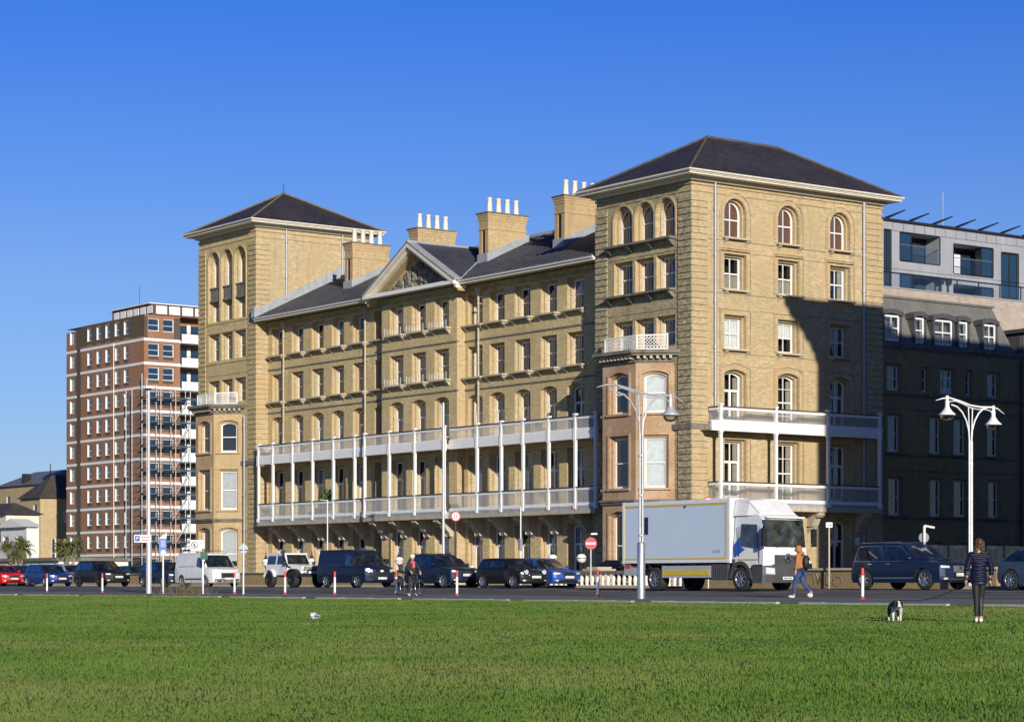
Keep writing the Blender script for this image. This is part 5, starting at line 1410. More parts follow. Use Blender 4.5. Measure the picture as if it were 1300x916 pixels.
    def nosepatch(s, z0, z1, y0, y1, off=.012, n=6, b=None, m=0, skew=0):
        b = b or MB(); rows = []
        for t in (0,.5,1):
            z = lerp(z0,z1,t); x = s.fx(z)
            rows.append([Vector(s.warp(x, lerp(y0,y1,i/n), z))+Vector((off,0,skew*i/n)) for i in range(n+1)])
        for r0, r1 in zip(rows, rows[1:]):
            for i in range(n): b.add([r0[i],r0[i+1],r1[i+1],r1[i]], [(0,1,2,3)], m, True)
        # returns to the skin so that the piece has thickness
        e = rows[0]+rows[1][-1:]+rows[2][::-1]+rows[1][:1]
        k = len(e); f = [p-Vector((off+.02,0,0)) for p in e]
        b.add(e+f, [(i,(i+1)%k,k+(i+1)%k,k+i) for i in range(k)], m)
        return b
PAINTS = {}
def getpaint(name, c, rough=.28, metal=.0):
    if name not in PAINTS: PAINTS[name] = paint(name, c, rough, metal)
    return PAINTS[name]
def mirror_part(T, B, x, z, pm):
    for sg in (-1, 1):
        b = MB(); p = B.warp(x, sg, z); b.sphere((p[0], p[1]+sg*.11, z+.08), .1, 0, 8, (.75,1.05,.75)); b.tube([(p[0],p[1],z),(p[0],p[1]+sg*.1,z+.05)], .025, 6)
        b.build('mirror', pm, T, loc=(0,0,0))
def num_plate(T, B, z, off=.03, w_=.52):
    b = MB(); x = B.fx(z)+off; b.box(x,x+.012,-w_/2,w_/2,z-.056,z+.056); p = b.build('number_plate', M['plate'], T, loc=(0,0,0))
    b = MB(); y = -w_/2+.04; rs = random.Random(int(abs(x*1e3)))
    for k in range(7):
        h = rs.choice((.02,.032,.03)); b.box(x+.012,x+.016,y,y+.034,z-.034,z-.034+h); b.box(x+.012,x+.016,y+.0,y+.012,z-.034,z+.034); y += .062+(.035 if k == 3 else 0)
    b.build('characters', M['black'], p, loc=(0,0,0))
def car(label, cat, name, x, y, rz, L, W, H, belt, col, r=.32, hood=None, kind='hatch', clear=.2, grille='dark', spokes=5, dark_rim=False, group='vehicles standing along the seafront road', extra=None, roof_col=None, tumble=.2):
    T = thing(name, label, cat, (x, y, gz(y)+.012), rz, group)
    wf, wr = L/2-.83*(L/4.3), -L/2+.76*(L/4.3)
    hd = hood or belt-.06; fr = [(L/2-.10,clear),(L/2-.01,clear+.12),(L/2,.5),(L/2-.03,hd-.16),(L/2-.16,hd-.06)]
    re = [(-L/2+.10,clear),(-L/2+.01,clear+.15),(-L/2,.55),(-L/2+.05,belt-.12),(-L/2+.10,belt-.01)]
    xa = L/2-1.18*(L/4.3) if kind != 'mini' else L/2-1.05
    top = [(-L/2+.4,belt+.0),(0,belt),(xa+.02,belt),(xa+.35,hd+.02),(L/2-.5,hd-.01)]
    B = Body(L, W, H, belt, top, fr, re, clear, (wf,wr), r, tumble)
    B.hull().build('body', [col, M['rubber']], T, loc=(0,0,0))
    back = {'hatch':(.06,.48),'suv':(.06,.40),'mini':(.06,.34),'coupe':(.05,.9),'estate':(.06,.3),'saloon':(.65,1.25)}[kind]
    rf = xa-.72*(H-belt)/.5*(1.0 if kind != 'mini' else .72)
    xr0, xr1 = -L/2+back[0], -L/2+back[1]
    cab = [(xr0,belt-.03),(lerp(xr0,xr1,.85),H-.10),(xr1+.12,H-.015),(lerp(xr1,rf,.5),H),(rf-.1,H-.02),(rf+.05,H-.07),(xa,belt-.03)]
    B.cabin(cab).build('cabin', roof_col or col, T, loc=(0,0,0))
    # glass
    zt = H-.125; g0 = lambda z: lerp(xr0+.12,lerp(xr0,xr1,.85)+.16,(z-belt)/(H-.1-belt)); g1 = lambda z: lerp(xa-.14,rf-.06,(z-belt)/(H-.07-belt))
    zb = belt+.035; cuts = [g0(zb), lerp(g0(zb),g1(zb),.28), lerp(g0(zb),g1(zb),.58), g1(zb)]
    tc = [g0(zt)+.02, lerp(g0(zt),g1(zt),.20), lerp(g0(zt),g1(zt),.60), g1(zt)]
    if kind in ('mini','coupe'): segs = [(0,1.4),(1.4,3)]
    else: segs = [(0,1),(1,2),(2,3)]
    at = lambda a, t: lerp(a[int(t)], a[min(3,int(t)+1)], t-int(t))
    for a, c in segs:
      for sg in (-1, 1): B.side([(at(cuts,a)+.025,zb),(at(cuts,c)-.025,zb),(at(tc,c)-.025,zt),(at(tc,a)+.025,zt)], sgs=(sg,)).build('side_window', M['carglass_solid'], T, loc=(0,0,0))
    sc0, sc1 = (lerp(xa,rf+.05,.06), lerp(belt-.03,H-.07,.06)), (lerp(xa,rf+.05,.92), lerp(belt-.03,H-.07,.92))
    B.across(sc1, sc0, -.9, .9, -.014).build('windscreen', M['carglass_solid'], T, loc=(0,0,0))
    # glimpse of seats and dashboard glare along the foot of the screen
    add_wheels(T, (wf,wr), W/2-.005, r, .21, dark_rim, spokes)
    lz = hd-.2
    for sg in (-1, 1):
        B.nosepatch(lz-.035, lz+.045, sg*.60, sg*.95, .012, skew=.02).build('headlight', M['lamp'], T, loc=(0,0,0))
    gm = {'dark':M['black'],'silver':M['silver']}[grille]
    B.nosepatch(lz-(.19 if grille == 'silver' else .12), lz+.05, -.40, .40, .02).build('grille', gm, T, loc=(0,0,0))
    B.nosepatch(clear+.06, clear+.2, -.7, .7, .012).build('lower_intake', M['black'], T, loc=(0,0,0))
    for sg in (-1, 1): B.nosepatch(clear+.12, clear+.19, sg*.7, sg*.86, .018).build('fog_lamp', M['lamp'], T, loc=(0,0,0))
    num_plate(T, B, lz-.28 if grille == 'silver' else lz-.17, .03)
    mirror_part(T, B, xa-.22, belt, col)
    for sg in (-1, 1):
        b = MB(); q = [B.warp(xx, sg*.96, z) for xx, z in ((-L/2+.03,belt-.3),(-L/2+.03,belt-.05),(-L/2+.3,belt-.08),(-L/2+.22,belt-.26))]
        b.prism([(p[0],p[1]+sg*.012,p[2]) for p in q], (0,-sg*.02,0)); b.build('tail_light', M['red'], T, loc=(0,0,0))
    for sg in (-1, 1):
        for xx in (lerp(cuts[1],cuts[2],.12), lerp(cuts[2],cuts[3],.08)):
            b = MB(); p = B.warp(xx, sg, belt-.13); b.box(xx-.09,xx+.09,p[1]-.015,p[1]+.015,belt-.15,belt-.12); b.build('door_handle', M['chrome'] if kind == 'estate' else col, T, loc=(0,0,0))
    B.sides(T, 'sill_trim', M['greyplastic'], [(wr+r*1.2,clear+.0),(wf-r*1.2,clear+.0),(wf-r*1.2,clear+.1),(wr+r*1.2,clear+.1)], .012)
    if extra: extra(T, B, dict(xa=xa, rf=rf, cuts=cuts, tc=tc, zb=zb, zt=zt, hd=hd, lz=lz, wf=wf, wr=wr))
    return T
def solidglass(name='car_window_glass', k=1):
    t = NT(name); v = t.coord()
    col = t.ramp(t.noise(v, 2.2, 3), [(.35,(.004*k,.005*k,.006*k)),(.62,(.022*k,.026*k,.028*k)),(.75,(.07*k,.075*k,.075*k))])
    return t.pbr(col, .04, 0, None, Specular_IOR_Level=.75, Coat_Weight=1)
M['carglass_solid'] = solidglass(); M['lorryglass'] = solidglass('lorry_window_glass', 2.4)
navy = getpaint('navy_paint', (.006,.014,.042)); black_p = getpaint('black_paint', (.006,.007,.009)); blue_p = getpaint('blue_paint', (.012,.045,.20), .25, .3)
red_p = getpaint('red_paint', (.55,.012,.018)); white_p = getpaint('white_vehicle_paint', (.72,.73,.74)); volvo_p = getpaint('bright_blue_paint', (.02,.07,.32), .25, .2)
xc_p = getpaint('deep_blue_paint', (.008,.02,.055), .22, .2); grey_p = getpaint('blue_grey_paint', (.05,.085,.14), .3, .4); silver_p = getpaint('silver_paint', (.45,.46,.48), .3, .5); green_p = getpaint('green_paint', (.01,.05,.03), .3)
YL = -13.3
car('bright red hatchback with a dark grille, in front of the bushier palm','car','parked_car',-56.3,YL,0,4.4,1.8,1.46,.93,red_p)
car('metallic blue hatchback directly behind the red hatchback\'s nose','car','parked_car',-48.8,YL,0,4.3,1.78,1.44,.92,blue_p, spokes=5)
car('black SUV with black wheels in front of the foot of the red brick flats','car','parked_car',-40.9,YL,0,4.7,1.92,1.62,1.02,black_p, r=.37, kind='suv', dark_rim=True, clear=.24)
car('dark navy hatchback half hidden by the tall tapered lamp post, behind the white van','car','parked_car',-32.4,YL,0,4.1,1.78,1.5,.95,navy)
def vw_extra(T, B, d):
    b = MB()
    for sg in (-1, 1): p = [B.warp(x, sg*.8, z) for x, z in ((d['tc'][0]-.1,B.H-.01),(d['tc'][3]-.15,B.H-.02))]; b.tube([(q[0],q[1],q[2]+.04) for q in p], .02, 6)
    b.build('roof_rail', M['black'], T, loc=(0,0,0))
    b = MB(); x = B.fx(d['lz'])+.03; b.lathe([(.05,0),(.065,.006),(.05,.012)], (x,0,d['lz']-.01), 14, 0, 'x'); b.tube([(x+.01,-.035,d['lz']+.03),(x+.01,-.012,d['lz']-.04),(x+.01,0,d['lz']),(x+.01,.012,d['lz']-.04),(x+.01,.035,d['lz']+.03)], .006, 5); b.build('emblem', M['chrome'], T, loc=(0,0,0))
car('dark blue crossover directly behind the cyclist, with a white number plate','car','parked_car',-3.4,YL,0,4.4,1.84,1.67,1.05,navy, r=.345, kind='suv', clear=.24, extra=vw_extra)
def mini_extra(T, B, d):
    for sg in (-1, 1):
        p = B.warp(B.fx(.72), sg*.66, .72); b = MB(); b.lathe([(.07,.03),(.14,.05),(.155,.03),(.15,-.05)], (p[0]-.0,p[1],.74), 20, 1, 'x'); b.lathe([(.001,.045),(.12,.04)], (p[0],p[1],.74), 20, 0, 'x'); b.build('round_headlight', [M['lamp'],M['chrome']], T, loc=(0,0,0))
    b = MB(); x = B.fx(.5)+.0
    pts = [B.warp(B.fx(z), y, z) for y, z in ((-.5,.62),(-.58,.5),(-.5,.4),(0,.38),(.5,.4),(.58,.5),(.5,.62),(0,.66),(-.5,.62))]
    b.tube([(q[0]+.03,q[1],q[2]) for q in pts], .018, 6); b.build('grille_surround', M['chrome'], T, loc=(0,0,0))
car('glossy black small hatchback with round headlamps and a chrome grille ring','car','parked_car',2.45,YL,0,3.85,1.74,1.42,.94,black_p, r=.315, kind='mini', spokes=8, extra=mini_extra)
car('bright blue estate car with a dark windscreen, parked behind the small black hatchback','car','parked_car',.9,-10.4,0,4.5,1.84,1.45,.94,volvo_p, kind='estate')
car('white estate car mostly hidden between the crossover and the small black hatchback','car','parked_car',-7.2,-10.3,0,4.4,1.8,1.62,.98,white_p, kind='estate')
def xc_extra(T, B, d):
    b = MB()
    for sg in (-1, 1):
        q = []
        for t in range(10):
            s_ = t/9; x = lerp(d['cuts'][0]-.03,d['cuts'][3]+.06,s_); q.append((x, d['zb']-.03))
        up = [(lerp(d['tc'][0]-.03,d['tc'][3]+.02,1-k/9), d['zt']+.035-.02*(abs(k-4.5)/4.5)**3) for k in range(10)]
        ring_ = q+up+[q[0]]
        b.tube([(p[0],p[1]+sg*.018,p[2]) for p in (B.warp(x, sg*.985, z) for x, z in ring_)], .02, 5)
    b.build('window_trim', M['chrome'], T, loc=(0,0,0))
    b = MB()
    for sg in (-1, 1): p = [B.warp(x, sg*.8, z) for x, z in ((d['tc'][0]-.1,B.H-.02),(0,B.H),(d['tc'][3]-.1,B.H-.03))]; b.tube([(q[0],q[1],q[2]+.045) for q in p], .022, 6)
    b.build('roof_rail', M['silver'], T, loc=(0,0,0))
    b = MB(); x = B.fx(d['lz'])+.04; b.lathe([(.04,0),(.06,.008),(.04,.016)], (x,0,d['lz']-.03), 14, 0, 'x'); b.tube([(x+.01,-.02,d['lz']-.06),(x+.01,.03,d['lz']+.01)], .01, 5); b.build('emblem', M['black'], T, loc=(0,0,0))
    b = MB(); B.nosepatch(B.clear+.1,B.clear+.13,-.62,.62,.03,b=b); b.build('bumper_trim', M['silver'], T, loc=(0,0,0))
    B.sides(T, 'door_trim', M['silver'], [(d['wr']+.5,.42),(d['wf']-.5,.42),(d['wf']-.5,.46),(d['wr']+.5,.46)], .02)
car('dark blue seven seat estate with chrome grille and bright window trim','car','parked_car',28.3,YL,0,4.95,1.98,1.77,1.1,xc_p, r=.385, kind='estate', clear=.26, grille='silver', spokes=6, extra=xc_extra, tumble=.18)
car('blue grey crossover with a sloping rear, partly hidden by the woman','car','parked_car',35.35,YL,0,4.4,1.8,1.57,1.02,grey_p, r=.36, kind='coupe', clear=.24, spokes=8)
car('dark saloon mostly hidden behind the woman and the blue seven seat estate','car','parked_car',33.6,-10.6,0,4.5,1.8,1.42,.95,navy, kind='saloon')
car('silver estate car parked behind the wall, glimpsed behind the black SUV','car','parked_car',-64.5,-4.3,R(4),4.4,1.76,1.6,.98,silver_p, kind='estate')
car('dark green car glimpsed between the black SUV and the tall tapered lamp post','car','parked_car',-54.2,-4.2,R(-3),4.3,1.76,1.42,.92,green_p)
car('small light blue car glimpsed between the red and blue hatchbacks','car','parked_car',-60.6,-9.9,0,3.7,1.66,1.45,.92,blue_p)
car('dark saloon parked on the forecourt behind the stone balustrade','car','parked_car',-1.2,-3.4,0,4.4,1.78,1.42,.94,black_p, kind='saloon')
# panel vans
def van(label, x, y, L, col, trim, group='vehicles standing along the seafront road', rack=False, plainb=True):
    W, H, belt, r = 1.98, 1.98, 1.12, .335
    T = thing('panel_van', label, 'van', (x,y,gz(y)+.012), 0, group)
    wf, wr = L/2-.95, -L/2+.98; hd = 1.06
    fr = [(L/2-.12,.24),(L/2-.01,.34),(L/2,.62),(L/2-.05,.92),(L/2-.16,1.0)]
    re = [(-L/2+.05,.3),(-L/2,.45),(-L/2,.8),(-L/2+.01,1.0),(-L/2+.02,1.1)]
    xa = L/2-.82
    B = Body(L, W, H, belt, [(-L/2+.3,belt),(0,belt),(xa,belt+.02),(L/2-.45,hd)], fr, re, .24, (wf,wr), r, .12, .24, .05)
    B.hull().build('body', [col, M['rubber']], T, loc=(0,0,0))
    rf = xa-.82
    B.cabin([(-L/2+.02,belt-.04),(-L/2+.07,H-.14),(-L/2+.2,H-.02),(-.3,H),(rf-.2,H-.02),(rf+.05,H-.09),(xa+.05,belt-.04)]).build('cargo_body', col, T, loc=(0,0,0))
    B.across((lerp(xa,rf+.05,.9),lerp(belt-.04,H-.09,.9)), (lerp(xa+.05,rf+.05,.05),lerp(belt-.04,H-.09,.05)), -.92, .92, -.016).build('windscreen', M['carglass_solid'], T, loc=(0,0,0))
    B.sides(T, 'cab_window', M['carglass_solid'], [(xa-1.28,belt+.06),(xa-.36,belt-.02),(xa-.22,belt+.02),(xa-.74,H-.28),(xa-1.24,H-.28)])
    for xx in (xa-1.36, xa-.30, -L/2+1.35):
        B.sides(T, 'door_gap', M['black'], [(xx-.006,.42),(xx+.006,.42),(xx+.006,H-.22 if xx < xa-1 else belt),(xx-.006,H-.22 if xx < xa-1 else belt)], .006)
    B.sides(T, 'sliding_rail', M['greyplastic'], [(-L/2+.5,belt+.06),(xa-1.5,belt+.06),(xa-1.5,belt+.085),(-L/2+.5,belt+.085)], .012)
    B.sides(T, 'rubbing_strip', trim, [(wr+.45,.40),(wf-.45,.40),(wf-.45,.5),(wr+.45,.5)], .016)
    for sg in (-1,1): B.nosepatch(.78,.92,sg*.60,sg*.97,.014,skew=.06).build('headlight', M['lamp'], T, loc=(0,0,0))
    B.nosepatch(.50,.80,-.5,.5,.016).build('grille', M['black'], T, loc=(0,0,0)); B.nosepatch(.27,.46,-.9,.9,.012).build('bumper', trim, T, loc=(0,0,0))
    b = MB(); xx = B.fx(.83)+.02; b.lathe([(.001,.012),(.055,.012),(.06,0)], (xx,0,.84), 18, 0, 'x'); o = b.build('emblem', M['lampwhite'], T, loc=(0,0,0)); o.scale = (1,1.9,1)
    num_plate(T, B, .47, .03); add_wheels(T, (wf,wr), W/2-.01, r, .22, False, 5)
    for sg in (-1,1):
        b = MB(); p = B.warp(xa-.32, sg, belt); b.box(p[0]-.08,p[0]+.08,p[1]+sg*.05-.09,p[1]+sg*.05+.09+.06,belt+.06,belt+.36); b.build('mirror', M['black'], T, loc=(0,0,0))
    if rack:
        b = MB()
        for xx in (-L/2+.5,-L/2+1.5,rf-.5): b.tube([(xx,-.8,H-.02),(xx,-.8,H+.1),(xx,.8,H+.1),(xx,.8,H-.02)], .025, 6)
        b.tube([(-L/2+.3,-.5,H+.14),(rf-.3,-.5,H+.14)], .05, 8); b.build('roof_rack', M['greyplastic'], T, loc=(0,0,0))
    return T
van('white panel van with black grille and roof rack, in front of the left tower', -27.2, YL, 4.8, white_p, M['greyplastic'], rack=True)
van('dark navy panel van with alloy wheels, between the off-roader and the cyclist', -11.25, YL, 4.95, navy, navy)
# off-roader
def offroader(label, x, y):
    T = thing('off_roader', label, 'car', (x,y,gz(y)+.012), 0, 'vehicles standing along the seafront road'); r = .43; L, W = 3.9, 1.75
    wf, wr = 1.18, -1.2
    b = MB(); b.box(-1.75,.55,-.78,.78,.6,1.18); b.prism([(.5,-.62,.72),(1.62,-.52,.72),(1.62,-.52,1.16),(.5,-.66,1.24)], (0,0,0)) if 0 else None
    v = [(.55,-.74,.66),(1.68,-.6,.66),(1.68,-.56,1.15),(.55,-.72,1.25),(.55,.74,.66),(1.68,.6,.66),(1.68,.56,1.15),(.55,.72,1.25)]
    b.add(v, [(0,1,2,3),(5,4,7,6),(1,5,6,2),(3,2,6,7),(0,3,7,4),(0,4,5,1)]); b.build('body', white_p, T, loc=(0,0,0))
    b = MB(); v = [(-1.72,-.77,1.18),(.42,-.77,1.18),(.12,-.68,1.76),(-1.66,-.68,1.76),(-1.72,.77,1.18),(.42,.77,1.18),(.12,.68,1.76),(-1.66,.68,1.76)]
    b.add(v, [(0,1,2,3),(5,4,7,6),(1,5,6,2),(3,2,6,7),(0,3,7,4)]); b.box(-1.7,.18,-.70,.70,1.76,1.84); b.build('hard_top', white_p, T, loc=(0,0,0))
    b = MB()
    for sg in (-1,1):
        for (x0,x1) in ((-1.6,-.75),(-.58,.22)):
            q = [(x0,sg*.775,1.24),(x1,sg*.775,1.24),(x1-(.18 if x1 > 0 else 0),sg*.70,1.7),(x0+.02,sg*.70,1.7)]; b.prism([(p[0],p[1]+sg*.004,p[2]) for p in q], (0,-sg*.02,0))
    b.build('side_window', M['carglass_solid'], T, loc=(0,0,0))
    b = MB(); b.prism([(.43,-.68,1.24),(.43,.68,1.24),(.16,.6,1.74),(.16,-.6,1.74)], (.02,0,.008)); b.build('windscreen', M['carglass_solid'], T, loc=(0,0,0))
    for xw in (wf,wr):
        for sg in (-1,1):
            f = MB(); n = 9; pts = [(xw+.62*math.cos(R(18+144*i/n)), .38+.62*math.sin(R(18+144*i/n))) for i in range(n+1)]
            o_ = pts+[(p[0]*.0+xw+(p[0]-xw)*.86, .38+(p[1]-.38)*.88) for p in pts[::-1]]
            f.prism([(p[0], sg*.62, p[1]) for p in o_], (0,sg*.32,0)); f.build('wheel_arch', white_p if xw < 0 else M['black'], T, loc=(0,0,0))
    b = MB()
    for k in range(7): b.box(1.66,1.70,-.36+.12*k-.035,-.36+.12*k+.035,.86,1.12)
    b.build('grille', M['black'], T, loc=(0,0,0))
    for sg in (-1,1):
        b = MB(); b.lathe([(.10,.0),(.11,.03),(.001,.05)], (1.66,sg*.46,.98), 16, 0, 'x'); b.build('headlight', M['lamp'], T, loc=(0,0,0))
    b = MB(); b.box(1.7,1.95,-.82,.82,.56,.74); b.tube([(1.9,-.3,.74),(1.95,-.28,.98),(1.95,.28,.98),(1.9,.3,.74)], .035, 7); b.box(-2.0,-1.76,-.75,.75,.55,.7); b.build('bumper', M['black'], T, loc=(0,0,0))
    for sg in (-1,1):
        b = MB(); b.lathe([(.08,0),(.09,.05),(.001,.06)], (1.95,sg*.5,.82), 12, 0, 'x'); b.build('spot_lamp', M['lamp'], T, loc=(0,0,0))
    b = MB(); b.tube([(.62,-.80,1.1),(.5,-.84,1.3),(.2,-.82,1.72),(.2,-.82,1.9),(.32,-.82,1.95)], .05, 8); b.build('snorkel', M['black'], T, loc=(0,0,0))
    b = MB(); b.lathe([(.16,-.1),(.36,-.12),(.37,.05),(.36,.12),(.16,.1)], (-1.92,0,1.0), 20, 0, 'x'); b.build('spare_wheel', M['rubber'], T, loc=(0,0,0))
    add_wheels(T, (wf,wr), .93, r, .30, True, 5)
    for sg in (-1,1):
        b = MB(); b.sphere((.5,sg*.9,1.3), .1, 0, 8, (.7,1,1)); b.build('mirror', M['black'], T, loc=(0,0,0))
    b = MB(); b.box(-.9,.6,-.8,-.76,.58,.66); b.box(.2,.8,-.76,-.73,1.05,1.12); b.build('rock_slider', M['black'], T, loc=(0,0,0))
offroader('white short wheelbase off-roader with big tyres, black bumper and snorkel', -17.5, YL)
# box lorry
def lorry(label, x, y, L):
    T = thing('box_lorry', label, 'lorry', (x,y,gz(y)+.012), 0); H, W = 3.62, 2.46
    M['boxpanel'] = mottled('grp_panel', (.52,.62,.75), (.56,.655,.785), .8, .35, .02)
    x0, x1 = -L/2, L/2-1.98
    b = MB(); b.box(x0,x1,-W/2,W/2,1.12,H); b.build('box_body', M['boxpanel'], T, loc=(0,0,0))
    b = MB(); e = .012
    for z0, z1 in ((1.12,1.24),(H-.14,H+.02)): b.box(x0-.02,x1+.02,-W/2-.02,-W/2+.02,z0,z1); b.box(x0-.02,x1+.02,W/2-.02,W/2+.02,z0,z1)
    b.box(x1-.12,x1+.03,-W/2-.025,W/2+.025,1.1,H+.03); b.box(x0-.03,x0+.08,-W/2-.022,W/2+.022,1.1,H+.025); b.box(x0,x1,-W/2+.1,W/2-.1,H,H+.02)
    b.build('body_frame', white_p, T, loc=(0,0,0))
    b = MB(); yy = -W/2-.006
    b.box(x0+.08,x1-.2,yy-.004,yy+.01,1.25,1.31); b.box(x0+.08,x1-.2,yy-.004,yy+.01,H-.22,H-.16); b.box(x1-.27,x1-.21,yy-.004,yy+.01,1.31,H-.22); b.box(x0+.085,x0+.12,yy-.004,yy+.01,1.31,H-.22)
    b.build('reflective_tape', M['yellow'], T, loc=(0,0,0))
    b = MB(); b.box(x0+1.42,x0+1.62,yy-.02,yy+.02,2.3,3.0); b.build('door_latch', M['black'], T, loc=(0,0,0))
    b = MB(); b.sphere((x0+3.95,yy,H-.24), .05, 0, 8); b.build('marker_lamp', M['black'], T, loc=(0,0,0))
    b = MB(); b.box(x0+1.28,x0+1.295,yy-.002,yy+.01,1.31,H-.22); b.build('door_gap', M['signback'], T, loc=(0,0,0))
    b = MB(); 
    for k in range(4): b.box(x1-.95+.11*k,x1-.9+.11*k,yy-.003,yy+.01,1.5,1.62)
    b.build('lettering', M['signback'], T, loc=(0,0,0))
    b = MB(); b.box(x0+.1,x1+1.2,-.42,.42,.72,1.1); b.box(x0+.2,x1,-1.0,1.0,1.02,1.12)
    for k in range(6): b.box(x0+.6+k*.95,x0+.68+k*.95,-1.15,1.15,.85,1.1)
    b.lathe([(.001,-.5),(.28,-.5),(.28,.5),(.001,.5)], (x0+3.3,-.2,.78), 16, 0, 'x'); b.box(x1-1.75,x1-.9,-1.0,-.45,.45,.95)
    b.build('chassis', M['black'], T, loc=(0,0,0))
    g = MB(); g.box(x0+2.45,x1-1.15,-W/2+.03,-W/2+.07,.52,1.0); sg_ = g.build('side_guard', M['lampgrey'], T, loc=(0,0,0)); g = MB(); g.box(x0+2.5,x1-1.25,-W/2+.018,-W/2+.03,.62,.82); g.build('yellow_panel', M['yellow'], sg_, loc=(0,0,0))
    g = MB(); g.box(x1-1.1,x1-.15,-W/2+.04,-.5,.42,1.05)
    for k in range(8): g.box(x1-1.08+.12*k,x1-1.03+.12*k,-W/2+.02,-W/2+.04,.45,1.02)
    g.build('battery_box', M['greyplastic'], T, loc=(0,0,0))
    g = MB(); g.box(x0,x0+1.0,-W/2+.05,W/2-.05,.62,.95); g.build('rear_underrun', M['lampgrey'], T, loc=(0,0,0))
    g = MB(); g.box(x0+.1,x0+.42,-W/2+.03,-W/2+.06,.92,1.05); g.build('tail_light', M['red'], T, loc=(0,0,0))
    add_wheels(T, (x0+1.95,), W/2-.04, .47, .46, False, 8); add_wheels(T, (L/2-1.42,), W/2-.06, .47, .3, False, 8)
    # cab: lower dark skirt, white shell, screen
    c0, c1 = L/2-1.86, L/2; CW = 1.16
    def shell(prof, mat, name, rnd_=.1):
        s = MB(); rows = []
        for yn in (-1,-.93,-.6,0,.6,.93,1):
            rr = []
            for (px, pz) in prof:
                f = max(0,(px-(c1-1.0)))/1.0; rr.append((px-rnd_*f*abs(yn)**4-(.02 if abs(yn) == 1 else 0)*(1 if px > c0+.5 else -1), yn*(CW if pz < 2.2 else CW-.10*(pz-2.2)/.6), pz-.02*abs(yn)**6))
            rows.append(rr)
        n = len(prof)
        for r0, r1 in zip(rows, rows[1:]):
            for i in range(n): s.add([r0[i],r0[(i+1)%n],r1[(i+1)%n],r1[i]], [(0,3,2,1)], 0, False)
        s.add(rows[0], [list(range(n))[::-1]]); s.add(rows[-1], [list(range(n))])
        return s.build(name, mat, T, loc=(0,0,0))
    ra = .60; wx_ = L/2-1.42
    arch = [(wx_+ra*math.cos(R(a)), .47+ra*math.sin(R(a))) for a in range(0,181,20)]
    shell([(c0,1.3),(c0,2.95),(c1-.47,2.99),(c1-.20,2.84),(c1-.03,1.62),(c1,1.2),(c1,1.0),(wx_+ra+.02,1.0)]+arch[2:-2]+[(c0+.02,1.1)], white_p, 'cab')
    shell([(c1-.72,.32),(c1-.66,1.04),(c1+.015,1.04),(c1+.03,.62),(c1-.02,.32)], M['greyplastic'], 'front_bumper', .16)
    for sg in (-1,1):
        f = MB(); n = 10; p = [(wx_+.66*math.cos(R(180*i/n)), .47+.70*math.sin(R(180*i/n))) for i in range(n+1)]; q = [(wx_+.53*math.cos(R(180-180*i/n)), .47+.55*math.sin(R(180-180*i/n))) for i in range(n+1)]
        f.prism([(a, sg*(CW-.30), c) for a, c in p+q], (0,sg*.34,0)); f.box(c0-.05,c0+.12,sg*CW-.3 if sg > 0 else -CW,sg*CW if sg > 0 else -CW+.3,.42,1.25); f.build('mudguard', M['greyplastic'], T, loc=(0,0,0))
    for sg in (-1,1):
        b = MB(); q = [(c0+.45,1.78),(c1-.44,1.66),(c1-.54,2.58),(c0+.45,2.62)]
        b.prism([(a, sg*((CW if c < 2.2 else CW-.1*(c-2.2)/.6)+.012), c) for a, c in q], (0,-sg*.03,0)); b.build('cab_window', M['lorryglass'], T, loc=(0,0,0))
    b = MB(); q = [(c0+.05,1.52),(c0+.05,1.78),(c0+.5,1.72),(c0+.62,1.6),(c0+.42,1.5)]
    b.prism([(c0+.08,-CW-.012,1.30),(c0+.7,-CW-.012,1.62),(c0+.40,-CW-.012,1.74),(c0+.40,-CW-.012,2.1),(c0+.08,-CW-.012,1.8)], (0,.02,0)); b.build('blue_stripe', M['blue'], T, loc=(0,0,0))
    b = MB(); b.box(c0+.3,c1-.35,-CW-.012,-CW+.01,1.20,1.25); b.build('cab_tape', M['yellow'], T, loc=(0,0,0))
    b = MB(); b.box(c1-.36,c1-.345,-CW-.012,-CW+.01,1.0,2.5); b.box(c0+.34,c0+.355,-CW-.012,-CW+.01,1.35,2.55); b.build('door_gap', M['black'], T, loc=(0,0,0))
    b = MB(); q = [Vector((c1-.041,0,1.70)),Vector((c1-.190,0,2.77))]
    rows = []
    for p in q+[]:
        rows.append([Vector((p.x+.02-.10*abs(yn)**4*.9, yn*CW*.93, p.z)) for yn in (-1,-.8,-.4,0,.4,.8,1)])
    for i in range(6): b.add([rows[0][i],rows[0][i+1],rows[1][i+1],rows[1][i]], [(0,1,2,3)], 0, True)
    b.build('windscreen', M['lorryglass'], T, loc=(0,0,0))
    b = MB()
    for k in range(4): b.box(c1-.0,c1+.035,-.62,.62,1.06+.085*k,1.11+.085*k)
    b.box(c1-.02,c1+.012,-.66,.66,1.03,1.40); b.build('grille', M['greyplastic'], T, loc=(0,0,0))
    b = MB(); b.lathe([(.17,.0),(.2,.02),(.17,.04)], (c1+.03,0,1.27), 26, 0, 'x')
    for a in (90,210,330): b.prism([(c1+.05,.03*math.cos(R(a+90)),1.27+.03*math.sin(R(a+90))),(c1+.05,.18*math.cos(R(a)),1.27+.18*math.sin(R(a))),(c1+.05,.03*math.cos(R(a-90)),1.27+.03*math.sin(R(a-90)))], (.015,0,0))
    b.build('emblem', M['chrome'], T, loc=(0,0,0))
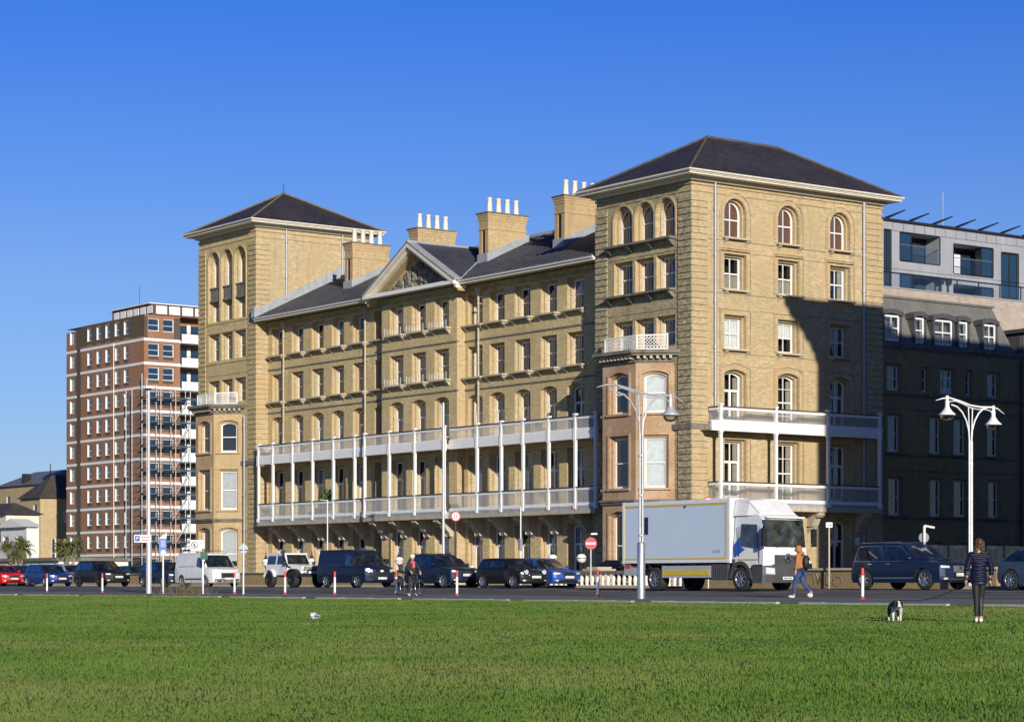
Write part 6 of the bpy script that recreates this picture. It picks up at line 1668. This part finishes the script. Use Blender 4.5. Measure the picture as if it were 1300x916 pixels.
    for sg in (-1,1):
        b = MB(); b.prism([(c1-.10,sg*1.05,.66),(c1+.02,sg*.68,.64),(c1+.02,sg*.7,.88),(c1-.10,sg*1.06,.92)], (.03,0,0)); b.build('headlight', M['lamp'], T, loc=(0,0,0))
        b = MB(); b.tube([(c1-.1,sg*1.1,2.5),(c1+.1,sg*1.28,2.5),(c1+.12,sg*1.32,2.3)], .03, 6); b.box(c1+.04,c1+.16,sg*1.32-.11,sg*1.32+.11,1.72,2.42); b.build('mirror', M['black'], T, loc=(0,0,0))
    b = MB(); b.box(c1+.03,c1+.045,-.26,.26,.44,.55); p_ = b.build('number_plate', M['plate'], T, loc=(0,0,0)); b = MB()
    for k in range(7): b.box(c1+.045,c1+.05,-.22+.062*k,-.18+.062*k,.465,.525)
    b.build('characters', M['black'], p_, loc=(0,0,0))
    for yw in (-.55,.25):
        b = MB(); b.tube([(c1-.02,yw,1.68),(c1-.03,yw+.28,1.82),(c1-.075,yw+.62,2.12)], .014, 5); b.build('wiper', M['black'], T, loc=(0,0,0))
    # roof deflector
    d = MB(); v = []
    for yn, hh in ((-1,.0),(-.86,.92),(0,1),(.86,.92),(1,.0)):
        zt_ = 2.94+.72*hh; v.append([(c0-.02,yn*1.12,2.90),(c0-.02,yn*1.12,zt_ if hh else 2.94),(c0+.75,yn*1.1,lerp(2.94,3.58,hh)),(c1-.55,yn*1.04,lerp(2.94,3.06,hh)),(c1-.5,yn*1.04,2.93)])
    for r0, r1 in zip(v, v[1:]):
        for i in range(4): d.add([r0[i],r0[i+1],r1[i+1],r1[i]], [(0,3,2,1)], 0, True)
    for sg in (-1,1):
        d.prism([(c0-.02,sg*.97,2.90),(c0-.02,sg*.97,3.58),(c0+.75,sg*.95,3.50),(c1-.55,sg*.9,3.03),(c1-.5,sg*.9,2.92)], (0,sg*.03,0))
    d.build('roof_deflector', white_p, T, loc=(0,0,0))
    b = MB(); b.box(c1-.42,c1-.06,-1.0,1.0,2.83,2.89); b.build('sun_visor', white_p, T, loc=(0,0,0))
    return T
lorry('white box lorry with pale blue sides edged in yellow tape, waiting before the right tower', 19.95, -16.0, 8.6)
# trestle sign seen under the lorry
t = thing('trestle', 'blue legged trestle board standing behind the lorry, seen beneath it', 'trestle', (10.3,-9.0,0.13)); b = MB()
for sx in (-.35,.35):
    for s in (-1,1): b.tube([(sx,s*.02,1.0),(sx+s*.22,s*.3,0)], .03, 6)
b.build('leg', M['blue'], t, loc=(0,0,0)); b = MB(); b.box(-.4,.4,-.06,.06,.7,1.1); b.build('board', M['lampgrey'], t, loc=(0,0,0))
# motorbike between the dark van and the crossover
t = thing('motorbike', 'red and black motorbike parked behind the cyclist, between van and crossover', 'motorbike', (-11.1,-10.2,.012), R(8))
for x in (-.65,.68):
    b = MB(); b.lathe([(.2,-.05),(.29,-.06),(.31,0),(.29,.06),(.2,.05)], (0,0,0), 20, 0, 'y'); o = b.build('wheel', M['rubber'], t, loc=(x,0,.31)); b = MB(); b.lathe([(.03,-.03),(.2,-.02),(.2,.02),(.03,.03)], (0,0,0), 14, 0, 'y'); b.build('rim', M['silver'], o, loc=(0,0,0))
b = MB(); b.sphere((.12,0,.78), .25, 0, 10, (1.3,.6,.7)); b.prism([(.5,-.12,.55),(.8,-.1,.8),(.5,-.14,.98),(.28,-.14,.7)], (0,.26,0)); b.build('tank', getpaint('dark_red_paint', (.16,.02,.015)), t, loc=(0,0,0))
b = MB(); b.prism([(-.75,-.12,.82),(-.1,-.14,.72),(-.1,-.14,.8),(-.7,-.12,.92)], (0,.26,0)); b.build('seat', M['rubber'], t, loc=(0,0,0))
b = MB(); b.tube([(.68,-.08,.31),(.5,-.08,.95)], .03, 6); b.tube([(.68,.08,.31),(.5,.08,.95)], .03, 6); b.tube([(.46,-.36,1.02),(.5,0,.98),(.46,.36,1.02)], .02, 6); b.tube([(-.65,0,.31),(0,0,.38)], .04, 6); b.build('frame', M['silver'], t, loc=(0,0,0))
b = MB(); b.sphere((.02,0,.42), .22, 0, 8, (1.1,.8,.9)); b.tube([(.1,-.12,.4),(-.3,-.16,.24),(-.85,-.18,.4)], .045, 8); b.build('engine', M['greyplastic'], t, loc=(0,0,0))
# ------------------------------------------------------------------ people, dog, bicycle
def skinned(name, chains, mat, parent, sub=2, smooth=True, root=None, mats=None, paintf=None):
    """chains: list of lists of (x,y,z,r); points closer than 1 mm are welded; one skin-modifier surface"""
    P, E, RR = [], [], []
    def idx(p):
        for i, q in enumerate(P):
            if (Vector(q)-Vector(p[:3])).length < 1e-3: return i
        P.append(tuple(p[:3])); RR.append(p[3] if not isinstance(p[3], tuple) else p[3]); return len(P)-1
    for ch in chains:
        ids = [idx(p) for p in ch]; E += [(a, c) for a, c in zip(ids, ids[1:]) if a != c and (a,c) not in E]
    me = bpy.data.meshes.new(name); me.from_pydata(P, E, [])
    o = bpy.data.objects.new(name, me); COL.objects.link(o)
    md = o.modifiers.new('skin', 'SKIN'); md.use_smooth_shade = True
    for i, v in enumerate(me.skin_vertices[0].data):
        r = RR[i]; v.radius = r if isinstance(r, tuple) else (r, r); v.use_root = (i == 0)
    sb = o.modifiers.new('sub', 'SUBSURF'); sb.levels = sb.render_levels = sub
    dg = bpy.context.evaluated_depsgraph_get(); dg.update()
    m2 = bpy.data.meshes.new_from_object(o.evaluated_get(dg)); m2.name = name
    bpy.data.objects.remove(o)
    m2.materials.clear()
    for m in (mats or [mat]): m2.materials.append(m)
    if paintf: 
        for p in m2.polygons: p.material_index = paintf(p.center)
    for p in m2.polygons: p.use_smooth = True
    return put(m2, name, parent, (0,0,0), world=False)
def hand(wr, dirv, side, curl=.5):
    """palm and five finger chains from wrist point; dirv = pointing direction, side = thumb direction"""
    w_ = Vector(wr); d = Vector(dirv).normalized(); s = Vector(side).normalized(); n = d.cross(s).normalized()
    ch = [[(*w_,.026),(*(w_+d*.045),.034),(*(w_+d*.085),.032)]]
    kn = w_+d*.085
    for k, (off, L) in enumerate(((.028,.072),(.009,.080),(-.010,.074),(-.028,.058))):
        b0 = kn+s*off; b1 = b0+d*L*.45+n*L*.12*curl; b2 = b1+d*L*.3+n*L*.3*curl; b3 = b2+d*L*.2*(1-curl)+n*L*.3*curl
        ch.append([(*kn,.032),(*b0,.011),(*b1,.0095),(*b2,.0085),(*b3,.007)])
    t0 = w_+d*.035+s*.025; ch.append([(*(w_+d*.045),.034),(*t0,.014),(*(t0+s*.022+d*.03),.011),(*(t0+s*.028+d*.055),.009)])
    return ch
def face_bits(T, hc, hr, fwd):
    """eyes, nose, mouth, ears as one small mesh on the head; fwd is +y"""
    b = MB(); x, y, z = hc
    for sx in (-1,1):
        b.sphere((x+sx*.031,y+hr*.86,z+.005), .0125, 1, 8); b.sphere((x+sx*.031,y+hr*.86+.009,z+.005), .006, 2, 6); b.sphere((x+sx*hr*.80,y-.005,z-.005), .03, 0, 8, (.35,.7,1.1))
    b.prism([(x-.008,y+hr*.9,z+.01),(x+.008,y+hr*.9,z+.01),(x+.017,y+hr*.93,z-.04),(x,y+hr*1.2,z-.038),(x-.017,y+hr*.93,z-.04)], (0,-.03,0)); b.sphere((x,y+hr*.88,z-.068), .02, 3, 8, (1.1,.4,.35))
    b.build('face', [M['skin'],M['white'],M['black'],M['lip']], T, loc=(0,0,0))
M['lip'] = plain('lips', (.42,.14,.12), .5); M['hair'] = mottled('brown_hair', (.045,.025,.014), (.14,.075,.035), 14, .55, .3)
M['denim'] = mottled('denim', (.02,.05,.15), (.04,.085,.22), 8, .85, .1); M['legging'] = plain('black_leggings', (.012,.012,.014), .6); M['shoe_white'] = plain('white_shoe', (.7,.7,.68), .5)
M['tan'] = mottled('tan_fabric', (.33,.145,.045), (.42,.19,.058), 6, .85, .1); M['darkcloth'] = mottled('dark_cloth', (.014,.014,.018), (.03,.03,.036), 6, .85, .1); M['bag'] = plain('black_nylon', (.014,.014,.016), .6)
M['pink'] = plain('pink_scarf', (.55,.09,.13), .8); M['helmet'] = plain('white_helmet', (.75,.74,.70), .35)
def puffer():
    t = NT('navy_puffer'); wv = t.n('ShaderNodeTexWave', wave_type='BANDS', bands_direction='Z'); wv.inputs['Scale'].default_value = 4.2; wv.inputs['Distortion'].default_value = .8
    t.l(t.coord(), wv.inputs['Vector']); return t.pbr((.012,.014,.045), .38, 0, t.bump(wv.outputs['Fac'], .8, .05))
M['puffer'] = puffer()
def person(label, x, y, rz, chains_skin, **k): 
    T = thing('person', label, 'person', (x,y,gz(y)), rz); skinned('body', chains_skin, M['skin'], T); return T
# --- woman walking away with the dog lead (1.68 m); local +y is the way she faces
rzW = R(53.7)
PEL = (0,0,.92,.13)
arms_w = dict(l=[(-.0,0,1.38,.085),(-.17,0,1.38,.06),(-.235,-.03,1.13,.042),(-.25,.03,.90,.032)], r=[(0,0,1.38,.085),(.17,0,1.38,.06),(.23,-.04,1.13,.042),(.225,-.0,.89,.032)])
legs = lambda dx, ly, ry, r0=.085: ([(0,0,.92,.13),(-.085,0,.86,r0),(-.07,.02,.48,.058),(-.055,ly,.10,.04),(-.055,ly+.05,.045,.038),(-.06,ly+.17,.03,.03)], [(0,0,.92,.13),(.085,0,.86,r0),(.06,.03,.48,.058),(.04,ry,.10,.04),(.04,ry+.05,.045,.038),(.045,ry+.17,.03,.03)])
lg = ([(0,0,.92,.13),(-.07,0,.84,.088),(-.052,.01,.48,.056),(-.045,.03,.10,.038),(-.045,.08,.045,.036),(-.05,.20,.03,.03)], [(0,0,.92,.13),(.07,0,.84,.088),(.045,.05,.48,.056),(.03,-.04,.10,.038),(.03,.01,.045,.036),(.03,.13,.03,.03)])
sk = [[PEL,(0,0,1.1,.115),(0,0,1.38,.085),(0,.005,1.47,.05),(0,.015,1.53,.06),(0,.02,1.59,.088),(0,.01,1.64,.066)]]+[arms_w['l'],arms_w['r']]+list(lg)
sk += hand(arms_w['l'][-1][:3], (-.1,.25,-1), (.3,1,0))+hand(arms_w['r'][-1][:3], (.0,.15,-1), (-.3,1,0))
W_ = person('woman seen from behind in navy quilted jacket and black leggings, walking the dog', 57.83, -42.2, rzW, sk)
def up(c, f): return [(*p[:3], p[3]*f if not isinstance(p[3], tuple) else p[3]) for p in c]
skinned('jacket', [[(0,0,.75,(.20,.155)),(0,0,.86,(.20,.155)),(0,0,1.0,(.175,.13)),(0,-.005,1.16,(.165,.12)),(0,-.005,1.33,(.165,.115)),(0,0,1.41,(.10,.085)),(0,.01,1.47,.075)],
                   [(0,-.005,1.33,(.165,.115)),(-.165,0,1.37,.085),(-.25,-.035,1.13,.068),(-.262,.028,.93,.048)], [(0,-.005,1.33,(.165,.115)),(.165,0,1.37,.085),(.245,-.045,1.13,.068),(.24,-.0,.92,.048)]], M['puffer'], W_)
skinned('leggings', [[(0,0,1.0,.13),(*lg[0][0][:3],.165)]+up(lg[0][1:4],1.14)]+[[(*c[0][:3],.165)]+up(c[1:4],1.14) for c in lg[1:]], M['legging'], W_)
b = MB()
for s, q in ((-1,lg[0]),(1,lg[1])):
    p = q[4]; b.sphere((p[0],p[1]+.045,.045), .06, 0, 10, (.72,2.1,.75)); b.sphere((p[0],p[1]-.06,.055), .05, 1, 8, (.8,.5,.9))
b.build('shoes', [M['black'],M['cream']], W_, loc=(0,0,0))
b = MB(); b.sphere((0,.005,1.605), .108, 0, 14, (.9,.98,1.05)); b.sphere((.0,-.10,1.63), .06, 0, 10, (1,.9,1.0)); rs = random.Random(2)
for k in range(26):
    a = rs.uniform(-2.6,-.5); z = rs.uniform(1.5,1.66); p = Vector((.1*math.cos(a),.1*math.sin(a),z)); b.tube([p,p+Vector((rs.gauss(0,.02),-.02,-.05)),p+Vector((rs.gauss(0,.035),-.03,-.12))], [.012,.009,.003], 5)
b.build('hair', M['hair'], W_, loc=(0,0,0)); face_bits(W_, (0,.02,1.585), .09, 1)
b = MB(); b.prism([(-.2,-.05,.98),(-.2,.12,.98),(-.2,.12,1.12),(-.2,-.05,1.12)], (-.07,0,0)); b.tube([(-.22,.03,1.12),(-.1,-.13,1.3),(.12,-.1,1.43)], .012, 6); b.build('shoulder_bag', M['bag'], W_, loc=(0,0,0))
b = MB()
for wv_, c in (((-.25,.03,.9),-.1),((.225,0,.89),0)): b.lathe([(.034,wv_[2]-.04),(.038,wv_[2]+.02),(.034,wv_[2]+.05)], (wv_[0],wv_[1],0), 10)
b.build('cuffs', M['bag'], W_, loc=(0,0,0))
handw = Matrix.Rotation(rzW, 4, 'Z') @ Vector((-.265,.06,.80)); handw = Vector((57.83,-42.2,gz(-42.2)))+handw
# --- dog facing the camera, head low
DX, DY = 55.6, -42.3; rzD = math.atan2(.806, -.592)*0+math.atan2(-(.806), -(.592))+R(0)
rzD = math.atan2(-.80, .60)+R(180)+R(18)   # local +y -> towards the camera
def rz_for(v): return math.atan2(-v.x, v.y)
rzD = rz_for(Vector((.80,-.60,0)))
D_ = thing('dog', 'small black and white dog walking towards the viewer on a lead', 'dog', (DX,DY,gz(DY)), rzD)
dch = [[(0,-.26,.33,.085),(0,-.10,.335,.10),(0,.10,.325,.115),(0,.24,.35,.085),(0,.33,.38,.062),(0,.40,.37,.075),(0,.47,.33,.048),(0,.53,.295,.034)]]
for s in (-1,1):
    dch.append([(0,.10,.325,.115),(s*.085,.17,.27,.05),(s*.085,.15+.04*s,.15,.028),(s*.085,.17+.06*s,.035,.022),(s*.085,.205+.06*s,.02,.026)])
    dch.append([(0,-.26,.33,.085),(s*.085,-.25,.25,.062),(s*.09,-.19-.05*s,.20,.042),(s*.09,-.30-.05*s,.125,.024),(s*.09,-.28-.05*s,.03,.02),(s*.09,-.245-.05*s,.02,.025)])
dch.append([(0,-.26,.33,.085),(0,-.36,.36,.03),(0,-.47,.33,.028),(0,-.56,.27,.022)])
M['fur_black'] = mottled('black_fur', (.010,.010,.012), (.035,.034,.034), 20, .7, .5); M['fur_white'] = mottled('white_fur', (.55,.54,.52), (.72,.71,.69), 20, .8, .5)
def dogpaint(c):
    if c.y > .36 and abs(c.x) < .022: return 1                # blaze
    if c.y > .49: return 1
    if c.z < .20 and c.y > 0: return 1
    if c.z < .09: return 1
    if .10 < c.y < .31 and (c.z < .33 or abs(c.x) < .05 and c.y > .2): return 1
    return 0
skinned('body', dch, None, D_, mats=[M['fur_black'],M['fur_white']], paintf=dogpaint)
b = MB()
for s in (-1,1):
    b.sphere((s*.075,.385,.355), .045, 0, 10, (.42,.8,1.5)); b.sphere((s*.032,.462,.372), .010, 1, 6)
b.sphere((0,.565,.298), .017, 1, 8); rs = random.Random(4)
for k in range(170):    # shaggy coat locks
    t_ = rs.uniform(-.3,.3); a = rs.uniform(-.4,math.pi+.4); p = Vector((.10*math.cos(a), t_, .335+.10*math.sin(a))); q = p+Vector((math.cos(a)*.03, rs.gauss(-.02,.02), -.05)); s_ = Vector((0,.018,0)); b.poly([p-s_,p+s_,q])
b.build('ears_and_coat', [M['fur_black'],M['rubber']], D_, loc=(0,0,0))
b = MB(); b.lathe([(.072,-.012),(.076,0),(.072,.012)], (0,0,0), 16); o = b.build('collar', M['red'], D_, loc=(0,.315,.375)); o.rotation_euler = (R(-75),0,0)
colw = Vector((DX,DY,gz(DY))) + Matrix.Rotation(rzD, 4, 'Z') @ Vector((0,.30,.45))
b = MB(); pts = [handw.lerp(colw, t/12)+Vector((0,0,-.14*math.sin(math.pi*t/12))) for t in range(13)]; b.tube(pts, .008, 6)
tag(b.build('dog_lead', M['bag']), 'thin black lead running from the woman to the black and white dog', 'lead')
# --- man in a tan hooded jacket with a backpack, walking left
rzM = rz_for((-RT*.86+FW*.5).normalized())
lm = ([(0,0,.96,.13),(-.09,0,.90,.09),(-.085,.18,.50,.065),(-.08,.20,.10,.045),(-.08,.25,.05,.04),(-.08,.37,.03,.032)], [(0,0,.96,.13),(.09,0,.90,.09),(.085,-.06,.50,.065),(.08,-.36,.20,.045),(.08,-.36,.12,.04),(.08,-.27,.04,.032)])
am = ([(0,.02,1.45,.09),(-.19,.02,1.44,.065),(-.25,.0,1.16,.048),(-.235,.08,.92,.034)], [(0,.02,1.45,.09),(.19,.02,1.44,.065),(.25,-.08,1.17,.048),(.235,-.04,.92,.034)])
sk = [[(0,0,.96,.13),(0,0,1.15,.12),(0,.02,1.45,.09),(0,.05,1.53,.055),(0,.08,1.58,.062),(0,.10,1.64,.09),(0,.09,1.70,.068)]]+list(am)+list(lm)+hand(am[0][-1][:3],(0,.1,-1),(.3,1,0))+hand(am[1][-1][:3],(0,.1,-1),(-.3,1,0))
MN = person('man in a tan hooded jacket and blue jeans carrying a black backpack', 32.95, -23.55, rzM, sk)
skinned('jacket', [[(0,0,.86,(.19,.145)),(0,0,1.0,(.18,.14)),(0,.01,1.2,(.175,.135)),(0,.02,1.40,(.175,.125)),(0,.04,1.50,(.11,.10))], [(0,.02,1.40,(.175,.125)),(-.19,.02,1.43,.09),(-.26,0,1.16,.072),(-.245,.08,.95,.052)], [(0,.02,1.40,(.175,.125)),(.19,.02,1.43,.09),(.26,-.08,1.17,.072),(.245,-.04,.95,.052)]], M['tan'], MN)
b = MB(); b.sphere((0,.07,1.655), .125, 0, 14, (.92,1.02,1.12)); b.sphere((0,-.03,1.52), .13, 0, 10, (1.1,.8,.6)); b.build('hood', M['tan'], MN, loc=(0,0,0)); face_bits(MN, (0,.13,1.635), .09, 1)
skinned('jeans', [up(c[:4], 1.22) for c in lm], M['denim'], MN)
b = MB()
for q, fl in ((lm[0],0),(lm[1],1)):
    p = q[4]; b.sphere((p[0],p[1]+.05,p[2]-(.0 if not fl else .02)), .062, 0, 10, (.75,2.1 if not fl else 1.7,.8 if not fl else 1.3))
b.build('shoes', M['shoe_white'], MN, loc=(0,0,0))
b = MB(); b.sphere((0,-.22,1.20), .2, 0, 14, (.85,.62,1.25)); b.box(-.13,.13,-.37,-.3,.99,1.16)
for s in (-1,1): b.tube([(s*.10,-.14,1.44),(s*.13,.04,1.49),(s*.14,.15,1.36),(s*.15,.06,1.08),(s*.12,-.14,1.0)], .02, 6)
bp_ = b.build('backpack', M['bag'], MN, loc=(0,0,0)); b = MB(); b.lathe([(.001,0),(.055,0),(.06,.01)], (0,0,0), 16, 0, 'y'); b.build('white_roundel', M['white'], bp_, loc=(0,-.352,1.22))
# --- bicycle and the cyclist standing over it
rzB = rz_for(Vector((.996,.04,0)))
BX, BY = 11.6, -25.1
BK = thing('bicycle', 'black road bicycle held upright by the cyclist in the white helmet', 'bicycle', (BX,BY,gz(BY)+.012), rzB)
for yy in (-.52,.52):
    b = MB(); b.lathe([(.318,-.012),(.335,-.014),(.345,0),(.335,.014),(.318,.012),(.318,-.012)], (0,0,0), 32, 0, 'x'); o = b.build('wheel', M['rubber'], BK, loc=(0,yy,.345)); b = MB()
    b.lathe([(.302,-.009),(.319,-.009),(.319,.009),(.302,.009),(.302,-.009)], (0,0,0), 32, 0, 'x')
    for k in range(20): a = 2*math.pi*k/20; b.tube([(.0,.02*math.cos(a),.02*math.sin(a)),(0,.305*math.cos(a+.1),.305*math.sin(a+.1))], .0022, 4)
    b.build('rim', M['silver'], o, loc=(0,0,0))
b = MB(); sb_, bb, hb, ht = (0,-.20,.86), (0,-.08,.28), (0,.36,.66), (0,.33,.84)
for p, q, r_ in ((bb,sb_,.017),(bb,hb,.02),(sb_,ht,.017),(hb,ht,.02),((0,-.52,.345),bb,.012),((0,-.52,.345),(0,-.18,.78),.010),((0,.52,.345),hb,.014)): b.tube([p,q], r_, 8)
b.build('frame', M['black'], BK, loc=(0,0,0))
b = MB(); b.tube([(0,.33,.84),(0,.40,.92)], .014, 6); b.tube([(-.2,.50,.78),(-.21,.53,.86),(-.21,.46,.93),(-.2,.40,.93),(0,.40,.93),(.2,.40,.93),(.21,.46,.93),(.21,.53,.86),(.2,.50,.78)], .014, 7); b.build('handlebar', M['bag'], BK, loc=(0,0,0))
b = MB(); b.prism([(-.07,-.34,.94),(.07,-.34,.94),(.025,-.06,.94),(-.025,-.06,.94)], (0,0,.03)); b.tube([(0,-.2,.86),(0,-.21,.94)], .013, 6); b.build('saddle', M['bag'], BK, loc=(0,0,0))
b = MB(); b.lathe([(.02,0),(.09,.0),(.09,.012),(.02,.012)], (0.02,-.08,.28), 18, 0, 'x'); b.tube([(.03,-.08,.28),(.06,-.02,.13)], .01, 5); b.box(.04,.14,-.06,.02,.11,.135); b.tube([(-.03,-.08,.28),(-.06,-.14,.43)], .01, 5); b.box(-.14,-.04,-.18,-.10,.42,.445); b.build('crank', M['silver'], BK, loc=(0,0,0))
rzC = rz_for((Vector((.9,.0,0))-FW*.35).normalized())
cl = ([(0,0,.90,.125),(-.085,0,.85,.085),(-.12,.03,.47,.058),(-.14,.0,.10,.04),(-.14,.05,.05,.038),(-.15,.16,.03,.03)], [(0,0,.90,.125),(.085,0,.85,.085),(.15,.08,.48,.058),(.17,-.04,.10,.04),(.17,.01,.05,.038),(.18,.12,.03,.03)])
ca = ([(0,0,1.36,.085),(-.17,0,1.35,.06),(-.24,.10,1.12,.044),(-.20,.33,1.0,.032)], [(0,0,1.36,.085),(.17,0,1.35,.06),(.24,.10,1.12,.044),(.20,.33,1.0,.032)])
sk = [[(0,0,.90,.125),(0,0,1.08,.11),(0,0,1.36,.085),(0,.01,1.44,.048),(0,.02,1.50,.06),(0,.03,1.555,.086),(0,.02,1.61,.066)]]+list(ca)+list(cl)+hand(ca[0][-1][:3],(0,.6,-.6),(1,.2,0),.9)+hand(ca[1][-1][:3],(0,.6,-.6),(-1,.2,0),.9)
CY_ = person('cyclist in a white helmet, pink scarf and dark clothes standing astride a bicycle', BX-.02, BY+.02, rzC, sk)
skinned('jacket', [[(0,0,.80,(.175,.13)),(0,0,1.0,(.165,.125)),(0,0,1.18,(.165,.12)),(0,0,1.32,(.16,.11)),(0,.01,1.41,(.09,.08))], [(0,0,1.32,(.16,.11)),(-.165,0,1.34,.085),(-.25,.10,1.12,.066),(-.21,.30,1.01,.045)], [(0,0,1.32,(.16,.11)),(.165,0,1.34,.085),(.25,.10,1.12,.066),(.21,.30,1.01,.045)]], M['darkcloth'], CY_)
skinned('trousers', [up(c[:4], 1.15) for c in cl], M['darkcloth'], CY_)
b = MB()
for q in cl: p = q[4]; b.sphere((p[0],p[1]+.045,.045), .06, 0, 10, (.75,2.1,.8))
b.build('shoes', M['shoe_white'], CY_, loc=(0,0,0)); face_bits(CY_, (0,.03,1.55), .088, 1)
b = MB(); b.lathe([(.10,1.33),(.13,1.36),(.10,1.43),(.075,1.45)], (0,.01,0), 14); b.prism([(-.06,.1,1.16),(.05,.1,1.16),(.06,.11,1.40),(-.06,.11,1.40)], (0,.04,0)); b.build('scarf', M['pink'], CY_, loc=(0,0,0))
b = MB(); b.sphere((0,.01,1.635), .122, 0, 14, (.88,1.08,.72)); b.build('helmet', M['helmet'], CY_, loc=(0,0,0)); b = MB(); b.sphere((0,-.02,1.56), .1, 0, 10, (.95,.9,1.1)); b.build('hair', M['hair'], CY_, loc=(0,0,0))
b = MB(); b.tube([(-.08,.05,1.53),(-.04,.08,1.475),(0,.09,1.465),(.04,.08,1.475),(.08,.05,1.53)], .006, 5); b.build('helmet_strap', M['bag'], CY_, loc=(0,0,0))
# --- litter on the grass, dry weeds by the signpost
b = MB(); rs = random.Random(11); c = Vector((43.0,-48.9,gz(-48.9)+.05))
for k in range(26):
    p = c+Vector((rs.gauss(0,.045),rs.gauss(0,.045),rs.uniform(-.03,.05))); u = Vector((rs.gauss(0,1),rs.gauss(0,1),rs.gauss(0,1))).normalized()*.07; v = u.cross(Vector((rs.gauss(0,1),rs.gauss(0,1),rs.gauss(0,1)))).normalized()*.05
    b.poly([p-u-v,p+u-v,p+u*.8+v,p-u*.9+v*1.1])
tag(b.build('plastic_bag', mottled('crumpled_plastic', (.30,.32,.38), (.58,.60,.63), 20, .35, .3)), 'crumpled pale plastic bag lying on the lawn', 'litter')
b = MB(); rs = random.Random(12)
for k in range(130):
    x, y = -3.9+rs.gauss(0,1.15), -27.3+rs.gauss(0,.25); h = rs.uniform(.3,.9); dx, dy = rs.gauss(0,.22), rs.gauss(0,.2)
    b.tube([(x,y,gz(y)),(x+dx*.4,y+dy*.4,gz(y)+h*.55),(x+dx,y+dy,gz(y)+h)], [.008,.006,.003], 4)
M['weed'] = mottled('dead_weed', (.12,.10,.045), (.24,.20,.10), 3, .85, 0)
tag(b.build('dry_weeds', M['weed']), 'clump of dry weed stems around the post of the green sign', 'weeds')
